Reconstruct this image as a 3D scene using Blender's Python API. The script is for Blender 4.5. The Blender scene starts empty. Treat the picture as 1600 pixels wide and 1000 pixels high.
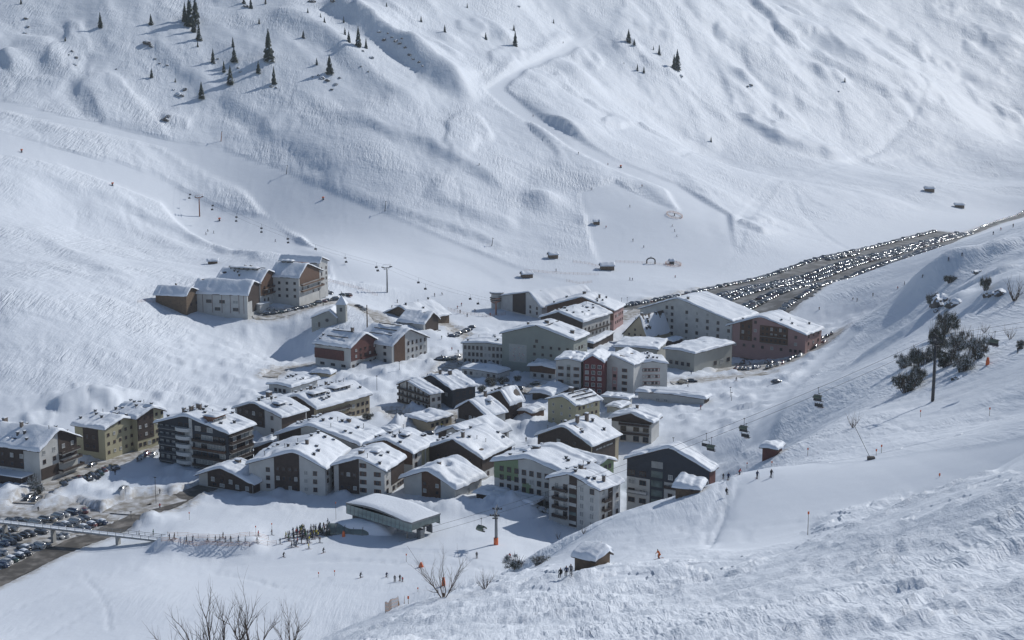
import bpy, bmesh, math, random
import numpy as np
from mathutils import Vector, Matrix

# ---------------------------------------------------------------- camera, sky, sun, exposure
S = bpy.context.scene
COL = S.collection
W0, H0, F = 1600.0, 1000.0, 2222.0
CAMZ = 132.0
PITCH = math.atan((500 - 92) / F)
cd = bpy.data.cameras.new('camera'); cam = bpy.data.objects.new('camera', cd); COL.objects.link(cam)
cam.location = (0, 0, CAMZ); cam.rotation_euler = (math.pi / 2 - PITCH, 0, 0)
cd.sensor_width = 36; cd.lens = 36 * F / W0; cd.clip_start = 1; cd.clip_end = 12000
S.camera = cam
SUN_EL = math.radians(35.5); SUN_DIR = Vector((0.76, 0.65, 0)).normalized()
world = bpy.data.worlds.new('World'); S.world = world; world.use_nodes = True
wn = world.node_tree; bg = wn.nodes['Background']
sky = wn.nodes.new('ShaderNodeTexSky'); sky.sky_type = 'NISHITA'; sky.sun_disc = False
sky.sun_elevation = SUN_EL; sky.sun_rotation = math.atan2(SUN_DIR.x, SUN_DIR.y)
sky.altitude = 1700; sky.dust_density = 0.6; sky.ozone_density = 1.4
wn.links.new(sky.outputs[0], bg.inputs[0]); bg.inputs[1].default_value = 0.080
sd = bpy.data.lights.new('sun', 'SUN'); sun = bpy.data.objects.new('sun', sd); COL.objects.link(sun)
sd.energy = 3.4; sd.angle = math.radians(0.5); sd.color = (1, 0.98, 0.94)
tosun = Vector((SUN_DIR.x * math.cos(SUN_EL), SUN_DIR.y * math.cos(SUN_EL), math.sin(SUN_EL)))
sun.rotation_euler = tosun.to_track_quat('Z', 'Y').to_euler()
S.view_settings.view_transform = 'Standard'; S.view_settings.look = 'None'
S.view_settings.exposure = 0.0; S.view_settings.gamma = 1; S.view_settings.use_curve_mapping = False
S.render.engine = 'CYCLES'
S.cycles.use_denoising = True
S.cycles.max_bounces = 5; S.cycles.diffuse_bounces = 3; S.cycles.glossy_bounces = 2
S.cycles.sample_clamp_indirect = 4.0
R = random.Random(7)

# ---------------------------------------------------------------- pixel -> place
SP, CP = math.sin(PITCH), math.cos(PITCH)
def ray(u, v):
    a = (u - 800) / F; b = (500 - v) / F
    return np.array([a, CP + b * SP, -SP + b * CP])
def at_depth(u, v, D):            # D = horizontal distance along y
    r = ray(u, v); k = D / r[1]
    return np.array([r[0] * k, D, CAMZ + r[2] * k])
def at_z(u, v, z):
    r = ray(u, v); k = (z - CAMZ) / r[2]
    return np.array([r[0] * k, r[1] * k, z])

# ---------------------------------------------------------------- terrain heights
def _hash(ix, iy, seed):
    h = (ix.astype(np.int64) * 374761393 + iy.astype(np.int64) * 668265263 + seed * 1442695041) & 0xFFFFFFFF
    h = ((h ^ (h >> 13)) * 1274126177) & 0xFFFFFFFF
    h = h ^ (h >> 16)
    return (h & 0xFFFFFF) / float(0xFFFFFF) * 2 - 1
def vnoise(x, y, seed=0):
    ix = np.floor(x); iy = np.floor(y); fx = x - ix; fy = y - iy
    fx = fx * fx * fx * (fx * (fx * 6 - 15) + 10); fy = fy * fy * fy * (fy * (fy * 6 - 15) + 10)
    ix = ix.astype(np.int64); iy = iy.astype(np.int64)
    a = _hash(ix, iy, seed); b = _hash(ix + 1, iy, seed); c = _hash(ix, iy + 1, seed); d = _hash(ix + 1, iy + 1, seed)
    return (a * (1 - fx) + b * fx) * (1 - fy) + (c * (1 - fx) + d * fx) * fy
def fbm(x, y, oct=4, seed=0, gain=.5):
    s = 0; a = 1; t = 0
    for o in range(oct):
        c, q = math.cos(.6 * o), math.sin(.6 * o)
        s = s + a * vnoise(x * c - y * q, x * q + y * c, seed + o * 17); t += a; a *= gain; x = x * 2.03; y = y * 2.03
    return s / t * 1.6
def sstep(a, b, x):
    t = np.clip((x - a) / (b - a), 0, 1); return t * t * (3 - 2 * t)

# control points: floor (u, v, z) ; slopes (u, v, D) ; hidden ground (u, D, z)
FLOOR = [(0,760,0),(0,905,0),(60,840,0),(250,780,0),(400,790,0),(520,800,0),(620,850,1),(480,868,0),(330,872,0),(150,740,0),
 (240,705,0),(560,620,0),(640,655,0),(760,600,0),(850,650,0),(900,600,0),(1000,620,0),(1090,600,1),(1110,650,3),(1000,700,0),
 (700,560,0),(760,520,0),(900,540,0),(1000,570,0),(1100,580,0),(1200,580,2),(1260,548,1),(1000,490,0),(1100,470,0),(1200,447,0),(1300,420,0),
 (1200,480,0),(1380,395,0),(1450,368,0),(1510,362,0),(1590,333,0),(200,930,5),(0,965,4),(300,1000,8),(100,1000,7),(480,950,6),(560,900,4),(650,900,5),
 (0,668,2),(200,645,2),(430,600,1),(490,585,0),(640,490,0),(700,495,0),(760,480,0),(850,800,0),(700,740,0),(775,852,4),
 (560,760,0),(330,760,0),(60,720,0),(120,860,0),(230,830,0),(330,845,2.5),(262,846,2.5),(430,848,1)]
SLOPE = [(640,948,215),(560,975,205),(500,1000,195),(830,888,245),(740,915,235),(800,1000,140),(1200,1000,108),(1600,1000,84),(1600,900,118),(1400,950,110),
 (1200,900,158),(1000,925,178),(1000,872,220),(1100,862,228),(1260,838,212),(1400,800,212),(1600,740,215),(1600,640,300),
 (1457,627,353),(1300,720,290),(1205,748,274),(1120,768,297),(1160,738,290),(1000,830,262),(950,806,292),(900,835,290),(885,862,262),(925,885,236),
 (820,872,300),(740,882,345),(1150,702,447),(1180,640,503),(1250,585,565),(1200,713,340),(1300,660,370),
 (1300,600,450),(1350,560,525),(1400,600,400),(1400,520,570),(1330,500,700),(1450,490,520),(1450,430,620),(1560,430,540),
 (1600,500,440),(1530,560,385),(1600,352,790),(1500,381,790),(1400,414,800),(1330,445,760),(1270,475,745),(1550,380,680),
 (0,560,560),(0,450,625),(200,560,578),(200,460,668),(300,600,560),(400,560,622),(400,505,665),(250,500,648),(430,530,660),(440,497,675),
 (500,480,692),(350,492,676),(515,517,648),(470,560,640),(560,482,702),(605,457,762),(800,440,835),(900,442,832),(1000,442,826),(1060,418,886),
 (1060,340,985),(940,290,1030),(850,330,975),(700,400,868),(600,380,878),(500,330,935),(500,400,800),(312,338,925),(340,412,795),
 (100,350,835),(0,350,785),(0,260,862),(0,160,985),(0,60,1085),(0,0,1150),(200,160,1035),(400,160,1065),(420,80,1125),(600,160,1095),
 (600,60,1210),(600,250,995),(800,250,1045),(800,150,1185),(900,50,1450),(1000,200,1230),(1000,100,1430),(1100,238,1330),(1200,130,1570),
 (1340,250,1480),(1450,280,1380),(1600,280,1490),(1300,300,1200),(1200,350,1035),(1150,420,888),(1380,350,1110),(1452,300,1290),
 (1600,220,1750),(1440,120,1780),(1600,100,2000),(1300,50,1820),(400,0,1210),(800,0,1430),(1200,0,1900),(1600,0,2230),(200,260,940),(300,100,1100)]
HID = [(500,262,14),(400,250,20),(640,280,12),(740,290,14),(830,330,9),(950,345,6),(1050,385,1),(1110,400,3),(1110,345,22),(1500,900,8),(1600,950,14),(1400,300,50),(1250,330,38),
 (1400,830,3),(800,60,98),(1600,40,112),(0,150,58),(0,220,26),(300,200,38),(345,120,78),(200,112,76),(0,112,72),(-300,200,40),(-300,400,0),(-400,600,10),(-400,900,90),(1900,200,95),(1900,300,85),(2000,500,75),(2000,800,75),(2000,1100,80),
 (2000,1500,160),(0,1450,310),(400,1500,330),(800,1700,340),(1200,2350,420),(1600,2700,440),(0,1900,520),(800,2200,560),(1600,2900,520),(-500,1400,300),(2300,2500,420),(-600,900,120)]
pts = [at_z(u, v, z) for u, v, z in FLOOR] + [at_depth(u, v, D) for u, v, D in SLOPE] + \
      [np.array([(u - 800) / F * D, D, z]) for u, D, z in HID] + [np.array(p, float) for p in
      [(0, 0, 127), (0, -60, 142), (60, 0, 130), (-60, 0, 112), (-150, -50, 100), (160, 0, 150), (200, 150, 140), (100, -100, 160), (0, 30, 114)]]
P = np.array(pts); C2 = P[:, :2] / 1000.0
def tps_phi(r2): return np.where(r2 > 1e-12, 0.5 * r2 * np.log(np.maximum(r2, 1e-12)), 0)
def tps_fit(C, z, lam):
    n = len(C); K = tps_phi(((C[:, None] - C[None]) ** 2).sum(2)) + lam * np.eye(n)
    A = np.zeros((n + 3, n + 3)); A[:n, :n] = K; A[:n, n] = 1; A[:n, n + 1:] = C; A[n, :n] = 1; A[n + 1:, :n] = C.T
    return np.linalg.solve(A, np.r_[z, 0, 0, 0])
WT = tps_fit(C2, P[:, 2], 8e-6)
GX0, GX1, GY0, GY1, GS = -1500.0, 1900.0, -240.0, 3200.0, 6.0
gx = np.arange(GX0, GX1 + GS, GS); gy = np.arange(GY0, GY1 + GS, GS)
XX, YY = np.meshgrid(gx, gy); Q = np.stack([XX.ravel(), YY.ravel()], 1) / 1000
RZ = np.empty(len(Q))
for i in range(0, len(Q), 40000):
    q = Q[i:i + 40000]; r2 = ((q[:, None] - C2[None]) ** 2).sum(2)
    RZ[i:i + 40000] = tps_phi(r2) @ WT[:-3] + WT[-3] + q @ WT[-2:]
RZ = RZ.reshape(XX.shape)
def base_z(x, y):
    fx = np.clip((x - GX0) / GS, 0, len(gx) - 1.001); fy = np.clip((y - GY0) / GS, 0, len(gy) - 1.001)
    ix = fx.astype(int); iy = fy.astype(int); fx = fx - ix; fy = fy - iy
    return (RZ[iy, ix] * (1 - fx) + RZ[iy, ix + 1] * fx) * (1 - fy) + (RZ[iy + 1, ix] * (1 - fx) + RZ[iy + 1, ix + 1] * fx) * fy
def march(fn, u, v, d0=40.0, d1=2800.0):
    r = ray(u, v); D = np.geomspace(d0, d1, 1600); k = D / r[1]
    x = r[0] * k; z = CAMZ + r[2] * k; g = fn(x, D); b = np.nonzero(z <= g)[0]
    if len(b) == 0: i = 1590
    else: i = max(b[0], 1)
    a0 = z[i - 1] - g[i - 1]; a1 = z[i] - g[i]; t = a0 / (a0 - a1) if a0 != a1 else 0
    Dm = D[i - 1] + (D[i] - D[i - 1]) * t; xm = r[0] * Dm / r[1]
    return np.array([xm, Dm, float(fn(np.array([xm]), np.array([Dm]))[0])])

def poly_w(pp, d0=40.0):   # pixel polyline -> world xy on the smooth ground
    return np.array([march(base_z, u, v, d0)[:2] for u, v in pp])
def seg_dist(x, y, Pl):    # signed distance (left of direction positive) and arc parameter
    best = np.full(x.shape, 1e9); sg = np.zeros(x.shape); tt = np.zeros(x.shape)
    Ls = np.r_[0, np.cumsum(np.hypot(*np.diff(Pl, axis=0).T))]
    for i in range(len(Pl) - 1):
        a, b = Pl[i], Pl[i + 1]; d = b - a; l2 = d @ d + 1e-9
        t = np.clip(((x - a[0]) * d[0] + (y - a[1]) * d[1]) / l2, 0, 1)
        px = x - a[0] - t * d[0]; py = y - a[1] - t * d[1]; r = np.hypot(px, py); m = r < best
        best = np.where(m, r, best); sg = np.where(m, np.sign(d[0] * py - d[1] * px), sg)
        tt = np.where(m, (Ls[i] + t * math.sqrt(l2)) / Ls[-1], tt)
    return best * sg, tt
def chaikin(Pl, n=2):
    for _ in range(n):
        a = Pl[:-1] * .75 + Pl[1:] * .25; b = Pl[:-1] * .25 + Pl[1:] * .75
        m = np.empty((2 * len(a), 2)); m[0::2] = a; m[1::2] = b; Pl = np.vstack([Pl[:1], m, Pl[-1:]])
    return Pl
# scarps: polyline left->right in the picture; ground on its far side stands h higher, shaded face toward the village
SCARP = [ # pts, h, face width, decay
 ([(0,252),(110,285),(220,332),(330,375),(432,412)],4.2,9,50),
 ([(440,262),(520,292),(600,325),(690,350),(770,378),(810,398)],3.0,6,45),
 ([(395,190),(470,215),(520,250),(560,278)],4.5,14,60),
 ([(520,170),(600,205),(700,245),(760,275),(808,298)],7.5,15,80),
 ([(510,0),(570,42),(640,88),(700,130),(760,155)],24,26,50),
 ([(660,295),(720,318),(780,345),(815,352)],4.5,13,45),
 ([(1150,168),(1180,195),(1220,222),(1290,242),(1330,250)],14,18,60),
 ([(1205,168),(1240,190),(1265,200)],7,10,40),
 ([(1180,0),(1215,40),(1245,72),(1262,70)],15,20,70),
 ([(1262,78),(1310,108),(1370,135),(1405,160)],9,12,60),
 ([(1245,165),(1280,178),(1300,182)],4,8,35),
 ([(985,60),(1010,95),(1040,110),(1075,118)],6,9,35),
 ([(120,170),(200,200),(255,208),(300,222)],4,8,40),
 ([(250,182),(268,190),(300,198)],4,4,20),
 ([(0,78),(20,100),(30,108)],9,9,25),
 ([(230,60),(260,90),(300,125),(350,160)],5,16,45),
 ([(40,45),(75,75),(120,110),(160,160),(205,190)],6,22,60),
 ([(340,150),(380,170),(440,200)],4.5,16,50),
 ([(420,10),(470,40),(540,90),(600,140),(680,180)],10,26,60),
 ([(800,120),(840,170),(900,200),(960,215)],4,30,70),
 ([(820,150),(850,190),(940,225),(1010,235)],3,20,50),
 ([(930,130),(1000,160),(1080,200),(1130,235)],6,20,60),
 ([(1060,0),(1130,50),(1200,100),(1280,150)],7,26,80),
 ([(1300,0),(1400,60),(1500,110),(1600,150)],9,30,120),
 ([(1440,20),(1520,50),(1600,80)],8,30,120),
 ([(905,45),(860,70),(800,105),(760,140)],3.0,10,30),
 ([(1440,125),(1430,170),(1400,205),(1345,248)],-3.5,9,30),
 ([(1190,205),(1250,242),(1340,250),(1450,232),(1560,222),(1600,221)],1.5,5,25),
 ([(1050,265),(1100,300),(1130,345),(1140,395)],3.5,12,60),
 ([(905,292),(950,288),(1010,292),(1050,320),(1060,350)],5,14,40),
 ([(470,368),(485,388),(500,405),(560,425)],5,10,45),
 ([(640,390),(700,400),(770,420),(810,450)],2.5,8,50),
 ([(90,645),(120,632),(150,628),(190,634)],3.6,5,14),
 ([(120,300),(190,340),(250,370),(300,400)],3,16,60),
 ([(0,345),(80,372),(160,420),(240,460)],4,22,60),
 ([(290,430),(330,455),(420,480),(470,515)],1,8,30),
 ([(1110,855),(1128,820),(1148,775),(1165,742)],-1.3,2.5,9),
 ([(1262,836),(1262,815),(1300,800),(1420,780),(1600,735)],-1.2,3,20),
 ([(1230,600),(1290,560),(1340,520)],2,8,30),
 ([(1385,470),(1430,445),(1500,425)],4,9,22),
 ([(1340,565),(1400,530),(1470,480),(1530,455)],4.5,14,26),
 ([(225,858),(262,857),(330,860),(425,856)],4.6,3,12),
 ([(1480,465),(1540,440),(1600,415)],4,6,16),
 ([(1500,402),(1550,392),(1600,388)],3,6,20),
 ([(1150,352),(1180,362),(1200,370)],5,8,25),
 ([(1180,352),(1192,350),(1215,356)],3,5,15),
 ([(1060,295),(1130,310),(1200,322)],1.5,10,40),
 ([(1560,180),(1600,188)],9,14,50),
 ([(1490,150),(1540,180),(1590,205)],3,14,50),
]
SC = [(poly_w(p, 60), h, w, d) for p, h, w, d in SCARP]
SC = [(chaikin(p), h, w, d) for p, h, w, d in SC]
BUMP = [(850,322,14,7,7),(1168,132,13,9,9),(1285,124,15,8,8),(1310,130,13,8,8),(925,345,8,3.5,3),(880,215,22,7,12),(905,130,25,9,12),(560,425,24,4,12),
        (140,640,16,3,8),(1500,415,16,6,7),(1590,455,14,5,6),(650,100,12,5,6),(780,60,22,7,10),(700,70,14,5,8)]
BU = [(march(base_z, u, v, 60), r, h, ry) for u, v, r, h, ry in BUMP]
# village snow heaps (metres)
HEAPS = [(205,775,6,2),(185,790,5,1.6),(150,800,6,2.2),(232,775,5,1.5),(225,815,7,2.8),(95,790,8,2.2),(40,775,8,2.4),(130,765,6,2),(560,600,9,1.8),(590,605,9,1.6),(620,585,8,1.5),
  (650,690,6,2.2),(700,560,8,1.6),(680,540,9,1.6),(760,570,10,1.8),(855,700,5,1.6),(770,800,8,3.0),(820,800,8,2.6),(800,785,6,2),(690,800,7,2),(640,795,6,1.8),
  (720,790,6,1.8),(830,670,5,2),(1000,470,8,1.5),(1060,460,7,1.6),(1090,455,6,1.4),(560,830,7,1.6),(900,590,5,1.4),(605,578,10,1.6),(540,590,8,1.4),(740,660,4,1.5),(628,668,4.5,4.0),(616,672,3.5,2.5),(825,655,6,2.4),(845,690,4,2),(250,765,5,1.2)]
for k_ in range(70):
    HEAPS.append((R.choice([R.uniform(540,860),R.uniform(600,1120)]), R.uniform(540,720), R.uniform(2.0,5.0), R.uniform(.6,1.9)))
HP = [(at_z(u, v, 0), r, h) for u, v, r, h in HEAPS]

# roads: pixel polylines at floor level, half width (m), z offset
def flatline(pp, z=0): return chaikin(np.array([at_z(u, v, z)[:2] for u, v in pp]))
ROADS = {
 'road': (flatline([(-60,935),(0,903),(60,872),(110,850),(170,828),(235,796),(300,768),(345,752)]), 3.7, 'asphalt'),
 'side_road': (flatline([(262,788),(238,778),(205,790),(190,800)]), 6.0, 'dirty'),
 'street': (flatline([(40,785),(80,760),(140,730),(200,712),(262,694)]), 4.2, 'dirty'),
 'village_lane': (flatline([(596,700),(640,680),(690,662),(740,650)]), 2.6, 'dirty'),
 'square': (flatline([(612,640),(650,668),(700,655),(770,628),(828,612),(838,600)]), 3.0, 'dirty'),
 'upper_square': (flatline([(668,600),(700,572),(740,556),(765,548),(720,528),(692,512),(682,500)]), 3.2, 'dirty'),
 'east_lane': (flatline([(1050,600),(1090,598),(1140,592),(1200,590)]), 3.0, 'dirty'),
 'back_lane': (flatline([(960,500),(985,490),(1000,484)]), 3.0, 'dirty'),
 'hotel_drive': (None, 3.5, 'dirty'),
 'upper_lane': (flatline([(420,592),(440,576),(475,568),(520,566)]), 2.6, 'dirty'),
}
def on_slope(pp): return chaikin(poly_w(pp, 60))
ROADS['hotel_drive'] = (on_slope([(395,494),(430,492),(470,482),(520,471),(560,478),(590,492),(600,510)]), 3.6, 'dirty')
LOT = [at_z(u, v, 0)[:2] for u, v in [(965,483),(1066,461),(1200,432),(1330,398),(1440,366),(1462,361),(1505,364),(1560,347.5),(1612,329.5),(1625,331),(1560,351.5),(1500,374),(1452,405),(1380,430),(1290,462),(1238,486),(1180,500),(1080,498)]]
LOT = np.array(LOT)
NLOT = np.array([at_z(u, v, 0)[:2] for u, v in [(-40,800),(60,795),(120,782),(165,800),(170,818),(110,838),(55,868),(-40,905)]])
PLOT = np.array([at_z(u, v, 0)[:2] for u, v in [(1130,562),(1150,556),(1250,560),(1262,540),(1318,534),(1310,552),(1250,572),(1200,585),(1120,580)]])
def in_poly(x, y, poly):
    c = np.zeros(x.shape, bool); j = len(poly) - 1
    for i in range(len(poly)):
        xi, yi = poly[i]; xj, yj = poly[j]
        if yi != yj: c ^= ((yi > y) != (yj > y)) & (x < (xj - xi) * (y - yi) / (yj - yi) + xi)
        j = i
    return c
def poly_edge(x, y, poly):   # signed: negative inside
    d, _ = seg_dist(x, y, np.vstack([poly, poly[:1]])); d = np.abs(d); return np.where(in_poly(x, y, poly), -d, d)
PISTE = [poly_w(p, 60) for p in [
  [(1100,862),(1125,815),(1150,765),(1170,735),(1300,725),(1450,705),(1640,670),(1640,730),(1420,772),(1270,805),(1260,838)],
  [(1160,700),(1185,655),(1215,610),(1290,550),(1330,510),(1345,515),(1300,560),(1240,610),(1215,660),(1205,700)],
  [(-30,150),(100,180),(240,212),(350,232),(440,262),(520,300),(600,332),(760,400),(900,440),(800,450),(640,455),(520,440),(470,370),(380,300),(250,230),(100,198),(-30,166)],
  [(-30,240),(100,262),(250,320),(430,400),(520,440),(520,400),(430,340),(250,275),(100,235),(-30,200)],
  [(905,50),(935,48),(830,110),(790,140),(850,190),(960,250),(1060,290),(1140,340),(1150,400),(1120,430),(960,435),(930,400),(905,300),(960,285),(1060,330),(1040,300),(900,240),(790,170),(755,140)],
  [(640,860),(430,870),(230,880),(250,905),(480,900),(640,905),(800,880),(800,845)]]]
_fine = {}
def relief(x, y):
    """everything on top of the smooth ground, in metres"""
    z = np.zeros(x.shape)
    for Pl, h, w, dec in SC:
        m = (x > Pl[:, 0].min() - 3 * dec) & (x < Pl[:, 0].max() + 3 * dec) & (y > Pl[:, 1].min() - 3 * dec) & (y < Pl[:, 1].max() + 3 * dec)
        if not m.any(): continue
        xs, ys = x[m], y[m]
        wob = fbm(xs / (w * 2.2), ys / (w * 2.2), 3, 5) * w * .35
        d, t = seg_dist(xs, ys, Pl); d = d + wob
        sgn = 1.0
        prof = sstep(-w, 0, d) * np.exp(-np.maximum(d, 0) / dec * 1.6)
        z[m] += h * .66 * prof * sstep(0, .16, t) * sstep(1, .84, t)
    for c, r, h, ry in BU:
        q = ((x - c[0]) / r) ** 2 + ((y - c[1] - ry) / r) ** 2; z = z + h * np.exp(-q * 1.3)
    floor = sstep(14, 3, base_z(x, y)) * sstep(900, 780, y) * sstep(330, 360, y)
    for c, r, h in HP:
        q = ((x - c[0]) / r) ** 2 + ((y - c[1]) / (r * .8)) ** 2; m = q < 6
        z[m] += h * np.exp(-q[m] * 1.1) * (1 + .45 * fbm(x[m] / 3.0, y[m] / 3.0, 3, 9))
    d3 = y
    # mountain side: gullies that run down to the right
    mt = sstep(900, 1080, y + .25 * x + 60) ; b = base_z(x, y)
    e_ = 15.0; gr = np.hypot(base_z(x + e_, y) - base_z(x - e_, y), base_z(x, y + e_) - base_z(x, y - e_)) / (2 * e_)
    mt = mt * sstep(38, 75, b) * sstep(.13, .27, gr)
    a1 = .50; gxx = x * math.cos(a1) + y * math.sin(a1); gyy = -x * math.sin(a1) + y * math.cos(a1)
    wq = 30 * fbm(x / 130, y / 130, 2, 19); br = .35 + .65 * sstep(-.25, .4, fbm(x / 210, y / 210, 2, 23))
    z = z + mt * br * (fbm((gxx + wq) / 75, (gyy + wq) / 170, 4, 21, .5) * 5.0 + fbm((gxx - wq) / 21, gyy / 38, 3, 31) * .7)
    z = z + mt * sstep(.28, .55, fbm((x + wq) / 48, (y - wq) / 60, 3, 27)) * 2.6
    # the gentle slopes
    mid = sstep(620, 800, y) * (1 - mt) * sstep(2, 12, b)
    z = z + mid * (fbm(gxx / 70, gyy / 120, 3, 41) * 1.7 + fbm(gxx / 22, gyy / 44, 3, 43) * .42)
    left = sstep(-80, -130, x) * sstep(520, 545, y) * sstep(760, 700, y)
    z = z + left * (fbm(x / 24, y / 24, 3, 51) * .5 + .17 * vnoise(x / 3.4, y / 4.2, 53))
    # right hand hillside
    rh = sstep(120, 175, x + (y - 300) * -.10) * sstep(250, 300, y) * sstep(760, 650, y)
    z = z + rh * (fbm(x / 26, y / 26, 4, 61) * 1.3 + fbm((x * .5 + y * .86) / 14, (x * .86 - y * .5) / 3.4, 3, 63) * .2)
    vil = floor * sstep(-200, -170, x) * sstep(225, 190, x) * sstep(395, 420, y) * sstep(730, 690, y)
    z = z + floor * fbm(x / 14, y / 14, 4, 71) * .32 + vil * (np.maximum(0, fbm(x / 6.5, y / 6.5, 4, 73) - .05) * 1.7 + np.maximum(0, fbm(x / 2.4, y / 2.4, 3, 75)) * .28)
    # churned snow nearest the camera
    ro = rough_mask(x, y)
    near = sstep(330, 200, y)
    z = z + near * fbm(x / 30, y / 30, 3, 81) * .8
    rx = x * .90 + y * .43; ryy = -x * .43 + y * .90
    wx = rx + 1.5 * fbm(x / 4, y / 4, 2, 91); wy = ryy + 1.5 * fbm(x / 4, y / 4, 2, 92)
    r1 = 1 - np.abs(fbm(wx / 5.5, wy / 3.2, 3, 83, .55)); r2 = fbm(wx / 1.7, wy / 1.25, 3, 87, .6)
    amp = .35 + .65 * sstep(-.3, .45, fbm(x / 13, y / 9, 3, 95))
    c1 = sstep(-.05, .3, fbm(wx / 2.3, wy / 1.5, 3, 97, .6)); c2 = sstep(.0, .3, fbm(wx / 1.1, wy / .9, 3, 98, .6)); tk = fbm(rx / 9, ryy / 1.3, 2, 99)
    z = z + ro * (amp * (c1 * .34 + c2 * .15 + r2 * .13) + .14 * tk + fbm(rx / 9, ryy / 5, 3, 89) * .50 + .45 * sstep(.0, .35, fbm(wx / 5, wy / 2.6, 3, 103)) * amp)
    return z
ROUGHP = [(420,1080),(490,1000),(640,943),(740,908),(830,890),(900,893),(985,885),(1060,876),(1110,862),(1262,838),(1300,800),(1420,775),(1640,728),(2100,700),(2100,1100),(2100,1500),(300,1500)]
_rp = []
for u, v in ROUGHP:
    if v <= 1000: _rp.append(march(base_z, min(u, 1700), v, 60)[:2])
_rp = _rp[0:]; _rp += [np.array([260., 150.]), np.array([260., -80.]), np.array([-160., -80.]), np.array([-75., 120.])]
ROUGHP = np.array(_rp)
def rough_mask(x, y):
    out = np.zeros(x.shape); m = (y < 330) & (x > -200)
    if m.any():
        d = poly_edge(x[m], y[m], ROUGHP); d = d + fbm(x[m] / 12, y[m] / 12, 4, 3) * 13
        out[m] = sstep(9, -13, d) * (.55 + .45 * sstep(-.5, .5, fbm(x[m] / 17, y[m] / 17, 3, 33)))
    return out
def paved(x, y):   # 1 on roads and lots
    k = np.zeros(x.shape)
    for n, (Pl, hw, _) in ROADS.items():
        m = (x > Pl[:, 0].min() - 20) & (x < Pl[:, 0].max() + 20) & (y > Pl[:, 1].min() - 20) & (y < Pl[:, 1].max() + 20)
        if m.any():
            d, _t = seg_dist(x[m], y[m], Pl); k[m] = np.maximum(k[m], sstep(hw + 1.2, hw, np.abs(d)))
    for poly in (LOT, NLOT, PLOT):
        m = (x > poly[:, 0].min() - 10) & (x < poly[:, 0].max() + 10) & (y > poly[:, 1].min() - 10) & (y < poly[:, 1].max() + 10)
        if m.any(): k[m] = np.maximum(k[m], sstep(1.5, 0, poly_edge(x[m], y[m], poly)))
    return k
def ground(x, y):
    x = np.atleast_1d(np.asarray(x, float)); y = np.atleast_1d(np.asarray(y, float))
    k = paved(x, y); pm = piste_mask(x, y); r = relief(x, y)
    return base_z(x, y) + r * (1 - k) * (1 - .72 * pm) - .55 * k
def piste_mask(x, y):
    out = np.zeros(x.shape)
    for p in PISTE:
        m = (x > p[:, 0].min() - 5) & (x < p[:, 0].max() + 5) & (y > p[:, 1].min() - 5) & (y < p[:, 1].max() + 5)
        if m.any(): out[m] = np.maximum(out[m], sstep(2, -3, poly_edge(x[m], y[m], p)))
    return out
def gz(x, y): return float(ground(x, y)[0])
def px(u, v, d0=60.0):      # point on the built ground seen at a pixel
    return Vector(march(ground_fast, u, v, d0))

# ---------------------------------------------------------------- ground mesh (a fan that widens with distance)
AX, AY = 20.0, -170.0
NC, NR = 880, 880
ang = np.radians(np.linspace(-34, 36, NC)); rad = np.geomspace(110, 3050, NR)
A, RR = np.meshgrid(ang, rad); VX = AX + np.sin(A) * RR; VY = AY + np.cos(A) * RR
fx, fy = VX.ravel(), VY.ravel(); VZ = ground(fx, fy).reshape(VX.shape)
# ski tracks pressed into the finished surface
_lr = math.log(110); _dr = (math.log(3050) - _lr) / (NR - 1); _da = (ang[-1] - ang[0]) / (NC - 1); TMASK = np.zeros(VX.shape)
def press(xy, depth, wide=0, rim=.4):
    xy = np.asarray(xy); 
    if len(xy) < 2: return
    seg = np.hypot(*np.diff(xy, axis=0).T); n = np.maximum(1, (seg / .35).astype(int)); o = []
    for i in range(len(seg)):
        t = np.arange(n[i])[:, None] / n[i]; o.append(xy[i] + (xy[i + 1] - xy[i]) * t)
    p = np.vstack(o); j = np.rint((np.arctan2(p[:, 0] - AX, p[:, 1] - AY) - ang[0]) / _da).astype(int); i = np.rint((np.log(np.hypot(p[:, 0] - AX, p[:, 1] - AY)) - _lr) / _dr).astype(int)
    ok = (j > 2) & (j < NC - 3) & (i > 2) & (i < NR - 3); i = i[ok]; j = j[ok]
    for w in range(-wide, wide + 1): TMASK[i, j + w] = np.minimum(TMASK[i, j + w], -depth)
    jr = j + wide + 1; m = TMASK[i, jr] >= 0; TMASK[i[m], jr[m]] = np.maximum(TMASK[i[m], jr[m]], depth * rim)
RT = random.Random(99)
def downhill(u, v, L_, amp, lam, d0=60, bias=0.0):
    p = march(base_z, u, v, d0)[:2]; out = [p.copy()]; ph = RT.uniform(0, 6.28); s_ = 0; st = 2.5; e = 8.0
    while s_ < L_:
        x, y = p; g = np.array([float(base_z(np.array([x + e]), np.array([y]))[0] - base_z(np.array([x - e]), np.array([y]))[0]), float(base_z(np.array([x]), np.array([y + e]))[0] - base_z(np.array([x]), np.array([y - e]))[0])])
        q = np.hypot(*g)
        if q < .9 : break
        a = math.atan2(-g[1], -g[0]) + amp * math.sin(ph + s_ / lam) + bias; p = p + st * np.array([math.cos(a), math.sin(a)]); out.append(p.copy()); s_ += st
    return out
for k in range(90): press(downhill(RT.uniform(-20, 430), RT.uniform(400, 560), RT.uniform(60, 170), RT.uniform(.3, 1.0), RT.uniform(4, 9), 300, RT.uniform(-.5, .5)), RT.uniform(.10, .22))
for k in range(150): press(downhill(RT.uniform(0, 1600), RT.uniform(2, 200), RT.uniform(100, 330), RT.uniform(.2, .9), RT.uniform(7, 18), 400, RT.uniform(-.5, .5)), RT.uniform(.2, .45))
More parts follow.
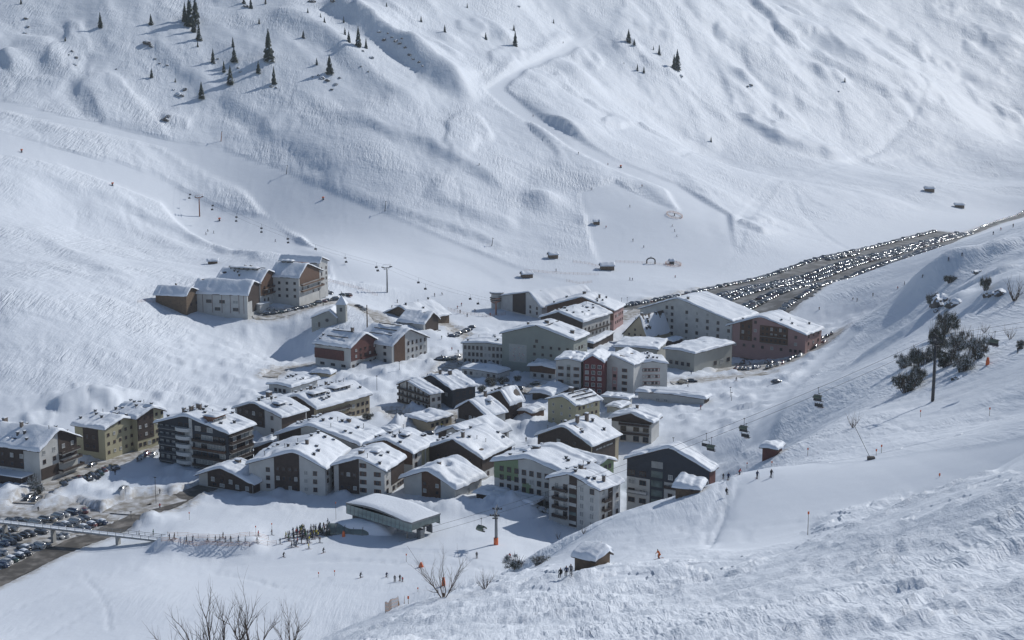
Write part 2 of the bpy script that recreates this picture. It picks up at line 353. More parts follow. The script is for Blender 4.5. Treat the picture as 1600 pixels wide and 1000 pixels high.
for k in range(0): press(downhill(RT.uniform(0, 900), RT.uniform(250, 380), RT.uniform(80, 240), RT.uniform(.2, .9), RT.uniform(6, 14), 400, RT.uniform(-.6, .6)), RT.uniform(.06, .12))
for k in range(150): press(downhill(RT.uniform(1150, 1600), RT.uniform(400, 690), RT.uniform(50, 200), RT.uniform(.1, .6), RT.uniform(8, 20), 100, RT.uniform(-1.0, .9)), RT.uniform(.14, .32))
for k in range(60): press(downhill(RT.uniform(850, 1600), RT.uniform(770, 990), RT.uniform(20, 80), RT.uniform(.2, .8), RT.uniform(4, 12), 60, RT.uniform(-1.2, 1.2)), RT.uniform(.08, .16), RT.choice((0, 1)))
for k in range(14): press(downhill(RT.uniform(980, 1120), RT.uniform(760, 850), RT.uniform(20, 60), RT.uniform(.1, .6), RT.uniform(8, 16), 100, RT.uniform(-.9, .9)), RT.uniform(.08, .16))
LINES = [([(130,900),(165,935),(172,985)],.2,0),([(0,960),(120,910),(230,880),(330,872)],.2,0),([(60,1000),(180,930),(300,890),(420,872)],.15,0),([(330,895),(400,905),(445,925),(520,905)],.25,0),([(340,925),(430,910)],.15,0),([(640,905),(560,895),(480,890)],.15,0),([(0,985),(140,940),(260,915)],.12,0),([(230,905),(330,890),(450,880),(560,872)],.15,0),([(10,1000),(90,960),(230,905)],.12,0),
 ([(950,862),(1000,848),(1060,838),(1110,820)],.25,0),([(980,868),(1040,855),(1100,820)],.2,0),([(1060,825),(1090,830),(1110,800)],.3,0),([(1000,690),(1080,680),(1180,640)],.2,0),([(1000,672),(1100,660),(1190,655)],.15,0),([(1300,690),(1400,660),(1600,600)],.15,0),([(1420,790),(1500,770),(1600,755)],.2,0),([(1128,745),(1125,775),(1110,800),(1100,850)],.25,0),([(1140,745),(1138,790),(1118,830),(1108,858)],.3,0),([(1134,745),(1132,780),(1112,815)],.25,0),([(1150,702),(1120,740)],.2,0),
 ([(1060,240),(1100,243),(1220,247),(1330,253),(1430,238),(1540,222),(1600,221)],.6,1),([(1330,255),(1280,265),(1230,280),(1190,310),(1160,350),(1150,390)],.4,2),([(1230,285),(1270,320),(1310,330),(1490,327)],.35,0),([(1230,285),(1250,330),(1290,370),(1320,388)],.35,1),([(1160,245),(1210,265),(1235,285)],.35,0),([(1600,255),(1540,275),(1480,290)],.3,0),([(1540,200),(1570,230),(1600,252)],.3,0),([(1448,122),(1440,150),(1415,195),(1380,225),(1340,250)],.8,1),
 ([(922,292),(940,325),(957,375),(966,402)],-.6,0),([(930,290),(948,325),(965,360),(972,398)],-.6,0),([(0,120),(60,132),(150,160),(240,215)],.3,0),([(0,147),(120,185),(240,212),(350,236)],.5,0),([(330,230),(400,245),(470,275),(600,327),(770,384),(820,402)],.5,0),([(0,245),(200,315),(420,400)],.5,0),([(0,615),(60,617),(160,618)],.4,0),([(290,210),(288,230),(292,240)],.4,0),([(360,205),(420,198),(450,195)],.4,0)]
for p_, d_, w_ in LINES: press(chaikin(poly_w(p_, 60)), d_, w_)
_pmk = piste_mask(fx, fy).reshape(VX.shape); VZ = VZ + TMASK * (paved(fx, fy).reshape(VX.shape) < .3) * np.where(VY > 560, 1 - _pmk * (TMASK < -.2), 1)
def ground_fast(x, y):
    a = np.arctan2(x - AX, y - AY); r = np.hypot(x - AX, y - AY)
    fi = np.clip((np.log(r) - math.log(110)) / (math.log(3050) - math.log(110)) * (NR - 1), 0, NR - 1.001)
    fj = np.clip((a - ang[0]) / (ang[-1] - ang[0]) * (NC - 1), 0, NC - 1.001)
    i = fi.astype(int); j = fj.astype(int); fi = fi - i; fj = fj - j
    return (VZ[i, j] * (1 - fj) + VZ[i, j + 1] * fj) * (1 - fi) + (VZ[i + 1, j] * (1 - fj) + VZ[i + 1, j + 1] * fj) * fi
def gzf(x, y): return float(ground_fast(np.array([float(x)]), np.array([float(y)]))[0])

# ---------------------------------------------------------------- materials
MATS = {}
def mat(name, col, rough=.6, metal=0.0, var=0.0, vscale=1.0, bump=0.0, bscale=5.0, coat=0.0, spec=.5, emis=None):
    if name in MATS: return MATS[name]
    m = bpy.data.materials.new(name); m.use_nodes = True; nt = m.node_tree; b = nt.nodes['Principled BSDF']
    b.inputs['Base Color'].default_value = (*col, 1); b.inputs['Roughness'].default_value = rough; b.inputs['Metallic'].default_value = metal
    b.inputs['Coat Weight'].default_value = coat; b.inputs['Specular IOR Level'].default_value = spec
    tc = None
    if var or bump:
        tc = nt.nodes.new('ShaderNodeTexCoord')
    if var:
        n = nt.nodes.new('ShaderNodeTexNoise'); n.inputs['Scale'].default_value = vscale; n.inputs['Detail'].default_value = 5
        nt.links.new(tc.outputs['Object'], n.inputs['Vector'])
        r = nt.nodes.new('ShaderNodeMapRange'); r.inputs[1].default_value = .3; r.inputs[2].default_value = .7; r.inputs[3].default_value = 1 - var; r.inputs[4].default_value = 1 + var
        nt.links.new(n.outputs['Fac'], r.inputs[0])
        mx = nt.nodes.new('ShaderNodeVectorMath'); mx.operation = 'SCALE'; mx.inputs[0].default_value = col
        nt.links.new(r.outputs[0], mx.inputs['Scale']); nt.links.new(mx.outputs[0], b.inputs['Base Color'])
    if bump:
        n = nt.nodes.new('ShaderNodeTexNoise'); n.inputs['Scale'].default_value = bscale; n.inputs['Detail'].default_value = 4
        nt.links.new(tc.outputs['Object'], n.inputs['Vector'])
        bp = nt.nodes.new('ShaderNodeBump'); bp.inputs['Strength'].default_value = 1; bp.inputs['Distance'].default_value = bump
        nt.links.new(n.outputs['Fac'], bp.inputs['Height']); nt.links.new(bp.outputs[0], b.inputs['Normal'])
    MATS[name] = m; return m
def snow_material():
    m = bpy.data.materials.new('ground_snow'); m.use_nodes = True; nt = m.node_tree; N = nt.nodes; L = nt.links; b = N['Principled BSDF']
    b.inputs['Roughness'].default_value = .62; b.inputs['Specular IOR Level'].default_value = .28
    tc = N.new('ShaderNodeTexCoord')
    def noise(scale, detail, rough=.55, mp=None, dist=0.0):
        n = N.new('ShaderNodeTexNoise'); n.inputs['Scale'].default_value = scale; n.inputs['Detail'].default_value = detail; n.inputs['Roughness'].default_value = rough
        n.inputs['Distortion'].default_value = dist
        if mp:
            q = N.new('ShaderNodeMapping'); q.inputs['Rotation'].default_value = (0, 0, mp[0]); q.inputs['Scale'].default_value = (mp[1], mp[2], 1)
            L.new(tc.outputs['Object'], q.inputs['Vector']); L.new(q.outputs[0], n.inputs['Vector'])
        else: L.new(tc.outputs['Object'], n.inputs['Vector'])
        return n.outputs['Fac']
    def math_(op, a, c):
        q = N.new('ShaderNodeMath'); q.operation = op
        for i, w in ((0, a), (1, c)):
            if isinstance(w, (int, float)): q.inputs[i].default_value = w
            else: L.new(w, q.inputs[i])
        return q.outputs[0]
    at_ = N.new('ShaderNodeAttribute'); at_.attribute_name = 'surf'; sep = N.new('ShaderNodeSeparateColor'); L.new(at_.outputs['Color'], sep.inputs[0])
    track, rough, dirt = sep.outputs[0], sep.outputs[1], sep.outputs[2]
    t1 = noise(.22, 3, .6, (math.radians(30), 3.0, .34), .5); t2 = noise(.22, 3, .6, (math.radians(-20), 2.8, .32), .6)
    # sharp-edged ski tracks: ridged noise
    p1 = N_map(N, L, noise(.02, 2), .42, .58); p2 = N_map(N, L, noise(.027, 2, .5, (0, 1, 1.3)), .45, .6)
    t3 = noise(.22, 2, .6, (math.radians(75), 2.6, .4), .6)
    tr = math_('ADD', math_('MULTIPLY', t1, p1), math_('ADD', math_('MULTIPLY', t2, p2), math_('MULTIPLY', t3, .45)))
    mid = noise(.35, 5, .6); fine = noise(2.4, 4, .6)
    patch = N.new('ShaderNodeMapRange'); patch.inputs[1].default_value = .38; patch.inputs[2].default_value = .62; L.new(noise(.016, 3), patch.inputs[0]); patch.inputs[3].default_value = .12
    h = math_('MULTIPLY', math_('MULTIPLY', math_('ADD', math_('MULTIPLY', tr, .85), math_('MULTIPLY', mid, .45)), track), patch.outputs[0])
    h = math_('ADD', h, math_('MULTIPLY', fine, math_('ADD', math_('MULTIPLY', rough, .16), .02)))
    h = math_('ADD', h, math_('MULTIPLY', noise(.07, 4), math_('ADD', .25, math_('MULTIPLY', track, .7))))
    bp = N.new('ShaderNodeBump'); bp.inputs['Strength'].default_value = 1; bp.inputs['Distance'].default_value = 1.0
    L.new(h, bp.inputs['Height']); L.new(bp.outputs[0], b.inputs['Normal'])
    cr = N.new('ShaderNodeMix'); cr.data_type = 'RGBA'; cr.inputs['A'].default_value = (.72, .77, .845, 1); cr.inputs['B'].default_value = (.76, .81, .88, 1)
    L.new(noise(.03, 4), cr.inputs['Factor'])
    dn = math_('MULTIPLY', dirt, N_map(N, L, noise(.5, 5), .3, .62))
    c2 = N.new('ShaderNodeMix'); c2.data_type = 'RGBA'; L.new(dn, c2.inputs['Factor']); L.new(cr.outputs['Result'], c2.inputs['A']); c2.inputs['B'].default_value = (.40, .37, .33, 1)
    L.new(c2.outputs['Result'], b.inputs['Base Color'])
    return m
def N_map(N, L, sock, a, b):
    r = N.new('ShaderNodeMapRange'); r.inputs[1].default_value = a; r.inputs[2].default_value = b; L.new(sock, r.inputs[0]); return r.outputs[0]
def pave_material(name, c1, c2, lo, hi, sc):
    m = bpy.data.materials.new(name); m.use_nodes = True; nt = m.node_tree; N = nt.nodes; L = nt.links; b = N['Principled BSDF']; b.inputs['Roughness'].default_value = .8
    tc = N.new('ShaderNodeTexCoord'); n = N.new('ShaderNodeTexNoise'); n.inputs['Scale'].default_value = sc; n.inputs['Detail'].default_value = 6; L.new(tc.outputs['Object'], n.inputs['Vector'])
    mx = N.new('ShaderNodeMix'); mx.data_type = 'RGBA'; mx.inputs['A'].default_value = (*c1, 1); mx.inputs['B'].default_value = (*c2, 1)
    L.new(N_map(N, L, n.outputs['Fac'], lo, hi), mx.inputs['Factor']); L.new(mx.outputs['Result'], b.inputs['Base Color'])
    bp = N.new('ShaderNodeBump'); bp.inputs['Distance'].default_value = .05; L.new(n.outputs['Fac'], bp.inputs['Height']); L.new(bp.outputs[0], b.inputs['Normal'])
    MATS[name] = m; return m
SNOWG = snow_material()
pave_material('asphalt', (.085, .078, .07), (.27, .25, .23), .46, .72, .25)
pave_material('dirty', (.27, .25, .22), (.60, .61, .63), .40, .66, .35)
pave_material('lot', (.10, .10, .102), (.31, .315, .32), .42, .72, .12)
SNOW = mat('roof_snow', (.78, .825, .89), .6, var=.02, vscale=.2, bump=.10, bscale=1.3)

# ---------------------------------------------------------------- object helpers
def tag(o, label=None, cat=None, group=None, kind=None):
    if label: o['label'] = label
    if cat: o['category'] = cat
    if group: o['group'] = group
    if kind: o['kind'] = kind
    return o
def empty(name, loc=(0, 0, 0), rz=0.0):
    o = bpy.data.objects.new(name, None); COL.objects.link(o); o.location = loc; o.rotation_euler = (0, 0, rz); return o
class MB:
    def __init__(s): s.v = []; s.f = []; s.m = []; s.sm = []
    def face(s, idx, mi=0, smooth=False): s.f.append(idx); s.m.append(mi); s.sm.append(smooth)
    def box(s, c, d, rz=0.0, mi=0, M=None, bot=True):
        n = len(s.v); cz, sz = math.cos(rz), math.sin(rz)
        for q in ((-1,-1,-1),(1,-1,-1),(1,1,-1),(-1,1,-1),(-1,-1,1),(1,-1,1),(1,1,1),(-1,1,1)):
            x, y, z = q[0] * d[0] / 2, q[1] * d[1] / 2, q[2] * d[2] / 2
            p = Vector((x * cz - y * sz, x * sz + y * cz, z))
            if M is not None: p = M @ Vector((x, y, z))
            s.v.append((p.x + c[0], p.y + c[1], p.z + c[2]))
        for f in ((0,3,2,1),(4,5,6,7),(0,1,5,4),(1,2,6,5),(2,3,7,6),(3,0,4,7)): s.face([n + i for i in f], mi)
        return s
    def tube(s, pts, r, n=6, mi=0, cap=True):
        rr = r if isinstance(r, (list, tuple)) else [r] * len(pts)
        b = len(s.v); pts = [Vector(p) for p in pts]; up = None
        for i, p in enumerate(pts):
            t = (pts[min(i + 1, len(pts) - 1)] - pts[max(i - 1, 0)])
            if t.length < 1e-9: t = Vector((0, 0, 1))
            t.normalize()
            if up is None: up = Vector((1, 0, 0)) if abs(t.x) < .8 else Vector((0, 1, 0))
            a = t.cross(up); a.normalize(); up2 = a.cross(t); up2.normalize(); up = up2
            for k in range(n):
                th = 2 * math.pi * k / n; q = p + (a * math.cos(th) + up2 * math.sin(th)) * rr[i]; s.v.append(tuple(q))
        for i in range(len(pts) - 1):
            for k in range(n):
                a0 = b + i * n + k; a1 = b + i * n + (k + 1) % n; s.face([a0, a1, a1 + n, a0 + n], mi, True)
        if cap and n > 2:
            s.face([b + k for k in reversed(range(n))], mi); s.face([b + (len(pts) - 1) * n + k for k in range(n)], mi)
        return s
    def prism(s, poly, z0, z1, mi=0):
        n = len(s.v); k = len(poly)
        for z in (z0, z1):
            for p in poly: s.v.append((p[0], p[1], z))
        s.face([n + i for i in reversed(range(k))], mi); s.face([n + k + i for i in range(k)], mi)
        for i in range(k): s.face([n + i, n + (i + 1) % k, n + k + (i + 1) % k, n + k + i], mi)
        return s
    def mesh(s, name, mats):
        me = bpy.data.meshes.new(name); me.from_pydata(s.v, [], s.f)
        if not isinstance(mats, (list, tuple)): mats = [mats]
        for m in mats: me.materials.append(m)
        me.polygons.foreach_set('material_index', s.m); me.polygons.foreach_set('use_smooth', s.sm); me.update(); return me
    def build(s, name, mats, parent=None): return link(s.mesh(name, mats), name, parent)
def link(me, name, parent=None, loc=None, rot=None):
    o = bpy.data.objects.new(name, me); COL.objects.link(o)
    if parent is not None: o.parent = parent
    if loc is not None: o.location = loc
    if rot is not None: o.rotation_euler = rot
    return o
def copy_tree(o, parent=None):
    c = o.copy(); COL.objects.link(c)
    if parent is not None: c.parent = parent
    for ch in list(o.children): copy_tree(ch, c)
    return c

# ground object
nv = NC * NR
co = np.stack([VX.ravel(), VY.ravel(), VZ.ravel()], 1)
idx = np.arange(nv).reshape(NR, NC); a = idx[:-1, :-1].ravel(); quads = np.stack([a, a + 1, a + 1 + NC, a + NC], 1)
me = bpy.data.meshes.new('snowy_ground'); me.vertices.add(nv); me.vertices.foreach_set('co', co.ravel().astype(np.float32))
me.loops.add(quads.size); me.loops.foreach_set('vertex_index', quads.ravel().astype(np.int32))
me.polygons.add(len(quads)); me.polygons.foreach_set('loop_start', (np.arange(len(quads)) * 4).astype(np.int32))
me.polygons.foreach_set('use_smooth', np.ones(len(quads), bool)); me.update(calc_edges=True)
ca = me.color_attributes.new('surf', 'FLOAT_COLOR', 'POINT')
pm = piste_mask(fx, fy); rm = rough_mask(fx, fy); bz = base_z(fx, fy)
trk = .16 + .84 * sstep(3, 14, bz) * (1 - pm)
trk *= np.where((fy < 285) & (rm < .5), .45, 1)
leftm = sstep(-80, -130, fx) * sstep(520, 545, fy) * sstep(760, 700, fy); trk = np.clip(trk + .45 * leftm * (1 - pm), 0, 1.6)
trk *= 1 - .8 * pm
dirt = np.zeros(nv)
for n_, (Pl, hw, _) in ROADS.items():
    m_ = (fx > Pl[:, 0].min() - 20) & (fx < Pl[:, 0].max() + 20) & (fy > Pl[:, 1].min() - 20) & (fy < Pl[:, 1].max() + 20)
    d_, _t = seg_dist(fx[m_], fy[m_], Pl); dirt[m_] = np.maximum(dirt[m_], sstep(hw + 5, hw + 1, np.abs(d_)) * .8)
for poly in (LOT, NLOT, PLOT):
    m_ = (fx > poly[:, 0].min() - 12) & (fx < poly[:, 0].max() + 12) & (fy > poly[:, 1].min() - 12) & (fy < poly[:, 1].max() + 12)
    dirt[m_] = np.maximum(dirt[m_], sstep(6, 0, poly_edge(fx[m_], fy[m_], poly)) * .8)
cols = np.stack([trk, rm, dirt, np.ones(nv)], 1); ca.data.foreach_set('color', cols.ravel().astype(np.float32))
me.materials.append(SNOWG); gobj = link(me, 'snowy_ground'); tag(gobj, kind='structure')

def strip(name, Pl, hw, m, dz=-.30):
    b = MB(); n = len(Pl)
    fine = [Pl[0]]
    for i in range(n - 1):
        k = max(1, int(np.hypot(*(Pl[i + 1] - Pl[i])) / 3)); fine += [Pl[i] + (Pl[i + 1] - Pl[i]) * (j + 1) / k for j in range(k)]
    Pl = np.array(fine); n = len(Pl); K = 5
    for i in range(n):
        t = Pl[min(i + 1, n - 1)] - Pl[max(i - 1, 0)]; t = t / (np.hypot(*t) + 1e-9); nn = np.array([-t[1], t[0]])
        for k in range(K):
            w = (k / (K - 1) * 2 - 1) * (hw + .5 + .5 * math.sin(i * 1.7 + (k > 2) * 2))
            p = Pl[i] + nn * w; z = float(base_z(np.array([p[0]]), np.array([p[1]]))[0]); b.v.append((p[0], p[1], z + dz))
    for i in range(n - 1):
        for k in range(K - 1): q = i * K + k; b.face([q, q + K, q + K + 1, q + 1], 0, True)
    o = b.build(name, MATS[m]); tag(o, kind='structure'); return o
for i, (n_, (Pl, hw, m_)) in enumerate(ROADS.items()): strip(n_, Pl, hw, m_, -.25 + .004 * i)
def sheet(name, poly, m, dz=-.27):
    b = bmesh.new(); x0, y0 = poly.min(0); x1, y1 = poly.max(0); st = 4.0
    me = bpy.data.meshes.new(name)
    xs = np.arange(x0, x1 + st, st); ys = np.arange(y0, y1 + st, st); vid = {}
    for i in range(len(xs) - 1):
        for j in range(len(ys) - 1):
            cx, cy = xs[i] + st / 2, ys[j] + st / 2
            if poly_edge(np.array([cx]), np.array([cy]), poly)[0] < 2.0:
                f = []
                for (a_, b_) in ((i, j), (i + 1, j), (i + 1, j + 1), (i, j + 1)):
                    if (a_, b_) not in vid:
                        z = float(base_z(np.array([xs[a_]]), np.array([ys[b_]]))[0]); vid[(a_, b_)] = b.verts.new((xs[a_], ys[b_], z + dz))
                    f.append(vid[(a_, b_)])
                b.faces.new(f)
    b.to_mesh(me); b.free(); me.materials.append(MATS[m]); o = link(me, name); tag(o, kind='structure'); return o
sheet('parking_lot', LOT, 'lot', -.31); sheet('village_parking', NLOT, 'dirty', -.314); sheet('hotel_parking', PLOT, 'dirty', -.31)

# ---------------------------------------------------------------- building kit
white = mat('white_plaster', (.50, .50, .485), .85, var=.10, vscale=.35)
cream = mat('cream_plaster', (.40, .37, .25), .85, var=.06, vscale=.3)
tan = mat('tan_plaster', (.40, .34, .24), .85, var=.08, vscale=.3)
grey = mat('grey_plaster', (.34, .345, .32), .85, var=.07, vscale=.3)
greygreen = mat('grey_green_plaster', (.28, .305, .28), .85, var=.08, vscale=.3)
green = mat('green_plaster', (.20, .27, .16), .85, var=.05, vscale=.3)
pink = mat('pink_plaster', (.36, .225, .215), .85, var=.06, vscale=.3)
redp = mat('dark_red_plaster', (.13, .035, .038), .8, var=.06, vscale=.4)
wood = mat('dark_wood', (.050, .034, .028), .75, var=.22, vscale=.9, bump=.03, bscale=4)
brown = mat('brown_wood', (.115, .062, .038), .75, var=.2, vscale=.9, bump=.03, bscale=4)
redwood = mat('red_brown_wood', (.12, .045, .038), .75, var=.2, vscale=.9, bump=.03, bscale=4)
navy = mat('navy_cladding', (.030, .036, .050), .7, var=.15, vscale=.6)
oldwood = mat('old_wood', (.15, .105, .070), .85, var=.25, vscale=1.2, bump=.04, bscale=5)
fascia = mat('fascia_board', (.055, .04, .035), .7, var=.15, vscale=1)
glass = mat('window_glass', (.030, .038, .048), .12, var=.3, vscale=.7)
curtain = mat('curtained_glass', (.28, .29, .29), .3, var=.15, vscale=.8)
wframe = mat('white_frame', (.60, .60, .58), .6)
dframe = mat('brown_frame', (.10, .055, .04), .6)
metal = mat('grey_metal', (.20, .21, .22), .5, .6, var=.1, vscale=2)
dmetal = mat('dark_metal', (.05, .05, .055), .5, .4)
stone = mat('chimney_stone', (.16, .13, .11), .9, var=.25, vscale=2)
rust = mat('rust_paint', (.34, .11, .05), .7, var=.2, vscale=1)
teal = mat('teal_glass', (.13, .165, .16), .18, var=.35, vscale=.5)
concrete = mat('concrete', (.30, .30, .29), .9, var=.12, vscale=.5)
orange = mat('orange_plastic', (.75, .16, .05), .6)
brick = mat('brick_face', (.24, .12, .075), .9, var=.3, vscale=2.5)

def window_mesh(w, h, kind):
    b = MB(); fr = {'w': wframe, 'd': dframe, 'c': wframe, 's': dframe}[kind]; gl = curtain if kind == 'c' else glass; t = .11
    b.box((0, -.03, 0), (w - 2 * t + .02, .05, h - 2 * t + .02), mi=1)
    for c, d in (((-w/2 + t/2, -.06, 0), (t, .12, h)), ((w/2 - t/2, -.06, 0), (t, .12, h)), ((0, -.06, h/2 - t/2), (w, .12, t)), ((0, -.08, -h/2 + t/2), (w + .1, .18, t))): b.box(c, d)
    b.box((0, -.06, 0), (.06, .09, h - 2 * t))
    if kind == 's':
        for sx in (-1, 1): b.box((sx * (w / 2 + .27), -.05, 0), (.44, .07, h))
    return b.mesh('window', [fr, gl])
_wm = {}
def win(kind, w, h):
    k = (kind, round(w, 1), round(h, 1))
    if k not in _wm: _wm[k] = window_mesh(k[1], k[2], kind)
    return _wm[k]

class House: pass
def snow_cover(w, l, xr, rise, eave, T, seed, par, name='snow_cover', yoff=0, nx=36, ny=44, melt=0.0):
    """thick snow lying on a gable roof, w across, l along the ridge"""
    rr = random.Random(seed); ox, oy = rr.uniform(0, 999), rr.uniform(0, 999)
    def grid(n, a): t = np.linspace(-1, 1, n); return np.sign(t) * (1 - (1 - np.abs(t)) ** 1.35) * a
    xs = grid(nx, w / 2 + .12); ys = grid(ny, l / 2 + .12); X, Y = np.meshgrid(xs, ys)
    dl = np.maximum(xr + w / 2, .5); dr = np.maximum(w / 2 - xr, .5)
    roof = np.where(X < xr, eave + rise * (X + w / 2) / dl, eave + rise * (w / 2 - X) / dr)
    s = 1.1; roof = roof - rise * .035 * np.exp(-((X - xr) / s) ** 2) * 1.2
    dx = np.minimum(X + w / 2 + .12, w / 2 + .12 - X); dy = np.minimum(Y + l / 2 + .12, l / 2 + .12 - Y); r = T * .95
    e = np.sqrt(np.clip(1 - (1 - np.clip(dx / r, 0, 1)) ** 2, 0, 1)) * np.sqrt(np.clip(1 - (1 - np.clip(dy / r, 0, 1)) ** 2, 0, 1))
    n = fbm((X + ox) / 5, (Y + oy) / 5, 3, 7); n2 = fbm((X + ox) / 1.6, (Y + oy) / 2.4, 2, 8)
    th = T * (1 + .45 * n) + .09 * n2
    if melt: th = th * (1 - melt * sstep(.05, .35, fbm((X + ox) / 3.2, (Y + oy) / 6, 3, 12)))
    for _ in range(rr.randrange(1, 4) if w > 11 else 0):
        cx, cy, rx_, ry_ = rr.uniform(-.75, .75) * w / 2, rr.uniform(-.8, .8) * l / 2, rr.uniform(.7, 1.4), rr.uniform(.9, 2.6)
        th = th * (1 - 1.25 * np.exp(-(((X - cx) / rx_) ** 2 + ((Y - cy) / ry_) ** 2) ** 2))
    for _ in range(2):
        cy = rr.uniform(-.8, .8) * l / 2; th = th + .22 * np.exp(-((Y - cy - .1 * X) / .5) ** 2) * rr.choice((-1, 1))
    # wavy drip edge
    Z = roof + .06 + th * e
    Xw = X + np.where(np.abs(X) > w / 2, np.sign(X) * .22 * fbm((Y + oy) / 2.5, X * 0 + seed, 2, 4), 0)
    Yw = Y + np.where(np.abs(Y) > l / 2, np.sign(Y) * .22 * fbm((X + ox) / 2.5, X * 0 + seed, 2, 4), 0)
    b = MB(); b.v = list(zip(Xw.ravel().tolist(), (Yw + yoff).ravel().tolist(), Z.ravel().tolist()))
    for j in range(ny - 1):
        for i in range(nx - 1): q = j * nx + i; b.face([q, q + 1, q + nx + 1, q + nx], 0, True)
    nb = len(b.v); b.v += [(x, y, z) for x, y, z in zip(Xw.ravel().tolist(), (Yw + yoff).ravel().tolist(), (roof - .02).ravel().tolist())]
    ring = [i for i in range(nx)] + [j * nx + nx - 1 for j in range(1, ny)] + [(ny - 1) * nx + i for i in range(nx - 2, -1, -1)] + [j * nx for j in range(ny - 2, 0, -1)]
    for k in range(len(ring)): p, q = ring[k], ring[(k + 1) % len(ring)]; b.face([q, p, p + nb, q + nb], 0, True)
    return b.build(name, SNOW, par)

def house(name, label, L, Fp, Rp, apex=None, gable='L', g=0.0, vb=None, h=None, wall=white, group=None, oh=.9, T=.75, seed=1, rise=None, cat='house', roofname='roof', flat=False, maxlen=None, melt=0.0, dep=None):
    B = House()
    if dep is not None:
        D = dep if dep > 400 else px(Fp[0], vb, 100).y
        g = at_depth(Fp[0], vb, D)[2]
    else: D = at_z(Fp[0], vb, g)[1]
    zE = at_depth(Fp[0], Fp[1], D)[2]
    if h is not None: zE = g + h
    l, f, r = (at_z(q[0], q[1], zE)[:2] for q in (L, Fp, Rp))
    va, vb_ = l - f, r - f; A, Bn = np.hypot(*va), np.hypot(*vb_)
    ra = np.array([va[1], -va[0]])       # rotate a by -90 -> should match b direction
    d = va / A * min(A, 14) + np.array([-vb_[1], vb_[0]]) / Bn * min(Bn, 14); d /= np.hypot(*d)
    ua = d; ub = np.array([d[1], -d[0]])
    A = max(va @ ua, 3); Bn = max(vb_ @ ub, 3)
    if maxlen: (A, Bn) = (A, min(Bn, maxlen)) if gable == 'L' else (min(A, maxlen), Bn)
    if gable == 'L': ex = -ua; ey = ub; w, ln = A, Bn; start = f + ua * A
    else: ex = ub; ey = ua; w, ln = Bn, A; start = f
    mid = start + ex * w / 2 + ey * ln / 2
    rz = math.atan2(ex[1], ex[0])
    hE = zE - g
    tr = .5
    if apex is not None:
        rr = ray(*apex); # intersect with the vertical plane of the gable
        nrm = np.array([ey[0], ey[1]]); k = (start @ nrm) / (rr[0] * nrm[0] + rr[1] * nrm[1])
        pt = rr * k + np.array([0, 0, CAMZ]); tr = float(np.clip(((pt[:2] - start) @ ex) / w, .12, .88)); rise_ = pt[2] - zE
        if rise is None: rise = max(rise_, .3)
    if rise is None: rise = .25 * w if not flat else .25
    rise = min(rise, w * .75) if not flat else rise
    B.root = empty(name, (mid[0], mid[1], g), rz); tag(B.root, label, cat, group)
    B.w, B.l, B.h, B.g, B.gab = w - 2 * oh, ln - 2 * oh, hE, g, gable
    B.xr = (tr - .5) * w; B.rise = rise; B.W, B.Ln = w, ln; B.seed = seed; B.rw = random.Random(seed)
    B.roofz = lambda x: (hE + rise * (x + w / 2) / max(B.xr + w / 2, .5)) if x < B.xr else (hE + rise * (w / 2 - x) / max(w / 2 - B.xr, .5))
    # walls: pentagon prism
    b = MB(); W2, L2 = B.w / 2, B.l / 2; und = .28
    prof = [(-W2, -4), (W2, -4), (W2, B.roofz(W2) - und), (B.xr, hE + rise - und), (-W2, B.roofz(-W2) - und)]
    n0 = 0
    for y in (-L2, L2):
        for p in prof: b.v.append((p[0], y, p[1]))
    b.face([0, 1, 2, 3, 4]); b.face([9, 8, 7, 6, 5])
    for i in range(5): j = (i + 1) % 5; b.face([i, i + 5, j + 5, j])
    pass
    B.wall = b.build('wall', wall, B.root)
    # roof slab
    b = MB(); t = .26
    pr = [(-w / 2, hE - t), (B.xr, hE + rise - t), (w / 2, hE - t), (w / 2, hE), (B.xr, hE + rise), (-w / 2, hE)]
    for y in (-ln / 2, ln / 2):
        for p in pr: b.v.append((p[0], y, p[1]))
    b.face([0, 1, 4, 5]); b.face([1, 2, 3, 4]); b.face([11, 10, 7, 6]); b.face([10, 9, 8, 7])
    for i in range(6): j = (i + 1) % 6; b.face([j, i, i + 6, j + 6])
    B.roof = b.build('roof', fascia, B.root)
    B.snow = snow_cover(w, ln, B.xr, rise, hE, T, seed, B.root, melt=melt)
    return B
def fpos(B, face, s, t, off=0.0):
    if face == 'G': return Vector((-B.w / 2 + s * B.w, -B.l / 2 - off, t)), 0.0
    if B.gab == 'L': return Vector((B.w / 2 + off, -B.l / 2 + s * B.l, t)), math.pi / 2
    return Vector((-B.w / 2 - off, B.l / 2 - s * B.l, t)), -math.pi / 2
def flen(B, face): return B.w if face == 'G' else B.l
def top_at(B, face, s):
    if face == 'G': return B.roofz(-B.w / 2 + s * B.w)
    return B.roofz(B.w / 2 if B.gab == 'L' else -B.w / 2)
def panel(B, face, s0, s1, t0=0.0, t1=None, m=None, off=.14, name='wood_panel', parent=None):
    """cladding panel standing proud of the wall, cut by the roof line"""
    b = MB(); cut = [s0, s1]
    if face == 'G':
        sr = (B.xr + B.w / 2) / B.w
        if s0 < sr < s1: cut = [s0, sr, s1]
    tops = [min(t1 if t1 is not None else 99, top_at(B, face, s) - .34) for s in cut]
    pts = [(s0, t0), (s1, t0)] + [(s, t) for s, t in zip(reversed(cut), reversed(tops))]
    k = len(pts)
    for o_ in (off, -.05):
        for s, t in pts: p, _ = fpos(B, face, s, t, o_); b.v.append(tuple(p))
    b.face(list(range(k))); b.face([k + i for i in reversed(range(k))])
    for i in range(k): j = (i + 1) % k; b.face([i, i + k, j + k, j])
    return b.build(name, m or wood, B.root)
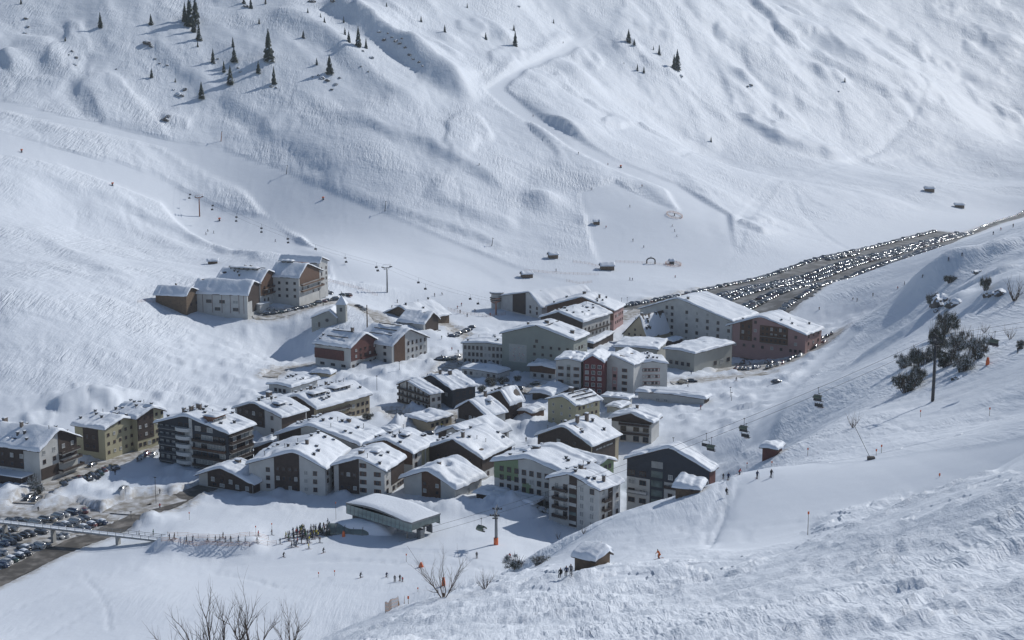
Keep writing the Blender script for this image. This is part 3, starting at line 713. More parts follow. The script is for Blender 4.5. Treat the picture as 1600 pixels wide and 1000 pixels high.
def windows(B, face, s0, s1, t0, t1, nc, nr, kind='w', w=1.1, h=1.25, off=0.0, skip=()):
    w *= 1.15; h *= 1.12
    for r in range(nr):
        t = t0 if nr == 1 else t0 + (t1 - t0) * r / (nr - 1)
        for c in range(nc):
            s = (s0 + s1) / 2 if nc == 1 else s0 + (s1 - s0) * c / (nc - 1)
            if (r, c) in skip or t + h / 2 > top_at(B, face, s) - .5: continue
            kk = kind
            if B.rw.random() < .22: kk = {'d': 'c', 'c': 'd', 'w': 'c', 's': 's'}[kind]
            p, a = fpos(B, face, s, t, off + .002); o = link(win(kk, w, h), 'window', B.root, p, (0, 0, a))
def balcony(B, face, s0, s1, t, depth=1.3, m=None, rail=1.0, slats=True, name='balcony'):
    Lf = flen(B, face); wd = (s1 - s0) * Lf; b = MB(); m = m or wood
    b.box((0, -depth / 2, 0), (wd, depth, .18), mi=1)
    b.box((0, -depth + .04, rail), (wd, .09, .1))
    b.box((0, -depth + .04, .55), (wd, .05, .62))
    for sx in (-1, 1): b.box((sx * (wd / 2 - .04), -depth / 2, .6), (.06, depth - .1, .75))
    k = max(2, int(wd / 3.2))
    for i in range(k + 1): b.box((-wd / 2 + .06 + (wd - .12) * i / k, -depth + .06, .5), (.1, .1, 1.05))
    o = b.build(name, [m, concrete], B.root); p, a = fpos(B, face, (s0 + s1) / 2, t, .12); o.location = p; o.rotation_euler = (0, 0, a); return o
_chm = {}
def chimney(B, fx_, fy_, w=.9, d=.8, h=1.5, m=None, name='chimney'):
    x = fx_ * B.W / 2; y = fy_ * B.Ln / 2; z = B.roofz(x); b = MB()
    b.box((0, 0, h / 2), (w, d, h + 1.0)); b.box((0, 0, h + .52), (w + .25, d + .25, .14))
    nb = len(b.v); b.box((0, 0, h + .74), (w + .05, d + .05, .32), mi=1)
    o = b.build(name, [m or stone, SNOW], B.root); o.location = (x, y, z + .2); return o
def vents(B, n, seed=0):
    rr = random.Random(seed + 50); n = int(n * 1.8)
    if 'v' not in _chm:
        b = MB(); b.box((0, 0, .4), (.7, .6, 1.2)); b.box((0, 0, 1.05), (1.0, .9, .14)); b.box((0, 0, 1.2), (.85, .75, .2), mi=1); _chm['v'] = b.mesh('roof_vent', [dmetal, SNOW])
        b = MB(); b.tube([(0, 0, 0), (0, 0, 1.6)], .08, 5); b.box((0, 0, 1.6), (.5, .06, .06)); b.box((0, 0, 1.3), (.35, .05, .05)); _chm['a'] = b.mesh('antenna', dmetal)
    for i in range(n):
        x = rr.uniform(-.8, .8) * B.W / 2; y = rr.uniform(-.85, .85) * B.Ln / 2
        if i % 4 == 3: link(_chm['a'], 'antenna', B.root, (x, y, B.roofz(x) + .5))
        else: link(_chm['v'], 'roof_vent', B.root, (x, y, B.roofz(x) + .35))
def dormer(B, fx_, y0, y1, depth=3.0, h=1.5, m=None, name='dormer', nw=4):
    """long shed dormer on the roof slope at x = fx_ (of half width), facing down the slope"""
    x = fx_ * B.W / 2; sg = 1 if x > B.xr else -1; z0 = B.roofz(x); b = MB(); ya, yb = y0 * B.Ln / 2, y1 * B.Ln / 2; ym = (ya + yb) / 2; L_ = yb - ya
    zi = B.roofz(x - sg * depth); H = h + .8
    b.box((x - sg * depth / 2, ym, z0 + H / 2), (depth, L_, H), mi=0)
    o = b.build(name, m or brown, B.root)
    for k in range(nw):
        link(win('c' if k % 2 else 'w', 1.2, .8), 'window', o, (x + sg * .005, ya + L_ * (k + .5) / nw, z0 + 1.35), (0, 0, math.pi / 2 if sg > 0 else -math.pi / 2))
    b = MB(); b.box((x - sg * (depth / 2 - .5), ym, z0 + H + .06), (depth + 1.2, L_ + .6, .14)); b.build('dormer_roof', fascia, o)
    nx, ny = 8, 14; b = MB()
    for j in range(ny):
        for i in range(nx):
            u, v = i / (nx - 1) * 2 - 1, j / (ny - 1) * 2 - 1; e = (1 - abs(u) ** 6) * (1 - abs(v) ** 10)
            b.v.append((x - sg * (depth / 2 - .5) + u * (depth + 1.4) / 2, ym + v * (L_ + .8) / 2, z0 + H + .12 + .55 * e * (1 + .2 * math.sin(v * 7 + x))))
    for j in range(ny - 1):
        for i in range(nx - 1): q = j * nx + i; b.face([q, q + 1, q + nx + 1, q + nx], 0, True)
    b.build('dormer_snow', SNOW, o); return o
def solar_rows(B, fx0, fx1, y0, y1, n, m=None):
    """bare dark strips where the snow has slid between roof guards"""
    for k in range(n):
        fx_ = fx0 + (fx1 - fx0) * k / max(1, n - 1); x = fx_ * B.W / 2; sg = 1 if x > B.xr else -1
        b = MB(); sl = B.rise / (B.W / 2 - sg * B.xr); th = math.atan(sl) * -sg
        M = Matrix.Rotation(-th if False else th * -1, 3, 'Y')
        b.box((x, (y0 + y1) / 4 * B.Ln, B.roofz(x) + .92), (.28, (y1 - y0) / 2 * B.Ln, .35)); b.build('snow_guard', dmetal if m is None else m, B.root)

BL = {}
# ---------------------------------------------------------------- the buildings, near left to far right
# leftmost hotel
B = house('hotel', 'white and dark wood hotel cut by the left edge of the photo', (-70, 688), (61.5, 706.5), (127.5, 682.5), (93, 671), 'R', vb=758, wall=white, oh=1.2, seed=2, cat='hotel')
panel(B, 'G', .50, .99, 5.4, None, wood); panel(B, 'G', .02, .48, 1.0, 4.6, wood); panel(B, 'S', 0, .80, 4.0, None, wood)
windows(B, 'G', .12, .38, 6.6, 9.6, 2, 2, 'd'); windows(B, 'G', .62, .86, 7, 9.6, 2, 2, 'c', off=.15)
windows(B, 'S', .06, .78, 5.5, 8.2, 7, 2, 'd', off=.15); windows(B, 'S', .05, .92, 2.6, 2.6, 8, 1, 'd')
balcony(B, 'G', .50, 1.02, 4.4, 1.6, wood); balcony(B, 'G', .46, 1.04, 1.6, 2.0, wood); balcony(B, 'G', .5, 1.0, 7.2, 1.4, wood)
chimney(B, -.2, -.2); chimney(B, .1, .35, 1.6, .9, 1.0); vents(B, 7, 2)
b = MB(); b.box((0, 0, 1.2), (12, 5, 3.4)); b.box((0, 0, 3.1), (13, 6, .35), mi=1)
p, a_ = fpos(B, 'S', .72, 0, 2.6); o = b.build('porch', [wood, SNOW], B.root); o.location = p; o.rotation_euler = (0, 0, a_)

# yellow apartment house
B = house('apartment_house', 'front yellow half of the long apartment house on the parking street', (109.5, 664.5), (163.5, 672), (214.5, 655.3), (192, 652.5), 'R', vb=720, wall=cream, seed=3)
panel(B, 'S', .28, .78, 2.2, None, wood); windows(B, 'S', .42, .64, 4, 10.4, 2, 3, 'd', off=.15)
windows(B, 'G', .12, .92, 2.2, 11.2, 5, 4, 'd', .9, 1.0); vents(B, 5, 3)
B2 = house('apartment_house', 'rear yellow and brown half of the long apartment house on the parking street', (162, 648.5), (213, 655.5), (266, 643), (240, 636), 'R', vb=706, wall=cream, seed=4)
panel(B2, 'G', 0.02, .62, 3.4, None, wood); windows(B2, 'G', .1, .54, 5.2, 11, 3, 3, 'd', .9, 1.0, off=.15); windows(B2, 'G', .74, .94, 2, 11, 2, 4, 'd', .9, 1.0); windows(B2, 'G', .1, .6, 1.8, 1.8, 4, 1, 'd'); vents(B2, 6, 5)

# navy block of flats with balconies
B = house('apartment_block', 'tall navy block of flats with balconies and a rounded white balcony column', (231, 663.6), (356.4, 679), (406, 663.6), (288, 649.3), 'L', vb=742, wall=navy, oh=1.1, seed=6, T=.8, cat='apartment block')
windows(B, 'G', .05, .22, 2.2, 12.4, 3, 5, 'c', 1.1, 1.3)
for k in range(5):
    t = 1.0 + k * 2.75
    if t < 13.5: balcony(B, 'G', .02, .27, t, .9, navy)
    if t < 12: balcony(B, 'G', .52, .97, t, 1.3, brown if k == 2 else wood)
    # rounded balconies
    b = MB(); n = 14; w_ = .115 * B.w
    for z0, z1, rr_ in ((0, .15, 1.0), (.15, 1.15, 1.0)):
        pl = [(math.cos(math.pi + math.pi * i / (n - 1)) * w_, math.sin(math.pi + math.pi * i / (n - 1)) * 1.9) for i in range(n)]
        b.prism(pl, z0, z1)
    p, a_ = fpos(B, 'G', .375, t + .1, .02); o = b.build('round_balcony', wframe, B.root); o.location = p
    windows(B, 'G', .33, .42, t + 1.9, t + 1.9, 2, 1, 'd', 1.4, 1.4)
    windows(B, 'G', .58, .92, t + 1.55, t + 1.55, 5, 1, 'd' if k % 2 else 'c', 2.0, 1.4)
    windows(B, 'S', .1, .92, t + 1.5, t + 1.5, 6, 1, 'c' if k % 2 else 'd', 1.4, 1.3); balcony(B, 'S', .05, .95, t, .9, wood)
panel(B, 'G', .455, .50, 0, None, white)
dormer(B, .52, -.72, .1, 4.2, 1.8, brick, 'roof_terrace', 6)
for q in ((-.35, -.5), (-.22, -.35), (-.3, -.1), (-.12, 0), (-.25, .2)): chimney(B, q[0], q[1], .9, .9, 1.6)
vents(B, 8, 6)

# low dark wing in front
B = house('lodge', 'low dark wood lodge with white windows beside the road junction', (301.4, 743.8), (396, 758), (432, 744), (343, 730.6), 'L', vb=773, wall=white, seed=7, T=.9, cat='lodge')
panel(B, 'G', .17, .99, 0, None, wood); windows(B, 'G', .27, .60, 2.6, 5.0, 3, 2, 'c', off=.15); windows(B, 'G', .72, .9, 1.3, 1.3, 2, 1, 'c', off=.15); windows(B, 'G', .3, .44, 1.0, 1.0, 2, 1, 'c', 1.6, 1.0, off=.15)
panel(B, 'S', 0, 1, 0, None, wood); chimney(B, 0.05, .2, 1.6, 1.2, 1.0)
# big white and dark gable
B = house('hotel', 'white gabled hotel with a broad black wood band up its middle', (383, 725), (510.3, 734), (550, 703), (458.6, 705.4), 'L', vb=776, wall=white, seed=8, T=.9, cat='hotel')
panel(B, 'G', .335, .665, .2, None, wood); windows(B, 'G', .385, .62, 1.6, 7.6, 4, 3, 'd', .9, 1.2, off=.15); windows(B, 'G', .75, .87, 1.6, 6.8, 2, 3, 'd'); windows(B, 'G', .25, .25, 1.8, 7, 1, 3, 'd')
windows(B, 'S', .1, .9, 1.8, 6.6, 5, 3, 'd'); vents(B, 9, 8); chimney(B, .3, -.3)
B = house('guest_house', 'white and black guest house right of the hotel with the black band', (506, 733.7), (603, 737), (652.6, 716.5), (562.5, 716), 'L', vb=780, wall=white, seed=9, T=.9, cat='guest house')
panel(B, 'G', .10, .50, .4, None, wood); windows(B, 'G', .17, .42, 2.2, 6.4, 3, 2, 'd', 1, 1.1, off=.15); windows(B, 'G', .58, .58, 1.8, 9.6, 1, 4, 's'); windows(B, 'G', .86, .86, 1.8, 7.2, 1, 3, 's')
panel(B, 'S', .34, 1, 2.6, None, wood); windows(B, 'S', .14, .14, 1.8, 7, 1, 3, 'd'); windows(B, 'S', .45, .95, 1.3, 1.3, 5, 1, 'd'); vents(B, 3, 9); chimney(B, -.1, -.4, 1.5, 1.2, .8); dormer(B, .35, -.3, .1, 1.8, .7, dmetal, 'skylight', 1)

B = house('hotel', 'wide snowy roofed hotel behind the white gable with the black band', (422, 683), (563, 697), (607, 677), (481.7, 664), 'L', vb=742, wall=white, seed=10, T=.85, cat='hotel')
windows(B, 'G', .3, .6, 7.6, 9.4, 4, 2, 'd'); panel(B, 'G', .03, .3, 4, None, wood); panel(B, 'S', 0, 1, 3, None, wood); vents(B, 12, 10); chimney(B, .3, .5, 1.2, 1.0, 1.0)
B = house('house', 'dark gabled house with grey plaster side right of the navy flats', (374, 635), (440, 653.7), (477, 639.4), (394, 629.3), 'L', vb=690, wall=white, seed=11, T=.8)
panel(B, 'G', .05, .64, 3.4, None, wood); windows(B, 'G', .12, .56, 5, 8, 4, 2, 'd', off=.15); windows(B, 'G', .8, .8, 3, 7.5, 1, 2, 'd'); panel(B, 'S', 0, .95, 2, None, wood); windows(B, 'S', .2, .8, 4, 4, 4, 1, 'c', off=.15)
dormer(B, .5, -.4, .2, 2.4, 1.0, dmetal, 'dormer', 2); chimney(B, -.25, .35, 1.6, 1.6, 1.5); vents(B, 5, 11)
B = house('hotel', 'long hotel with a row of balconies below the hillside lane', (438, 622), (494, 640.3), (564, 612.6), (464, 618.3), 'L', vb=672, wall=tan, seed=12, T=.8, cat='hotel')
windows(B, 'S', .06, .95, 2, 7.4, 11, 3, 'd'); balcony(B, 'S', .02, .6, 5.0, 1.3, wood); balcony(B, 'S', .02, .6, 2.3, 1.3, wood); panel(B, 'G', .05, .95, 3, None, wood)
dormer(B, .5, -.75, -.25, 3, 1.1, dmetal, 'dormer', 3); dormer(B, .5, .0, .6, 3, 1.1, dmetal, 'dormer', 4); vents(B, 14, 12); chimney(B, -.2, .3); chimney(B, -.25, -.2)
B = house('annex', 'small pale annex at the foot of the tracked slope', (415.7, 600), (455, 606), (500, 592), None, 'L', vb=622, wall=white, seed=13, T=.9, rise=.6, cat='annex')
windows(B, 'G', .3, .7, 2.2, 2.2, 3, 1, 'd', 1.2, 1.3); vents(B, 5, 13)
B = house('shed', 'low shed under a loaf of snow beside the upper lane', (484, 582), (516, 585), (526, 580), None, 'L', vb=592, wall=tan, seed=14, T=1.4, rise=.4, oh=.5, cat='shed')
B = house('garage', 'small low roofed garage between the navy flats and the black banded gable', (392, 704), (446.5, 699), (456, 692), (424, 690), 'L', vb=722, wall=brown, seed=15, T=1.0, cat='garage')
windows(B, 'G', .3, .7, 1.8, 1.8, 2, 1, 'd')

# centre
B = house('timber_house', 'house with a grid of dark timbers over white panels', (619.6, 600.7), (671, 617), (693, 613), (634, 594), 'L', vb=644, wall=white, seed=16, T=.6, oh=.7)
for s in (0.0, .26, .52, .78): panel(B, 'G', s, s + .035, 0, None, wood, .2, 'timber_post')
panel(B, 'G', .965, 1, 0, None, wood, .2, 'timber_post')
for t in (0.1, 2.7, 5.2): balcony(B, 'G', .0, 1.0, t, .8, wood, .9)
windows(B, 'G', .13, .9, 1.6, 6.8, 4, 3, 'd', 1.2, 1.2); windows(B, 'S', .3, .8, 1.6, 4.4, 2, 2, 'd')
B = house('house', 'navy house with a bare patch on its snowy roof', (658, 593), (706.5, 609.5), (746, 601.8), (673.5, 585.3), 'L', vb=640, wall=navy, seed=17, T=.6, melt=.7)
windows(B, 'S', .2, .8, 2.5, 5.4, 3, 2, 'd'); windows(B, 'G', .4, .8, 5, 5, 2, 1, 'd'); chimney(B, -.1, -.5); chimney(B, .05, .05, 1.2, 1.2, 1.4)
B = house('house', 'dark gabled house in front of the flat lane with a roof hatch', (700, 641.4), (760.5, 652), (802.5, 645.5), (731.8, 626), 'L', vb=678, wall=white, seed=18, T=.7, rise=None)
panel(B, 'G', .04, .98, 2.9, None, wood); windows(B, 'G', .3, .6, 4.2, 4.2, 3, 1, 'c', off=.15); windows(B, 'G', .15, .85, 1.5, 1.5, 4, 1, 'd', 1.4, 1.2); windows(B, 'S', .3, .8, 1.8, 1.8, 3, 1, 'd'); dormer(B, .35, .15, .4, 2.0, .6, dmetal, 'roof_hatch', 1); chimney(B, -.1, .5)
B = house('house', 'small dark house behind the one with the roof hatch', (745, 622), (796, 634), (817.5, 626), (782, 609.5), 'L', vb=660, wall=wood, seed=19, T=.65)
vents(B, 4, 19); windows(B, 'S', .3, .7, 2, 5, 2, 2, 'd')
B = house('chalet', 'white chalet under one smooth unbroken snow roof in the village middle', (675.7, 678.8), (736, 691), (806, 673), (706.5, 667.5), 'L', vb=718, wall=white, seed=20, T=1.0, cat='chalet')
windows(B, 'G', .35, .65, 3.2, 5.4, 2, 2, 'd'); panel(B, 'G', .0, .25, 1, None, wood); windows(B, 'S', .1, .9, 2, 4.6, 6, 2, 'd')
B = house('chalet', 'dark brown chalet in front of the smooth roofed white one', (663.6, 700.8), (754.5, 718.5), (796, 692.5), (706.5, 686.5), 'L', vb=752, wall=white, seed=21, T=.85, cat='chalet')
panel(B, 'G', .0, 1, 2.6, None, wood); windows(B, 'G', .25, .8, 4, 6.2, 5, 2, 'd', 1, 1.1, off=.15); windows(B, 'G', .2, .9, 1.3, 1.3, 4, 1, 'd'); panel(B, 'S', 0, 1, 2.6, None, wood); windows(B, 'S', .2, .9, 1.3, 1.3, 4, 1, 'd'); vents(B, 8, 21); chimney(B, .15, -.6)
B = house('chalet', 'white and brown chalet with the thickest snow roof behind the glass lift station', (630.7, 744.7), (713, 765.6), (751.6, 742.5), (667, 734.8), 'L', vb=790, wall=white, seed=22, T=1.25, cat='chalet', oh=1.2)
panel(B, 'G', .36, .72, .1, None, brown); windows(B, 'G', .42, .66, 2.4, 4.6, 2, 2, 'c', 1.0, 1.1, off=.15); chimney(B, .1, -.4, .9, .9, 1.2); windows(B, 'S', .5, .8, 2, 2, 2, 1, 'd')
B = house('house', 'brown gabled house between the guest house and the dark brown chalet', (559, 697.4), (646, 709.5), (686, 690.8), (600, 686.5), 'L', vb=752, wall=white, seed=23, T=.8)
panel(B, 'G', 0, 1, 5, None, brown); windows(B, 'S', .15, .15, 2, 7.4, 1, 3, 'd'); panel(B, 'S', .4, .52, 0, None, cream); panel(B, 'S', .6, .72, 0, None, cream); windows(B, 'S', .85, .85, 2, 7, 1, 3, 'd'); dormer(B, .3, -.2, .2, 1.8, .6, dmetal, 'skylight', 1); vents(B, 8, 23)
# green hotel
B = house('hotel', 'long green and white hotel behind the white balconied block', (759, 724), (886, 743), (940, 722), None, 'L', vb=803, wall=white, seed=24, T=1.0, rise=3.2, cat='hotel')
panel(B, 'G', 0, .34, 6.8, None, green, .1, 'green_panel'); panel(B, 'G', .40, .52, 0, 6.8, green, .1, 'green_panel')
windows(B, 'G', .11, .95, 2.0, 10.0, 9, 4, 'd', 1.2, 1.4, off=.11); dormer(B, -.35, -.5, -.3, 2, .8, dmetal, 'skylight', 1)
chimney(B, -.15, -.1, 2.2, 1.2, 1.2); vents(B, 5, 24)
b = MB(); b.box((0, 0, 1.4), (20, 6, 3.2)); p, a_ = fpos(B, 'G', .30, 0, 3.2); o = b.build('annex', wood, B.root); o.location = p
o2 = snow_cover(21.5, 8, 0, .3, 3.1, .8, 5, B.root, 'annex_snow'); o2.location = p
B = house('hotel', 'green end wing with a shallow gable right of the long green hotel', (858, 716), (934, 731), (970, 721), (948, 716), 'R', vb=775, wall=green, seed=25, T=.8, cat='hotel')
windows(B, 'G', .25, .75, 5.4, 7.8, 3, 2, 'd'); windows(B, 'S', .1, .9, 5.4, 5.4, 5, 1, 'd')
# white balconied block
B = house('apartment_block', 'white five storey block with three dark balconies half hidden by the snow slope', (847.5, 749), (937.5, 767.5), (980, 753), (888.7, 740.5), 'L', vb=835, wall=white, seed=26, T=.7, cat='apartment block')
panel(B, 'G', .41, .56, 0, None, wood)
for k in range(5):
    t = .6 + 2.65 * k
    if k < 4: balcony(B, 'G', .10, .385, t + 1.2, 1.1, wood)
    if k < 5: panel(B, 'G', .415, .555, t + .1, t + 1.1, teal if k % 2 else white, .22, 'stair_panel')
windows(B, 'G', .15, .33, 3.2, 11.2, 2, 4, 'c', 1.3, 1.4); windows(B, 'G', .66, .86, 1.9, 11.6, 2, 5, 'c', 1.3, 1.4); panel(B, 'S', .42, .62, 0, None, wood); windows(B, 'S', .2, .85, 1.9, 11.4, 3, 5, 'd', 1, 1.2)
for k in range(3): balcony(B, 'S', .1, .42, 3.2 + k * 2.7, 1.2, wood)
chimney(B, -.1, -.1, 1.2, .9, .8); chimney(B, .75, -.15, .8, .6, 1.5); vents(B, 4, 26)
# big navy
B = house('hotel', 'broad navy and white gabled hotel behind the hut on the snow slope', (971, 718.8), (1111, 738), (1127, 730), (1046, 698.8), 'L', vb=812, wall=white, seed=27, T=.65, cat='hotel')
panel(B, 'G', 0, 1, 9.0, None, navy); panel(B, 'G', .62, 1, 5, 9.0, navy); panel(B, 'G', .29, .46, .5, 15.5, navy, .2)
for k in range(5): panel(B, 'G', .305, .445, 1.2 + 2.9 * k, 3.2 + 2.9 * k, curtain if k > 3 else teal, .24, 'stair_window')
windows(B, 'G', .06, .20, 2, 10.4, 2, 4, 'd', 1.8, 1.3, off=.15); windows(B, 'G', .54, .9, 2, 10.6, 4, 4, 'c', 1.2, 1.3, off=.15); balcony(B, 'G', .48, .66, 7.2, 1.2, wood); balcony(B, 'G', .02, .26, 4.2, 1.2, white)
panel(B, 'S', 0, 1, 3, None, redwood)
# chalet group
B = house('chalet', 'large brown chalet with two chimneys and a broad dark gable', (821, 686), (925, 698), (989, 682), (879, 665.5), 'L', vb=733, wall=tan, seed=28, T=.65, cat='chalet')
panel(B, 'G', 0, 1, 3.0, None, wood); windows(B, 'G', .3, .85, 4.5, 4.5, 4, 1, 'c', 1.1, 1.2, off=.15); windows(B, 'G', .4, .7, 7.2, 7.2, 3, 1, 'd', 1.1, 1.1, off=.15); windows(B, 'G', .15, .9, 1.6, 1.6, 6, 1, 'd'); panel(B, 'S', .04, .86, .6, None, wood); chimney(B, .12, -.3, 1, 1, 2.2); chimney(B, .15, .25, 1, 1, 2.2); vents(B, 3, 28)
b = MB();
for k, (s, d_) in enumerate(((.2, .9), (.32, 1.2), (.46, .8), (.58, 1.0), (.7, 1.3))):
    p, a_ = fpos(B, 'S', s, 5.6, .18); b.box(p, (.05, d_ * 1.6, .5))
b.build('wall_lettering', curtain, B.root)
B = house('house', 'white house with three tall window bays under a dark gable, right of the brown chalet', (950, 653.8), (1021, 661.5), (1036, 651), (985, 646), 'L', vb=697, wall=white, seed=29, T=.9, oh=1.0)
panel(B, 'G', 0, 1, 7.2, None, wood); windows(B, 'G', .3, .3, 1.8, 8.6, 1, 3, 'd', 1.8, 2.0, off=.15); windows(B, 'G', .62, .62, 1.8, 5.4, 1, 2, 'd', 1.8, 2.0); windows(B, 'G', .86, .86, 1.8, 5.4, 1, 2, 'd', 1.8, 2.0)
for t in (3.0, 6.2): balcony(B, 'G', .2, .95, t, 1.0, wood)
chimney(B, 0, .3, .9, .7, .8)
B = house('house', 'plain yellow house with a melting grooved roof', (847.5, 624.5), (900, 635), (946, 625), (879, 618.8), 'L', vb=674, wall=cream, seed=30, T=.5, melt=.3)
windows(B, 'G', .2, .8, 2.2, 7.8, 3, 3, 'w', .9, 1.0); windows(B, 'S', .15, .85, 2.2, 7.8, 5, 3, 'd', .9, 1.0); chimney(B, 0, -.2, 1.6, 1.1, 1.5); solar_rows(B, .25, .75, -.7, .8, 3)
B = house('long_building', 'long low white building with two rows of windows behind the village', (984, 616.5), (1103, 624), (1123, 619), None, 'L', vb=638, wall=white, seed=31, T=.8, rise=.5, cat='building', maxlen=12)
windows(B, 'G', .12, .95, 3.2, 3.2, 8, 1, 'd', 1.6, 1.2); windows(B, 'G', .3, .42, 1.1, 1.1, 2, 1, 'd', 1.6, 1.0); panel(B, 'S', 0, 1, 0, None, wood)
B = house('garage', 'low flat annex left of the long white building', (938, 619.5), (983, 624.5), (990, 618), None, 'L', vb=643, wall=white, seed=32, T=.8, rise=.3, cat='garage', maxlen=9)
windows(B, 'G', .2, .8, 1.6, 1.6, 3, 1, 'd', 2.2, 1.8)
# grey mural hotel & annex
B = house('hotel', 'huge grey green gabled hotel with a pale mural square on its front', (784.4, 519.6), (898, 532.4), (918, 521.5), (837, 508.3), 'L', vb=592, wall=greygreen, seed=33, T=.7, cat='hotel')
panel(B, 'G', .10, .35, 4.5, 12.2, mat('mural_ground', (.42, .43, .41), .85, var=.05), .08, 'mural')
rr_ = random.Random(3); b = MB()
for k in range(42):
    s = rr_.uniform(.12, .33); t = rr_.uniform(5.2, 11.6); p, a_ = fpos(B, 'G', s, t, .11); q = rr_.uniform(.18, .42)
    b.box(p, (q, .04, q), M=Matrix.Rotation(rr_.uniform(0, 1.5), 3, 'Y'), mi=k % 3)
b.build('mural_flowers', [mat('mural_red', (.45, .20, .18), .9), mat('mural_white', (.6, .6, .58), .9), mat('mural_blue', (.26, .33, .42), .9)], B.root)
windows(B, 'G', .46, .92, 2.2, 12, 5, 4, 'd', 1.0, 1.1, skip=((1, 2), (2, 3))); windows(B, 'G', .46, .52, 14.4, 14.4, 1, 1, 'd'); windows(B, 'S', .2, .8, 3, 12, 4, 4, 'd'); chimney(B, .1, -.2, 1.6, 1.0, 1.0); chimney(B, .75, -.1, 1.6, .8, .8); chimney(B, -.4, -.2, .8, .8, .9); solar_rows(B, .2, .2, -.8, .8, 1)
B = house('hotel_wing', 'white three storey wing left of the huge grey hotel', (722.5, 534.6), (794.5, 540.5), (806, 529), None, 'L', vb=573, wall=white, seed=34, T=.7, rise=.8, cat='hotel', oh=.6)
windows(B, 'G', .06, .96, 1.5, 7.4, 11, 3, 'd', 1.0, 1.5); vents(B, 4, 34)
B = house('hotel', 'white hotel with a round corner tower and long snow roof by the nursery slope', (809, 459), (846, 480.8), (909, 463.8), (826, 456.2), 'L', vb=498, wall=white, seed=35, T=.6, cat='hotel')
panel(B, 'G', .38, .66, 0, None, wood); windows(B, 'G', .76, .9, 2, 4.6, 2, 2, 'd', 1.2, 1.4); windows(B, 'S', .1, .9, 2, 2, 6, 1, 'd')
b = MB(); n = 14
for z0, z1, r_, mi in ((-3, 8.2, 3.0, 0), (4.2, 4.6, 3.7, 1), (5.4, 5.7, 3.8, 1), (8.0, 8.4, 3.9, 1), (8.4, 8.9, 3.7, 2)):
    b.prism([(math.cos(2 * math.pi * i / n) * r_, math.sin(2 * math.pi * i / n) * r_) for i in range(n)], z0, z1, mi)
p, a_ = fpos(B, 'G', .04, 0, .5); o = b.build('corner_tower', [white, wood, SNOW], B.root); o.location = p
B = house('hotel', 'reddish brown hotel under a huge shallow roof behind the village centre', (848.5, 480.6), (961, 486), (982, 476.5), (909, 463.8), 'L', vb=512, wall=pink, seed=36, T=.6, cat='hotel')
panel(B, 'G', .0, 1, 3.5, None, brown); windows(B, 'S', .2, .9, 1.8, 5, 5, 2, 'd'); windows(B, 'G', .6, .95, 1.8, 1.8, 4, 1, 'd'); chimney(B, .4, 0); chimney(B, 0, -.2, 1.6, .8, 1); vents(B, 5, 36)
B = house('chalet', 'snow roofed chalet with a dark gable behind the huge grey hotel', (844, 495.5), (911.5, 504), (951, 488.5), (872, 487.5), 'L', vb=533, wall=white, seed=37, T=.9, cat='chalet')
panel(B, 'G', 0, 1, 4, None, wood); windows(B, 'S', .1, .9, 2, 5, 7, 2, 'd'); balcony(B, 'S', .1, .9, 3.3, 1.2, wood); vents(B, 9, 37); chimney(B, .3, .3, 1.5, .8, .8)
B = house('shed', 'long low shed between the dark chalet and the steep roofed house', (914, 535), (928, 537), (952, 519), None, 'L', vb=545, wall=wood, seed=38, T=.6, rise=.4, cat='shed', oh=.4)
B = house('steep_house', 'small house with a steep pointed roof streaked with melted snow', (980, 520), (1011, 528), (1036, 514), (999, 493), 'L', vb=540, wall=tan, seed=39, T=.45, oh=.5, melt=.8)
windows(B, 'G', .25, .75, 1.8, 4.2, 3, 2, 'd', .9, 1); windows(B, 'G', .5, .5, 6.6, 6.6, 1, 1, 'd', .9, 1); chimney(B, .1, -.6); vents(B, 8, 39)
B = house('hotel', 'six storey white gabled hotel in front of the large car park', (1006, 480.5), (1144.5, 502.5), (1180, 490), (1058, 465.4), 'L', vb=545, wall=white, seed=40, T=.6, cat='hotel', h=None)
windows(B, 'G', .30, .36, 3.0, 15.4, 2, 5, 'd', 1.2, 1.4); windows(B, 'G', .52, .97, 1.8, 14.2, 5, 5, 'd', 1.2, 1.4); windows(B, 'G', .05, .16, 3.4, 3.4, 2, 1, 'd'); chimney(B, .02, -.8, .9, .9, 1)
B = house('hotel', 'large pink hotel with two brown wood bays facing the village', (1140, 507), (1260.4, 524), (1281, 512.5), (1188.4, 494.5), 'L', vb=559, wall=pink, seed=41, T=.65, cat='hotel')
panel(B, 'G', .16, .32, 4.4, None, brown); panel(B, 'G', .42, .78, 4.4, 12.4, brown); windows(B, 'G', .2, .28, 5.6, 11, 2, 3, 'd', 1.0, 1.3, off=.15); windows(B, 'G', .46, .74, 5.6, 11, 6, 3, 'd', 1.0, 1.3, off=.15)
windows(B, 'G', .36, .36, 5.6, 13.4, 1, 3, 'd'); windows(B, 'G', .88, .88, 2.2, 8.6, 1, 3, 'd'); windows(B, 'G', .1, .94, 2.2, 2.2, 8, 1, 'd'); windows(B, 'S', .2, .8, 2.2, 9, 3, 3, 'd'); vents(B, 3, 41)
for t in (5.4, 8.4): balcony(B, 'G', .43, .77, t - 1, .8, brown)
B = house('flat_building', 'low grey hall with stone base between the two big hotels', (1034, 545), (1086, 553), (1152, 537), None, 'L', vb=583, wall=grey, seed=42, T=.9, rise=.5, cat='hall')
windows(B, 'S', .55, .9, 1.6, 1.6, 3, 1, 'd', 2.0, 1.6); windows(B, 'G', .2, .8, 3, 3, 4, 1, 'd', 1.4, 1.4)
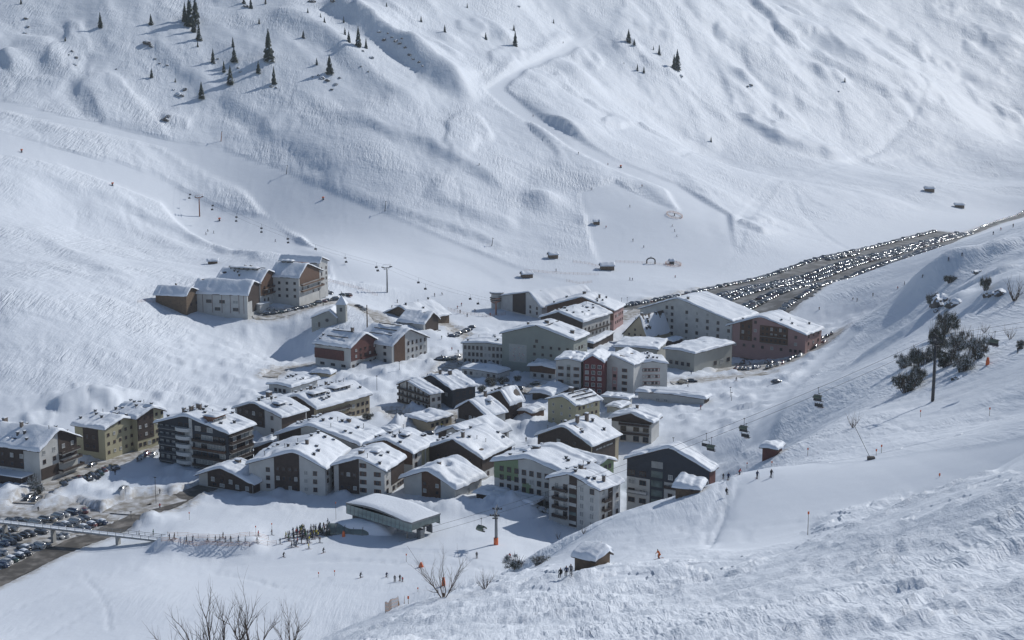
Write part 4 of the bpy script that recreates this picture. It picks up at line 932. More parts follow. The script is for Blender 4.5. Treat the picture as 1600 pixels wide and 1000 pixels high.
B = house('flat_building', 'flat roofed building behind the red and white hotel', (959, 541), (1029, 546.5), (1037, 531), None, 'L', vb=572, wall=grey, seed=43, T=.9, rise=.5, cat='building')
B = house('low_house', 'low brown and white house under heavy snow left of the red and white hotel', (830.5, 569), (869, 577), (880, 561), None, 'L', vb=596, wall=white, seed=44, T=1.2, rise=.8, cat='house')
panel(B, 'G', 0, 1, 2.8, None, brown); windows(B, 'G', .2, .8, 1.5, 1.5, 3, 1, 'd')
B = house('low_house', 'low snow humped outbuilding below the red and white hotel', (833, 612), (862, 619), (880, 604), None, 'L', vb=630, wall=wood, seed=45, T=1.3, rise=.8, cat='outbuilding')
# red and white hotel: four fronts, one hotel
def front(name, label, x0, x1, y0, y1, base, wall, apexpx=None, seed=1, T=.6, depth=14, cat='hotel', rise=None):
    D = at_z(x0, base, 0)[1]; z = at_depth(x0, y0, D)[2]
    l = at_z(x0, y0, z)[:2]; f = at_z(x1, y1, z)[:2]; e = (f - l) / np.hypot(*(f - l)); n = np.array([-e[1], e[0]])
    r = f + n * depth; k = r[1]; ru = 800 + r[0] / (k * CP + (CAMZ - z) * SP) * F
    rv = 500 - F * ((z - CAMZ) * CP + k * SP) / (k * CP - (z - CAMZ) * SP)
    return house(name, label, (x0, y0), (x1, y1), (ru, rv), apexpx, 'L', vb=base + (y1 - y0) * .9, wall=wall, seed=seed, T=T, cat=cat, oh=.45, rise=rise, melt=.35)
G_ = 'joined fronts of the red and white hotel'
B = front('hotel', 'white left front of the central red and white hotel with a narrow grey bay', 866.5, 909, 562.8, 565.5, 613, white, None, 46, 1.0, 14, rise=1.0); B.root['group'] = G_
windows(B, 'G', .2, .82, 1.8, 10, 2, 4, 's', 1.1, 1.2); panel(B, 'G', .44, .58, 0, 11.5, grey); windows(B, 'G', .51, .51, 1.8, 10, 1, 4, 'd', 1.1, 1.2, off=.15)
B = front('hotel', 'narrow dark red front of the central hotel', 909.5, 944, 565, 567, 617, redp, (926, 555), 47, .7, 15); B.root['group'] = G_
windows(B, 'G', .18, .82, 1.8, 11.6, 3, 5, 'w', 1.3, 1.3)
B = front('hotel', 'white gabled front of the central hotel with a pink painted bay', 944.5, 991, 566, 571, 613, white, (955, 554), 48, .6, 16); B.root['group'] = G_
windows(B, 'G', .68, .68, 1.8, 9.6, 1, 4, 's'); panel(B, 'G', .24, .42, 1.0, 10.4, mat('faded_pink', (.42, .26, .25), .85)); windows(B, 'G', .33, .33, 1.8, 9.6, 1, 4, 'd', 1.1, 1.2, off=.15)
B = front('hotel', 'white right front of the central hotel with red ornamental window bands', 991.5, 1045, 569.5, 568.5, 610, white, None, 49, .9, 14, rise=1.2); B.root['group'] = G_
for t in (2.9, 5.6, 8.3):
    panel(B, 'G', .10, .76, t - .7, t + .7, mat('ornament_red', (.30, .10, .09), .85), .06, 'ornament_band'); panel(B, 'G', .12, .74, t - .5, t + .5, white, .1, 'ornament_field'); windows(B, 'G', .2, .66, t, t, 5, 1, 'd', .9, 1.0, off=.11)
windows(B, 'G', .15, .7, 1.0, 1.0, 5, 1, 'd', 1.1, 1.0); vents(B, 4, 49)
b = MB(); b.tube([(0, 0, 0), (0, 0, 1)], 1)

# upper left hotels on their shelf
B = house('barn', 'brown wooden barn at the left end of the hillside hotels', (245, 458.8), (292, 463.4), (308, 455), (299.4, 449), 'R', vb=485, dep=664, wall=oldwood, seed=50, T=.6, cat='barn')
windows(B, 'G', .3, .7, 2, 2, 2, 1, 'd'); chimney(B, 0, .1, .8, .6, 1.2)
B = house('hotel', 'long white hotel right of the barn with thin brown wall stripes', (303, 457), (387.5, 462), (412, 449), (396.5, 439), 'R', vb=491, dep=668, wall=white, seed=51, T=.8, cat='hotel')
panel(B, 'G', .05, .95, 5.6, None, wood); panel(B, 'G', .25, .95, 0, 5.6, wood)
for s in (.16, .34, .52, .68, .84, .93): panel(B, 'S', s, s + .008, 0, None, redwood, .06, 'wall_stripe')
windows(B, 'S', .28, .78, 5.4, 5.4, 3, 1, 'd', 2.4, 1.4); windows(B, 'S', .44, .78, 1.8, 1.8, 2, 1, 'd', 2.4, 1.4)
B = house('hotel', 'brown gabled hotel with a long glazed dormer above the hillside drive', (342, 437), (407, 443), (432, 432), (419.4, 421), 'R', vb=478, dep=682, wall=white, seed=52, T=.6, cat='hotel')
panel(B, 'G', .02, .98, 4.6, None, brown); windows(B, 'G', .2, .8, 5.6, 8.4, 4, 2, 'd', off=.15); windows(B, 'G', .2, .9, 2, 2, 5, 1, 'd', 1.2, 1.6); balcony(B, 'G', .1, .9, 4.4, 1.3, brown); balcony(B, 'G', .15, .85, 7.3, 1.2, brown)
dormer(B, -.42, -.6, .6, 2.6, .8, dmetal, 'glazed_dormer', 6); chimney(B, 0, -.1); chimney(B, 0, .15); solar_rows(B, -.15, -.15, -.8, .8, 1); vents(B, 3, 52)
B = house('hotel', 'white hotel with red streaked roof and balconies above the hillside drive', (424, 431), (468, 435), (491, 422), (480.3, 411.5), 'R', vb=469, dep=690, wall=white, seed=53, T=.55, cat='hotel')
panel(B, 'G', .04, .96, 7.4, None, brown); windows(B, 'S', .3, .85, 1.6, 8.0, 3, 3, 'd'); windows(B, 'G', .15, .85, 2, 8, 4, 3, 'd')
for t in (3.4, 6.4): balcony(B, 'G', .05, 1.0, t, 1.5, brown)
dormer(B, -.4, -.1, .6, 2.0, .6, dmetal, 'dormer', 3); solar_rows(B, -.12, -.12, -.9, .9, 1, rust); chimney(B, 0, .5)
B = house('hotel', 'rearmost white hotel of the hillside group with a red brown roof edge', (438, 407), (500, 411.5), (512, 407), (504, 402), 'R', vb=455, dep=712, wall=white, seed=54, T=.5, cat='hotel')
windows(B, 'G', .25, .8, 3, 11, 2, 4, 'd', 1, 1.3); windows(B, 'S', .85, .95, 3, 9, 2, 3, 'd')
b = MB(); b.box((0, 0, 1.5), (9, 7, 4.0)); b.box((0, 0, 3.6), (9.6, 7.6, .25), mi=1); q = px(402, 484)
o = b.build('terrace_building', [white, SNOW]); o.location = (q.x, q.y, q.z); o.rotation_euler = (0, 0, -.5); tag(o, 'small white flat terrace building in front of the brown gabled hotel', 'annex')

# church
q = px(516, 517, 400); D = q.y; g_ = q.z
B = house('church', 'small grey church with a round window and a square bell tower', (484, 498), (527, 497.5), (540, 490), (514, 485), 'L', vb=516, dep=655, wall=grey, seed=55, T=.45, oh=.4, cat='church')
b = MB(); b.tube([(0, -.02, 0), (0, -.1, 0)], 1.2, 16); b.tube([(0, -.1, 0), (0, -.12, 0)], .8, 12, mi=1); p, a_ = fpos(B, 'G', .62, 4.6, .02); o = b.build('round_window', [concrete, glass], B.root); o.location = p
windows(B, 'G', .2, .3, 2.6, 2.6, 2, 1, 'd', .7, 2.0)
b = MB(); b.box((0, 0, 3.5), (4.4, 4.4, 17)); b.box((0, -2.22, 9.6), (1.2, .06, 1.8), mi=1); b.box((2.22, 0, 9.6), (.06, 1.2, 1.8), mi=1)
n = len(b.v); b.v += [(-2.7, -2.7, 12), (2.7, -2.7, 12), (2.7, 2.7, 12), (-2.7, 2.7, 12), (0, 0, 16.2)]
for i in range(4): b.face([n + i, n + (i + 1) % 4, n + 4], 2)
b.face([n + 3, n + 2, n + 1, n], 2); b.tube([(0, 0, 16), (0, 0, 18.2)], .09, 5, mi=3); b.box((0, 0, 17.5), (.8, .1, .1), mi=3)
o = b.build('bell_tower', [grey, glass, SNOW, dmetal], B.root); o.location = (B.w / 2 + 2.0, -B.l / 2 + 3.0, 0)
q = px(574, 520, 400)
b = MB(); b.tube([(0, 0, -1), (0, 0, 13)], [.35, .22], 7); o = b.build('wooden_mast', oldwood); o.location = q; tag(o, 'tall bare wooden mast between the church and the white hotel', 'mast')

B = house('hotel', 'white hotel with dark red brown upper floors below the church', (487.8, 536.6), (547.8, 544.5), (593, 532), (572, 520.3), 'R', vb=580, wall=white, seed=56, T=.7, cat='hotel')
panel(B, 'G', .02, 1, 3.9, None, redwood); panel(B, 'S', .0, .82, 3.9, 8.2, redwood, .6, 'wood_gallery'); windows(B, 'S', .2, .8, 1.6, 1.6, 3, 1, 'd', 2, 1.1); windows(B, 'G', .1, .9, 1.6, 1.6, 6, 1, 'd', 1.2, 1.2); windows(B, 'G', .2, .9, 5.6, 8.2, 5, 2, 'd', 1, 1.1, off=.15)
balcony(B, 'G', .35, 1.0, 3.6, 1.2, redwood); chimney(B, 0, -.35, 1.2, .9, 1.4); vents(B, 3, 56); solar_rows(B, -.5, -.1, -.5, .6, 2)
B = house('hotel', 'white hotel with a brown strip and rows of small windows below the church', (560, 531), (612.5, 541.5), (664, 526), (639.7, 513.7), 'R', vb=573, wall=white, seed=57, T=.7, cat='hotel')
panel(B, 'G', .06, .36, 1.0, None, brown); windows(B, 'G', .46, .93, 2, 8.4, 5, 3, 'd', .9, 1.5); windows(B, 'S', .5, .8, 2, 8, 2, 3, 'd', 1.4, 1.3); solar_rows(B, -.6, -.1, -.6, .6, 3)
B = house('chalet', 'white chalet with a dark wood gable at the bend above the village', (617, 503.5), (663, 507), (692, 499), (678, 488.5), 'R', vb=538, wall=white, seed=58, T=.8, cat='chalet')
panel(B, 'G', .12, 1, 3.6, None, wood); windows(B, 'S', .55, .7, 5, 5, 1, 1, 'd', 2.2, 1.3); windows(B, 'G', .2, .8, 1.8, 1.8, 3, 1, 'd'); windows(B, 'G', .3, .8, 5, 5, 3, 1, 'd', off=.15); balcony(B, 'G', .3, 1.0, 3.5, 1.4, wood)
B = house('barn', 'big barn under a broad snow roof behind the white chalet', (602, 491), (655, 502), (696, 489.5), (624, 478), 'L', vb=520, wall=oldwood, seed=59, T=.8, cat='barn')
vents(B, 3, 59)

# infill in the village middle
B = house('terrace_building', 'low terrace building with tan front below the half timbered house', (634, 650), (668, 660), (704, 648), None, 'L', vb=674, wall=tan, seed=80, T=.9, rise=.4, cat='annex', oh=.5)
windows(B, 'S', .2, .8, 1.5, 1.5, 4, 1, 'd')
B = house('shed', 'snow loaded shed behind the two smooth roofs in the village middle', (596, 672), (612, 677), (624, 670), None, 'L', vb=690, wall=wood, seed=81, T=1.1, rise=.4, cat='shed', oh=.4)
B = house('garage', 'small dark garage left of the plain yellow house', (812, 640), (832, 646), (846, 638), None, 'L', vb=660, wall=brown, seed=82, T=.9, rise=.5, cat='garage', oh=.4)
B = house('garage', 'low garage between the yellow house and the central hotel', (948, 634), (968, 638), (982, 630), None, 'L', vb=652, wall=grey, seed=83, T=.9, rise=.4, cat='garage', oh=.4)
B = house('annex', 'long low annex under the huge grey hotel', (722, 575), (778, 584), (796, 577), None, 'L', vb=594, wall=white, seed=84, T=.8, rise=.4, cat='annex', oh=.4)
windows(B, 'G', .1, .9, 1.3, 1.3, 6, 1, 'd')
B = house('shed', 'small snow topped shed right of the steep roofed house', (1040, 531), (1052, 534), (1062, 528), None, 'L', vb=545, wall=wood, seed=85, T=.8, rise=.4, cat='shed', oh=.3)
# huts
B = house('hut', 'brown wooden hut sunk in the snow slope in the foreground', (887, 870.5), (931, 878.5), (966, 867), (950, 859.5), 'R', vb=885, dep=245, wall=oldwood, seed=60, T=.7, cat='hut', oh=.45)
b = MB(); b.tube([(0, 0, 0), (0, 0, 1.6)], .12, 6); o = b.build('chimney_pipe', oldwood, B.root); o.location = (.3 * B.w, -.2 * B.l, B.h + .4)
B = house('hut', 'grey wooden hut on the crest above the white balconied block', (1046, 765), (1094, 766.5), (1120, 758), (1106, 749), 'R', vb=770, dep=300, wall=oldwood, seed=61, T=.9, cat='hut', oh=.5)
B = house('hut', 'little brown hut under a wide snow slab beside the piste', (1183, 701), (1216, 703), (1236, 695), None, 'L', vb=711, dep=330, wall=redwood, seed=62, T=1.1, cat='hut', rise=.2, oh=.7)
def far_hut(label, u0, u1, vt, vb_, wallm=oldwood, rz=.1, seed=70):
    q = px((u0 + u1) / 2, vb_, 350); s = F / q.y; w = (u1 - u0) / s * .9; h = (vb_ - vt) / s
    r_ = empty('hut', q, rz); tag(r_, label, 'hut'); b = MB(); hh = h * .5
    b.box((0, 0, hh / 2 - .5), (w * .86, w * .55, hh + 1)); b.build('wall', wallm, r_)
    b = MB(); b.v = [(-w/2, -w*.36, hh*.85), (w/2, -w*.36, hh*.85), (w/2, 0, hh + h*.25), (-w/2, 0, hh + h*.25), (w/2, w*.36, hh*.85), (-w/2, w*.36, hh*.85)]
    b.face([0, 1, 2, 3]); b.face([3, 2, 4, 5]); b.face([0, 3, 5]); b.face([1, 4, 2]); b.build('roof', fascia, r_)
    s_ = snow_cover(w, w * .72, 0, h * .35, hh * .9, .4, seed, r_, nx=12, ny=12); s_.rotation_euler = (0, 0, math.pi / 2); s_.location = (0, 0, 0)
    s_.data.transform(Matrix.Scale(1, 4)); x_ = s_.data
    # snow_cover runs its ridge along y: swap proportions
    for v_ in x_.vertices: v_.co.x *= .72; v_.co.y /= .72
    return r_
far_hut('small dark hut on the slope above the hillside hotels', 323, 342, 402, 412, rz=.2, seed=71)
far_hut('upper brown hut beside the nursery slope', 855, 873, 391, 403, rz=.3, seed=72)
far_hut('ski school hut behind an orange net on the nursery slope', 935, 962, 407, 421, rz=.1, seed=73)
far_hut('lower dark hut left of the nursery slope', 812, 834, 421, 433, rz=.3, seed=74)
far_hut('left one of the two lonely huts on the far valley floor', 1443, 1461, 289, 299, rz=-.1, seed=75)
far_hut('right one of the two lonely huts on the far valley floor', 1490, 1508, 315, 324, rz=-.2, seed=76)
far_hut('tiny lift hut halfway up the nursery slope', 926, 938, 341, 350, rz=.1, seed=77)
far_hut('tiny control hut at the foot of the practice lift', 1045, 1054, 403, 412, dmetal, rz=.1, seed=78)

# ---------------------------------------------------------------- trees, rocks, shrubs
needle = mat('spruce_needles', (.028, .045, .030), .8, var=.35, vscale=1.5)
bark = mat('bark', (.085, .062, .048), .9, var=.2, vscale=3)
twig = mat('bare_twigs', (.12, .085, .065), .9, var=.2, vscale=2)
pine = mat('mountain_pine_needles', (.075, .078, .055), .85, var=.4, vscale=.8)
rock = mat('dark_rock', (.11, .10, .095), .9, var=.35, vscale=.6, bump=.15, bscale=1.5)
def spruce_mesh(seed, H=1.0):
    rr = random.Random(seed); b = MB(); n = 17
    for i in range(n):
        f = i / (n - 1); z = .08 + .90 * f; R_ = (.20 * (1 - f) ** .85 + .012) * rr.uniform(.8, 1.15); k = 11 if f < .7 else 7; a0 = rr.random() * 6
        for j in range(k):
            a = a0 + 2 * math.pi * j / k + rr.uniform(-.2, .2); r = R_ * rr.uniform(.65, 1.2); w = r * .50 + .012; dz = -.05 - r * .30
            c, s_ = math.cos(a), math.sin(a); m = len(b.v)
            b.v += [(c * .005, s_ * .005, z + .035), (c * r * .6 - s_ * w, s_ * r * .6 + c * w, z + dz * .45), (c * r, s_ * r, z + dz), (c * r * .6 + s_ * w, s_ * r * .6 - c * w, z + dz * .45)]
            b.face([m, m + 1, m + 2], 0); b.face([m, m + 2, m + 3], 0)
            if rr.random() < .16: m2 = len(b.v); b.v += [(x, y, zz + .008) for x, y, zz in b.v[m:m + 3]]; b.face([m2, m2 + 1, m2 + 2], 1)
    return b.mesh('crown', [needle, SNOW])
def trunk_mesh():
    b = MB(); b.tube([(0, 0, -.15), (0, 0, .3), (0, 0, .96)], [.020, .015, .003], 6); return b.mesh('trunk', bark)
SPR = [spruce_mesh(i) for i in range(5)]; TRK = trunk_mesh()
TREES = [(33,6,9,'at the top left corner'),(157,43,22,'standing alone on a snow rib left of the rock ledge'),(236,38,15,'beside a rock above the hollow'),(297,40,46,'tallest of the dense clump at the top edge'),(306,36,40,'right of the tallest in the dense clump'),(289,33,28,'left edge of the dense clump'),(303,50,26,'at the front of the dense clump'),(311,62,24,'just below the dense clump'),
 (309,73,9,'tiny and alone below the dense clump'),(333,98,21,'slim, on the open slope below the dense clump'),(350,112,16,'left of the two standing together mid slope'),(360,132,28,'on the point of a snow rib mid slope'),(366,96,22,'above the pair mid slope'),(364,73,14,'upper one of a thin vertical pair'),(404,114,18,'small, left below the tall solitary spruce'),(315,153,24,'lowest on the left part of the slope'),(420,95,47,'tall solitary spruce with a full narrow crown'),
 (381,5,12,'cut by the top edge right of the dense clump'),(392,13,15,'cut by the top edge beside a rock'),(415,6,9,'at the very top edge left of the ridge'),(102,64,7,'tiny, on the left rib'),(237,121,13,'dark and short in the middle of the hollow'),(274,128,6,'tiny, above the rocky outcrop'),(428,131,26,'slim, below the tall solitary spruce'),(405,37,8,'tiny, high above the tall solitary spruce'),
 (474,59,11,'small, beside a round bush'),(537,35,9,'tiny, near the gully crest'),(507,35,8,'tiny, left of the gully crest'),(501,27,6,'smallest in the row near the ridge top'),(539,54,11,'left of the tree row beside the gully'),(545,65,16,'second in the tree row beside the gully'),(560,73,30,'highest in the tree row beside the gully'),(572,75,15,'right end of the tree row beside the gully'),(515,115,28,'growing on top of the rocky knoll'),
 (495,101,10,'small, left of the rocky knoll'),(695,50,11,'small, right of the deep gully'),(658,34,8,'tiny, above the deep gully on its right'),(759,61,10,'small and alone right of the deep gully'),(604,10,6,'tiny, at the head of the deep gully'),(982,66,19,'left one at the head of the central cornice'),(991,70,9,'short, just right of the cornice head'),(1021,78,6,'tiny, above the cornice'),
 (1030,85,14,'middle one above the cornice'),(1053,108,22,'left of the twin spruces at the end of the cornice'),(1058,109,30,'right and taller of the twin spruces at the end of the cornice'),(996,110,10,'left one of two dark dots below the cornice'),(1006,114,10,'right one of two dark dots below the cornice'),(1111,221,8,'alone at the foot of the mountain'),(1320,128,7,'beside the twin snow mounds on the right'),(805,72,22,'on the rib above the ski road'),(803,48,9,'tiny, above the spruce on the rib'),
 (481,20,7,'tiny, near the top edge right of centre left'),(730,12,7,'tiny, near the top edge left of the ski road'),(865,36,6,'tiny, beside the upper bend of the ski road')]
for i, (u, v, hp, lab) in enumerate(TREES):
    q = px(u, v, 500); H = hp / F * q.y * 1.03 + .6; r_ = empty('spruce_tree', q - Vector((0, 0, .4)), R.uniform(0, 6)); tag(r_, 'dark spruce ' + lab, 'tree', 'spruces on the mountain side')
    wd = R.uniform(.85, 1.25)
    c = link(SPR[i % 5], 'crown', r_); c.scale = (H * wd, H * wd, H); t = link(TRK, 'trunk', r_); t.scale = (H, H, H)
def rock_mesh(seed, snow=.45):
    rr = random.Random(seed); bm = bmesh.new(); bmesh.ops.create_icosphere(bm, subdivisions=3, radius=1)
    o_ = rr.uniform(0, 99); co = np.array([v.co[:] for v in bm.verts]); n = fbm(co[:, 0] * 1.6 + o_, co[:, 1] * 1.6 + co[:, 2] * 1.9, 4, seed, .6)
    for v, k in zip(bm.verts, n): v.co *= 1 + .38 * k
    for v in bm.verts: v.co.z *= .75
    bm.normal_update(); me = bpy.data.meshes.new('rock')
    for f in bm.faces: f.material_index = 1 if f.normal.z > snow + rr.uniform(-.12, .12) else 0; f.smooth = False
    bm.to_mesh(me); bm.free(); me.materials.append(rock); me.materials.append(SNOW); return me
RK = [rock_mesh(i, .25 + .07 * i) for i in range(5)]
ROCKS = [(40,29,5),(43,42,5),(38,52,4),(113,80,4),(119,90,5),(116,101,5),(108,86,3),(230,68,9),(236,72,6),(242,92,4),(249,99,3),(261,102,4),(279,148,7),(288,140,6),(285,150,5),(272,140,4),(497,118,4),(503,122,6),(512,126,6),(524,132,5),(518,140,4),(531,122,4),(488,120,3),(356,116,3),(372,106,4),(375,112,4),(424,135,5),(432,137,3),(258,187,8),(262,182,6),
 (580,90,6),(567,80,4),(592,50,4),(600,62,5),(606,52,3),(612,58,4),(618,64,6),(624,68,5),(633,74,4),(640,86,5),(646,92,4),(655,97,4),(660,103,3),(628,60,3),(564,104,3),(575,112,3),(1064,119,5),(1173,133,4),(1168,135,3),(1310,143,3),(182,108,3),(340,92,3),(384,10,6),(487,3,8),(520,2,7),(810,10,4)]
rg = 'rocks showing through the snow of the mountain side'
def where(u, v):
    if v < 60 and u > 555: return 'near the top of the deep gully'
    if u > 555 and u < 670: return 'inside the deep gully'
    if u > 1000: return 'on the right part of the mountain side'
    if 480 < u < 540: return 'on the rocky knoll under the spruce'
    if u < 130: return 'on the far left rib'
    if u < 265 and v < 110: return 'on the ledge at the edge of the hollow'
    if u < 300 and v > 160: return 'at the dark cleft beside the ski road'
    if u < 300: return 'on the outcrop below the hollow'
    return 'beside the scattered spruces mid slope'
for i, (u, v, wp) in enumerate(ROCKS):
    q = px(u, v, 500); s = wp / F * q.y / 2 * 1.25; o = link(RK[i % 5], 'rock', None, q, (R.uniform(-.3, .3), R.uniform(-.3, .3), R.uniform(0, 6))); o.scale = (s * 1.2, s, s * .9)
    tag(o, 'dark snow capped rock ' + where(u, v), 'rock', rg)
# big rocks on the right hillside
for u, v, w, h, lab in [(1468,474,24,22,'dark rock face under a snow lip, left one on the right hillside'),(1492,476,22,13,'lower right part of the left rock face on the right hillside'),(1545,462,14,16,'narrow dark rock on the right hillside below the second snow lip'),(1562,458,20,9,'flat dark rock right of the narrow one on the right hillside'),(1462,486,8,6,'little dark boulder under the left rock face'),(1495,592,14,12,'snow crusted boulder between the dwarf pines'),(1530,425,18,6,'grey rock in the shaded hollow high on the right hillside')]:
    q = px(u, v, 100); o = link(RK[int(u) % 5], 'rock', None, q, (0, 0, u)); k = q.y / F; o.scale = (w * k * .62, w * k * .45, h * k * .85); tag(o, lab, 'rock')
def shrub_mesh(seed, n=5600, dens=.55, snowf=.13, m=None):
    rr = random.Random(seed); b = MB(); lob = [(rr.uniform(-.8, .8), rr.uniform(-.6, .6), rr.uniform(.02, .72), rr.uniform(.14, .34)) for _ in range(24)]
    for i in range(n):
        cx, cy, cz, r = lob[rr.randrange(24)]; a = rr.uniform(0, 6.28); e = math.asin(rr.uniform(-.4, 1)); q = r * rr.uniform(.15, 1.25)
        p = Vector((cx + q * math.cos(a) * math.cos(e), cy + q * math.sin(a) * math.cos(e), max(.0, cz + q * math.sin(e) * .9)))
        s = rr.uniform(.03, .075); d = Vector((rr.gauss(0, 1), rr.gauss(0, 1), rr.gauss(.5, 1))).normalized(); t = d.cross(Vector((rr.gauss(0, 1), rr.gauss(0, 1), rr.gauss(0, 1)))).normalized()
        k = len(b.v); b.v += [tuple(p - t * s * .22), tuple(p + t * s * .22), tuple(p + d * s * 3.2)]; b.face([k, k + 1, k + 2], 1 if rr.random() < snowf * (1.6 if e > .6 else .7) else 0)
    return b.mesh('foliage', [m or pine, SNOW])
def stems_mesh(seed, n=44):
    rr = random.Random(seed); b = MB()
    for i in range(n):
        a = rr.uniform(0, 6.28); r = rr.uniform(.2, .95); h = rr.uniform(.5, 1.25); b.tube([(r * .3 * math.cos(a), r * .3 * math.sin(a), -.1), (r * .7 * math.cos(a), r * .7 * math.sin(a), h * .6), (r * math.cos(a), r * math.sin(a), h)], [.018, .012, .004], 3, cap=False)
    return b.mesh('branch', twig)
SHF = [shrub_mesh(i) for i in range(4)]; SHS = [stems_mesh(i) for i in range(3)]; SHW = [shrub_mesh(9 + i, 3600, snowf=.30) for i in range(2)]
SHR = [(1418,612,24,30,'lowest dwarf pine at the left end of the right hand thicket',0),(1434,598,20,30,'dark dwarf pine behind the lowest one in the thicket',0),(1438,572,18,30,'dwarf pine left of the thick lift pole',0),(1464,556,20,52,'tall dwarf pine right behind the thick lift pole',0),(1478,522,18,36,'topmost dwarf pine of the thicket against the snow lip',0),
  (1480,572,24,30,'dwarf pine in the middle of the thicket',0),(1504,580,24,36,'frosted dwarf pine right of the thicket middle',1),(1524,562,24,44,'frosted tall shrub at the right end of the thicket',1),(1497,548,24,34,'frosted shrub at the back of the thicket',1),(1412,575,14,24,'thin frosted shrub at the upper left of the thicket',1),
  (1455,478,12,22,'small shrub on the left rock face of the right hillside',0),(1540,455,10,24,'small shrub over the narrow rock on the right hillside',0),(1484,442,10,12,'small tuft on the snow lip high on the right hillside',0),(1594,545,10,14,'little bush at the right edge of the photo',0),(806,888,20,22,'snow bent bush left of the foreground hut',1),(842,882,16,16,'low snow covered bush close to the foreground hut',1)]
for i, (u, v, rw, hp, lab, fr) in enumerate(SHR):
    q = px(u, v, 100); k = q.y / F; r_ = empty('shrub', q, i * 1.3); tag(r_, lab, 'shrub'); s = (rw * k * 1.12, rw * k * .8, hp * k * 1.0)
    f = link((SHW if fr else SHF)[i % (2 if fr else 4)], 'foliage', r_); f.scale = s; g = link(SHS[i % 3], 'branch', r_); g.scale = s
def bare_tree_mesh(seed, stems=4, spread=.35, depth=4, thick=.022):
    rr = random.Random(seed); b = MB()
    def grow(p, d, L_, r, lv):
        pts = [p]; q = p.copy(); dd = d.copy(); n = 4
        for i in range(n):
            dd = (dd + Vector((rr.gauss(0, .12), rr.gauss(0, .12), rr.uniform(-.02, .12)))).normalized(); q = q + dd * L_ / n; pts.append(q.copy())
        b.tube(pts, [r * (1 - .75 * i / n) for i in range(n + 1)], 3 if lv > 0 else 5, cap=False)
        if lv >= depth: return
        for i in range(1, n + 1):
            for _ in range(2 if lv < 3 else 1):
                if rr.random() < .82:
                    a = Vector((rr.gauss(0, 1), rr.gauss(0, 1), rr.gauss(.2, .5))); a = (dd * 1.25 + a.normalized() * .8).normalized()
                    grow(pts[i], a, L_ * rr.uniform(.38, .62), r * .52 * (1 - .12 * i), lv + 1)
    for i in range(stems):
        a = 2 * math.pi * i / stems + rr.uniform(-.4, .4); grow(Vector((.02 * math.cos(a), .02 * math.sin(a), -.05)), Vector((spread * math.cos(a), spread * math.sin(a), 1)).normalized(), rr.uniform(.5, .68), thick, 1 if stems > 2 else 0)
    return b.mesh('branches', twig)
BT = [bare_tree_mesh(3, 5, .42, 3, .019), bare_tree_mesh(5, 4, .28, 3, .018), bare_tree_mesh(8, 6, .8, 3, .014), bare_tree_mesh(11, 9, .55, 2, .013)]
def bare(u, D, vtop, lab, mi, name='bare_tree', vbase=None, wide=1.0):
    if vbase is not None: q = px(u, vbase, 100)
    else: q = at_depth(u, 1000, D); q = Vector((q[0], D, gzf(q[0], D)))
    top = at_depth(u, vtop, q.y)[2]; H = (top - q.z) / .93; r_ = empty(name, q, u * .7); tag(r_, lab, 'tree' if name == 'bare_tree' else 'bush')
    o = link(BT[mi], 'branches', r_); o.scale = (H * wide, H * wide, H); b = MB(); b.tube([(0, 0, -.6), (0, 0, H * .07)], [H * .03, H * .02], 6); b.build('trunk', bark, r_); return r_
bare(335, 118, 897, 'tall bare tree in the bottom foreground, left and highest of the three', 0, wide=.75)
bare(392, 121, 912, 'middle bare tree in the bottom foreground with upright forked branches', 1, wide=.8)
bare(452, 124, 935, 'smaller bare tree on the right of the three in the bottom foreground', 1, wide=.8)
bare(292, 116, 960, 'short bare sapling at the left foot of the three foreground trees', 1, wide=.7)
bare(693, 0, 852, 'wide spreading bare tree on the crest below the glass lift station', 2, vbase=933, wide=.85)
bare(757, 0, 884, 'bushy bare thicket right of the wide spreading bare tree', 3, 'bush', 920)
for u, vb_, vt, lab in [(912,834,818,'small bare bush on the crest below the white balconied block'),(872,842,828,'faint twiggy bush in the snow left of the crest'),(1333,668,640,'thin twigs sticking out of the snow beside the leaning cable'),(1538,520,500,'thin bare twigs above the right hand thicket'),(1585,470,425,'tall thin bare sapling near the right edge'),(1578,530,505,'bare twigs near the right edge beside the lift chair'),(895,820,806,'bare twig on the snow crest close to the white balconied block')]:
    bare(u, 0, vt, lab, 3, 'bush', vb_)
for u, v, lab in [(62,770,'snow dusted round tree beside the leftmost hotel'),(55,762,'dark tree between the leftmost hotel and the street')]:
    q = Vector(at_z(u, v, 0)); r_ = empty('small_tree', q, 0); tag(r_, lab, 'tree'); f = link(SHW[0], 'foliage', r_); f.scale = (2.2, 2.2, 4.0); g = link(SHS[0], 'branch', r_); g.scale = (1.8, 1.8, 3.6)
for u, v, w, lab in [(768,603,3.2,'dark leafless shrub in the shaded yard of the huge grey hotel'),(785,600,2.6,'shrub right in the shaded yard of the huge grey hotel'),(752,612,2.4,'shrub left in the shaded yard of the huge grey hotel'),(808,595,2.0,'small shrub under the huge grey hotel'),(575,655,2.2,'dark shrub beside the snow block in the village lane'),(860,795,2.0,'shrub at the foot of the green hotel')]:
    q = px(u, v, 300); r_ = empty('shrub', q, u); tag(r_, lab, 'shrub'); f = link(SHF[0], 'foliage', r_); f.scale = (w, w, w * 1.1); g = link(SHS[1], 'branch', r_); g.scale = (w, w, w * 1.3)

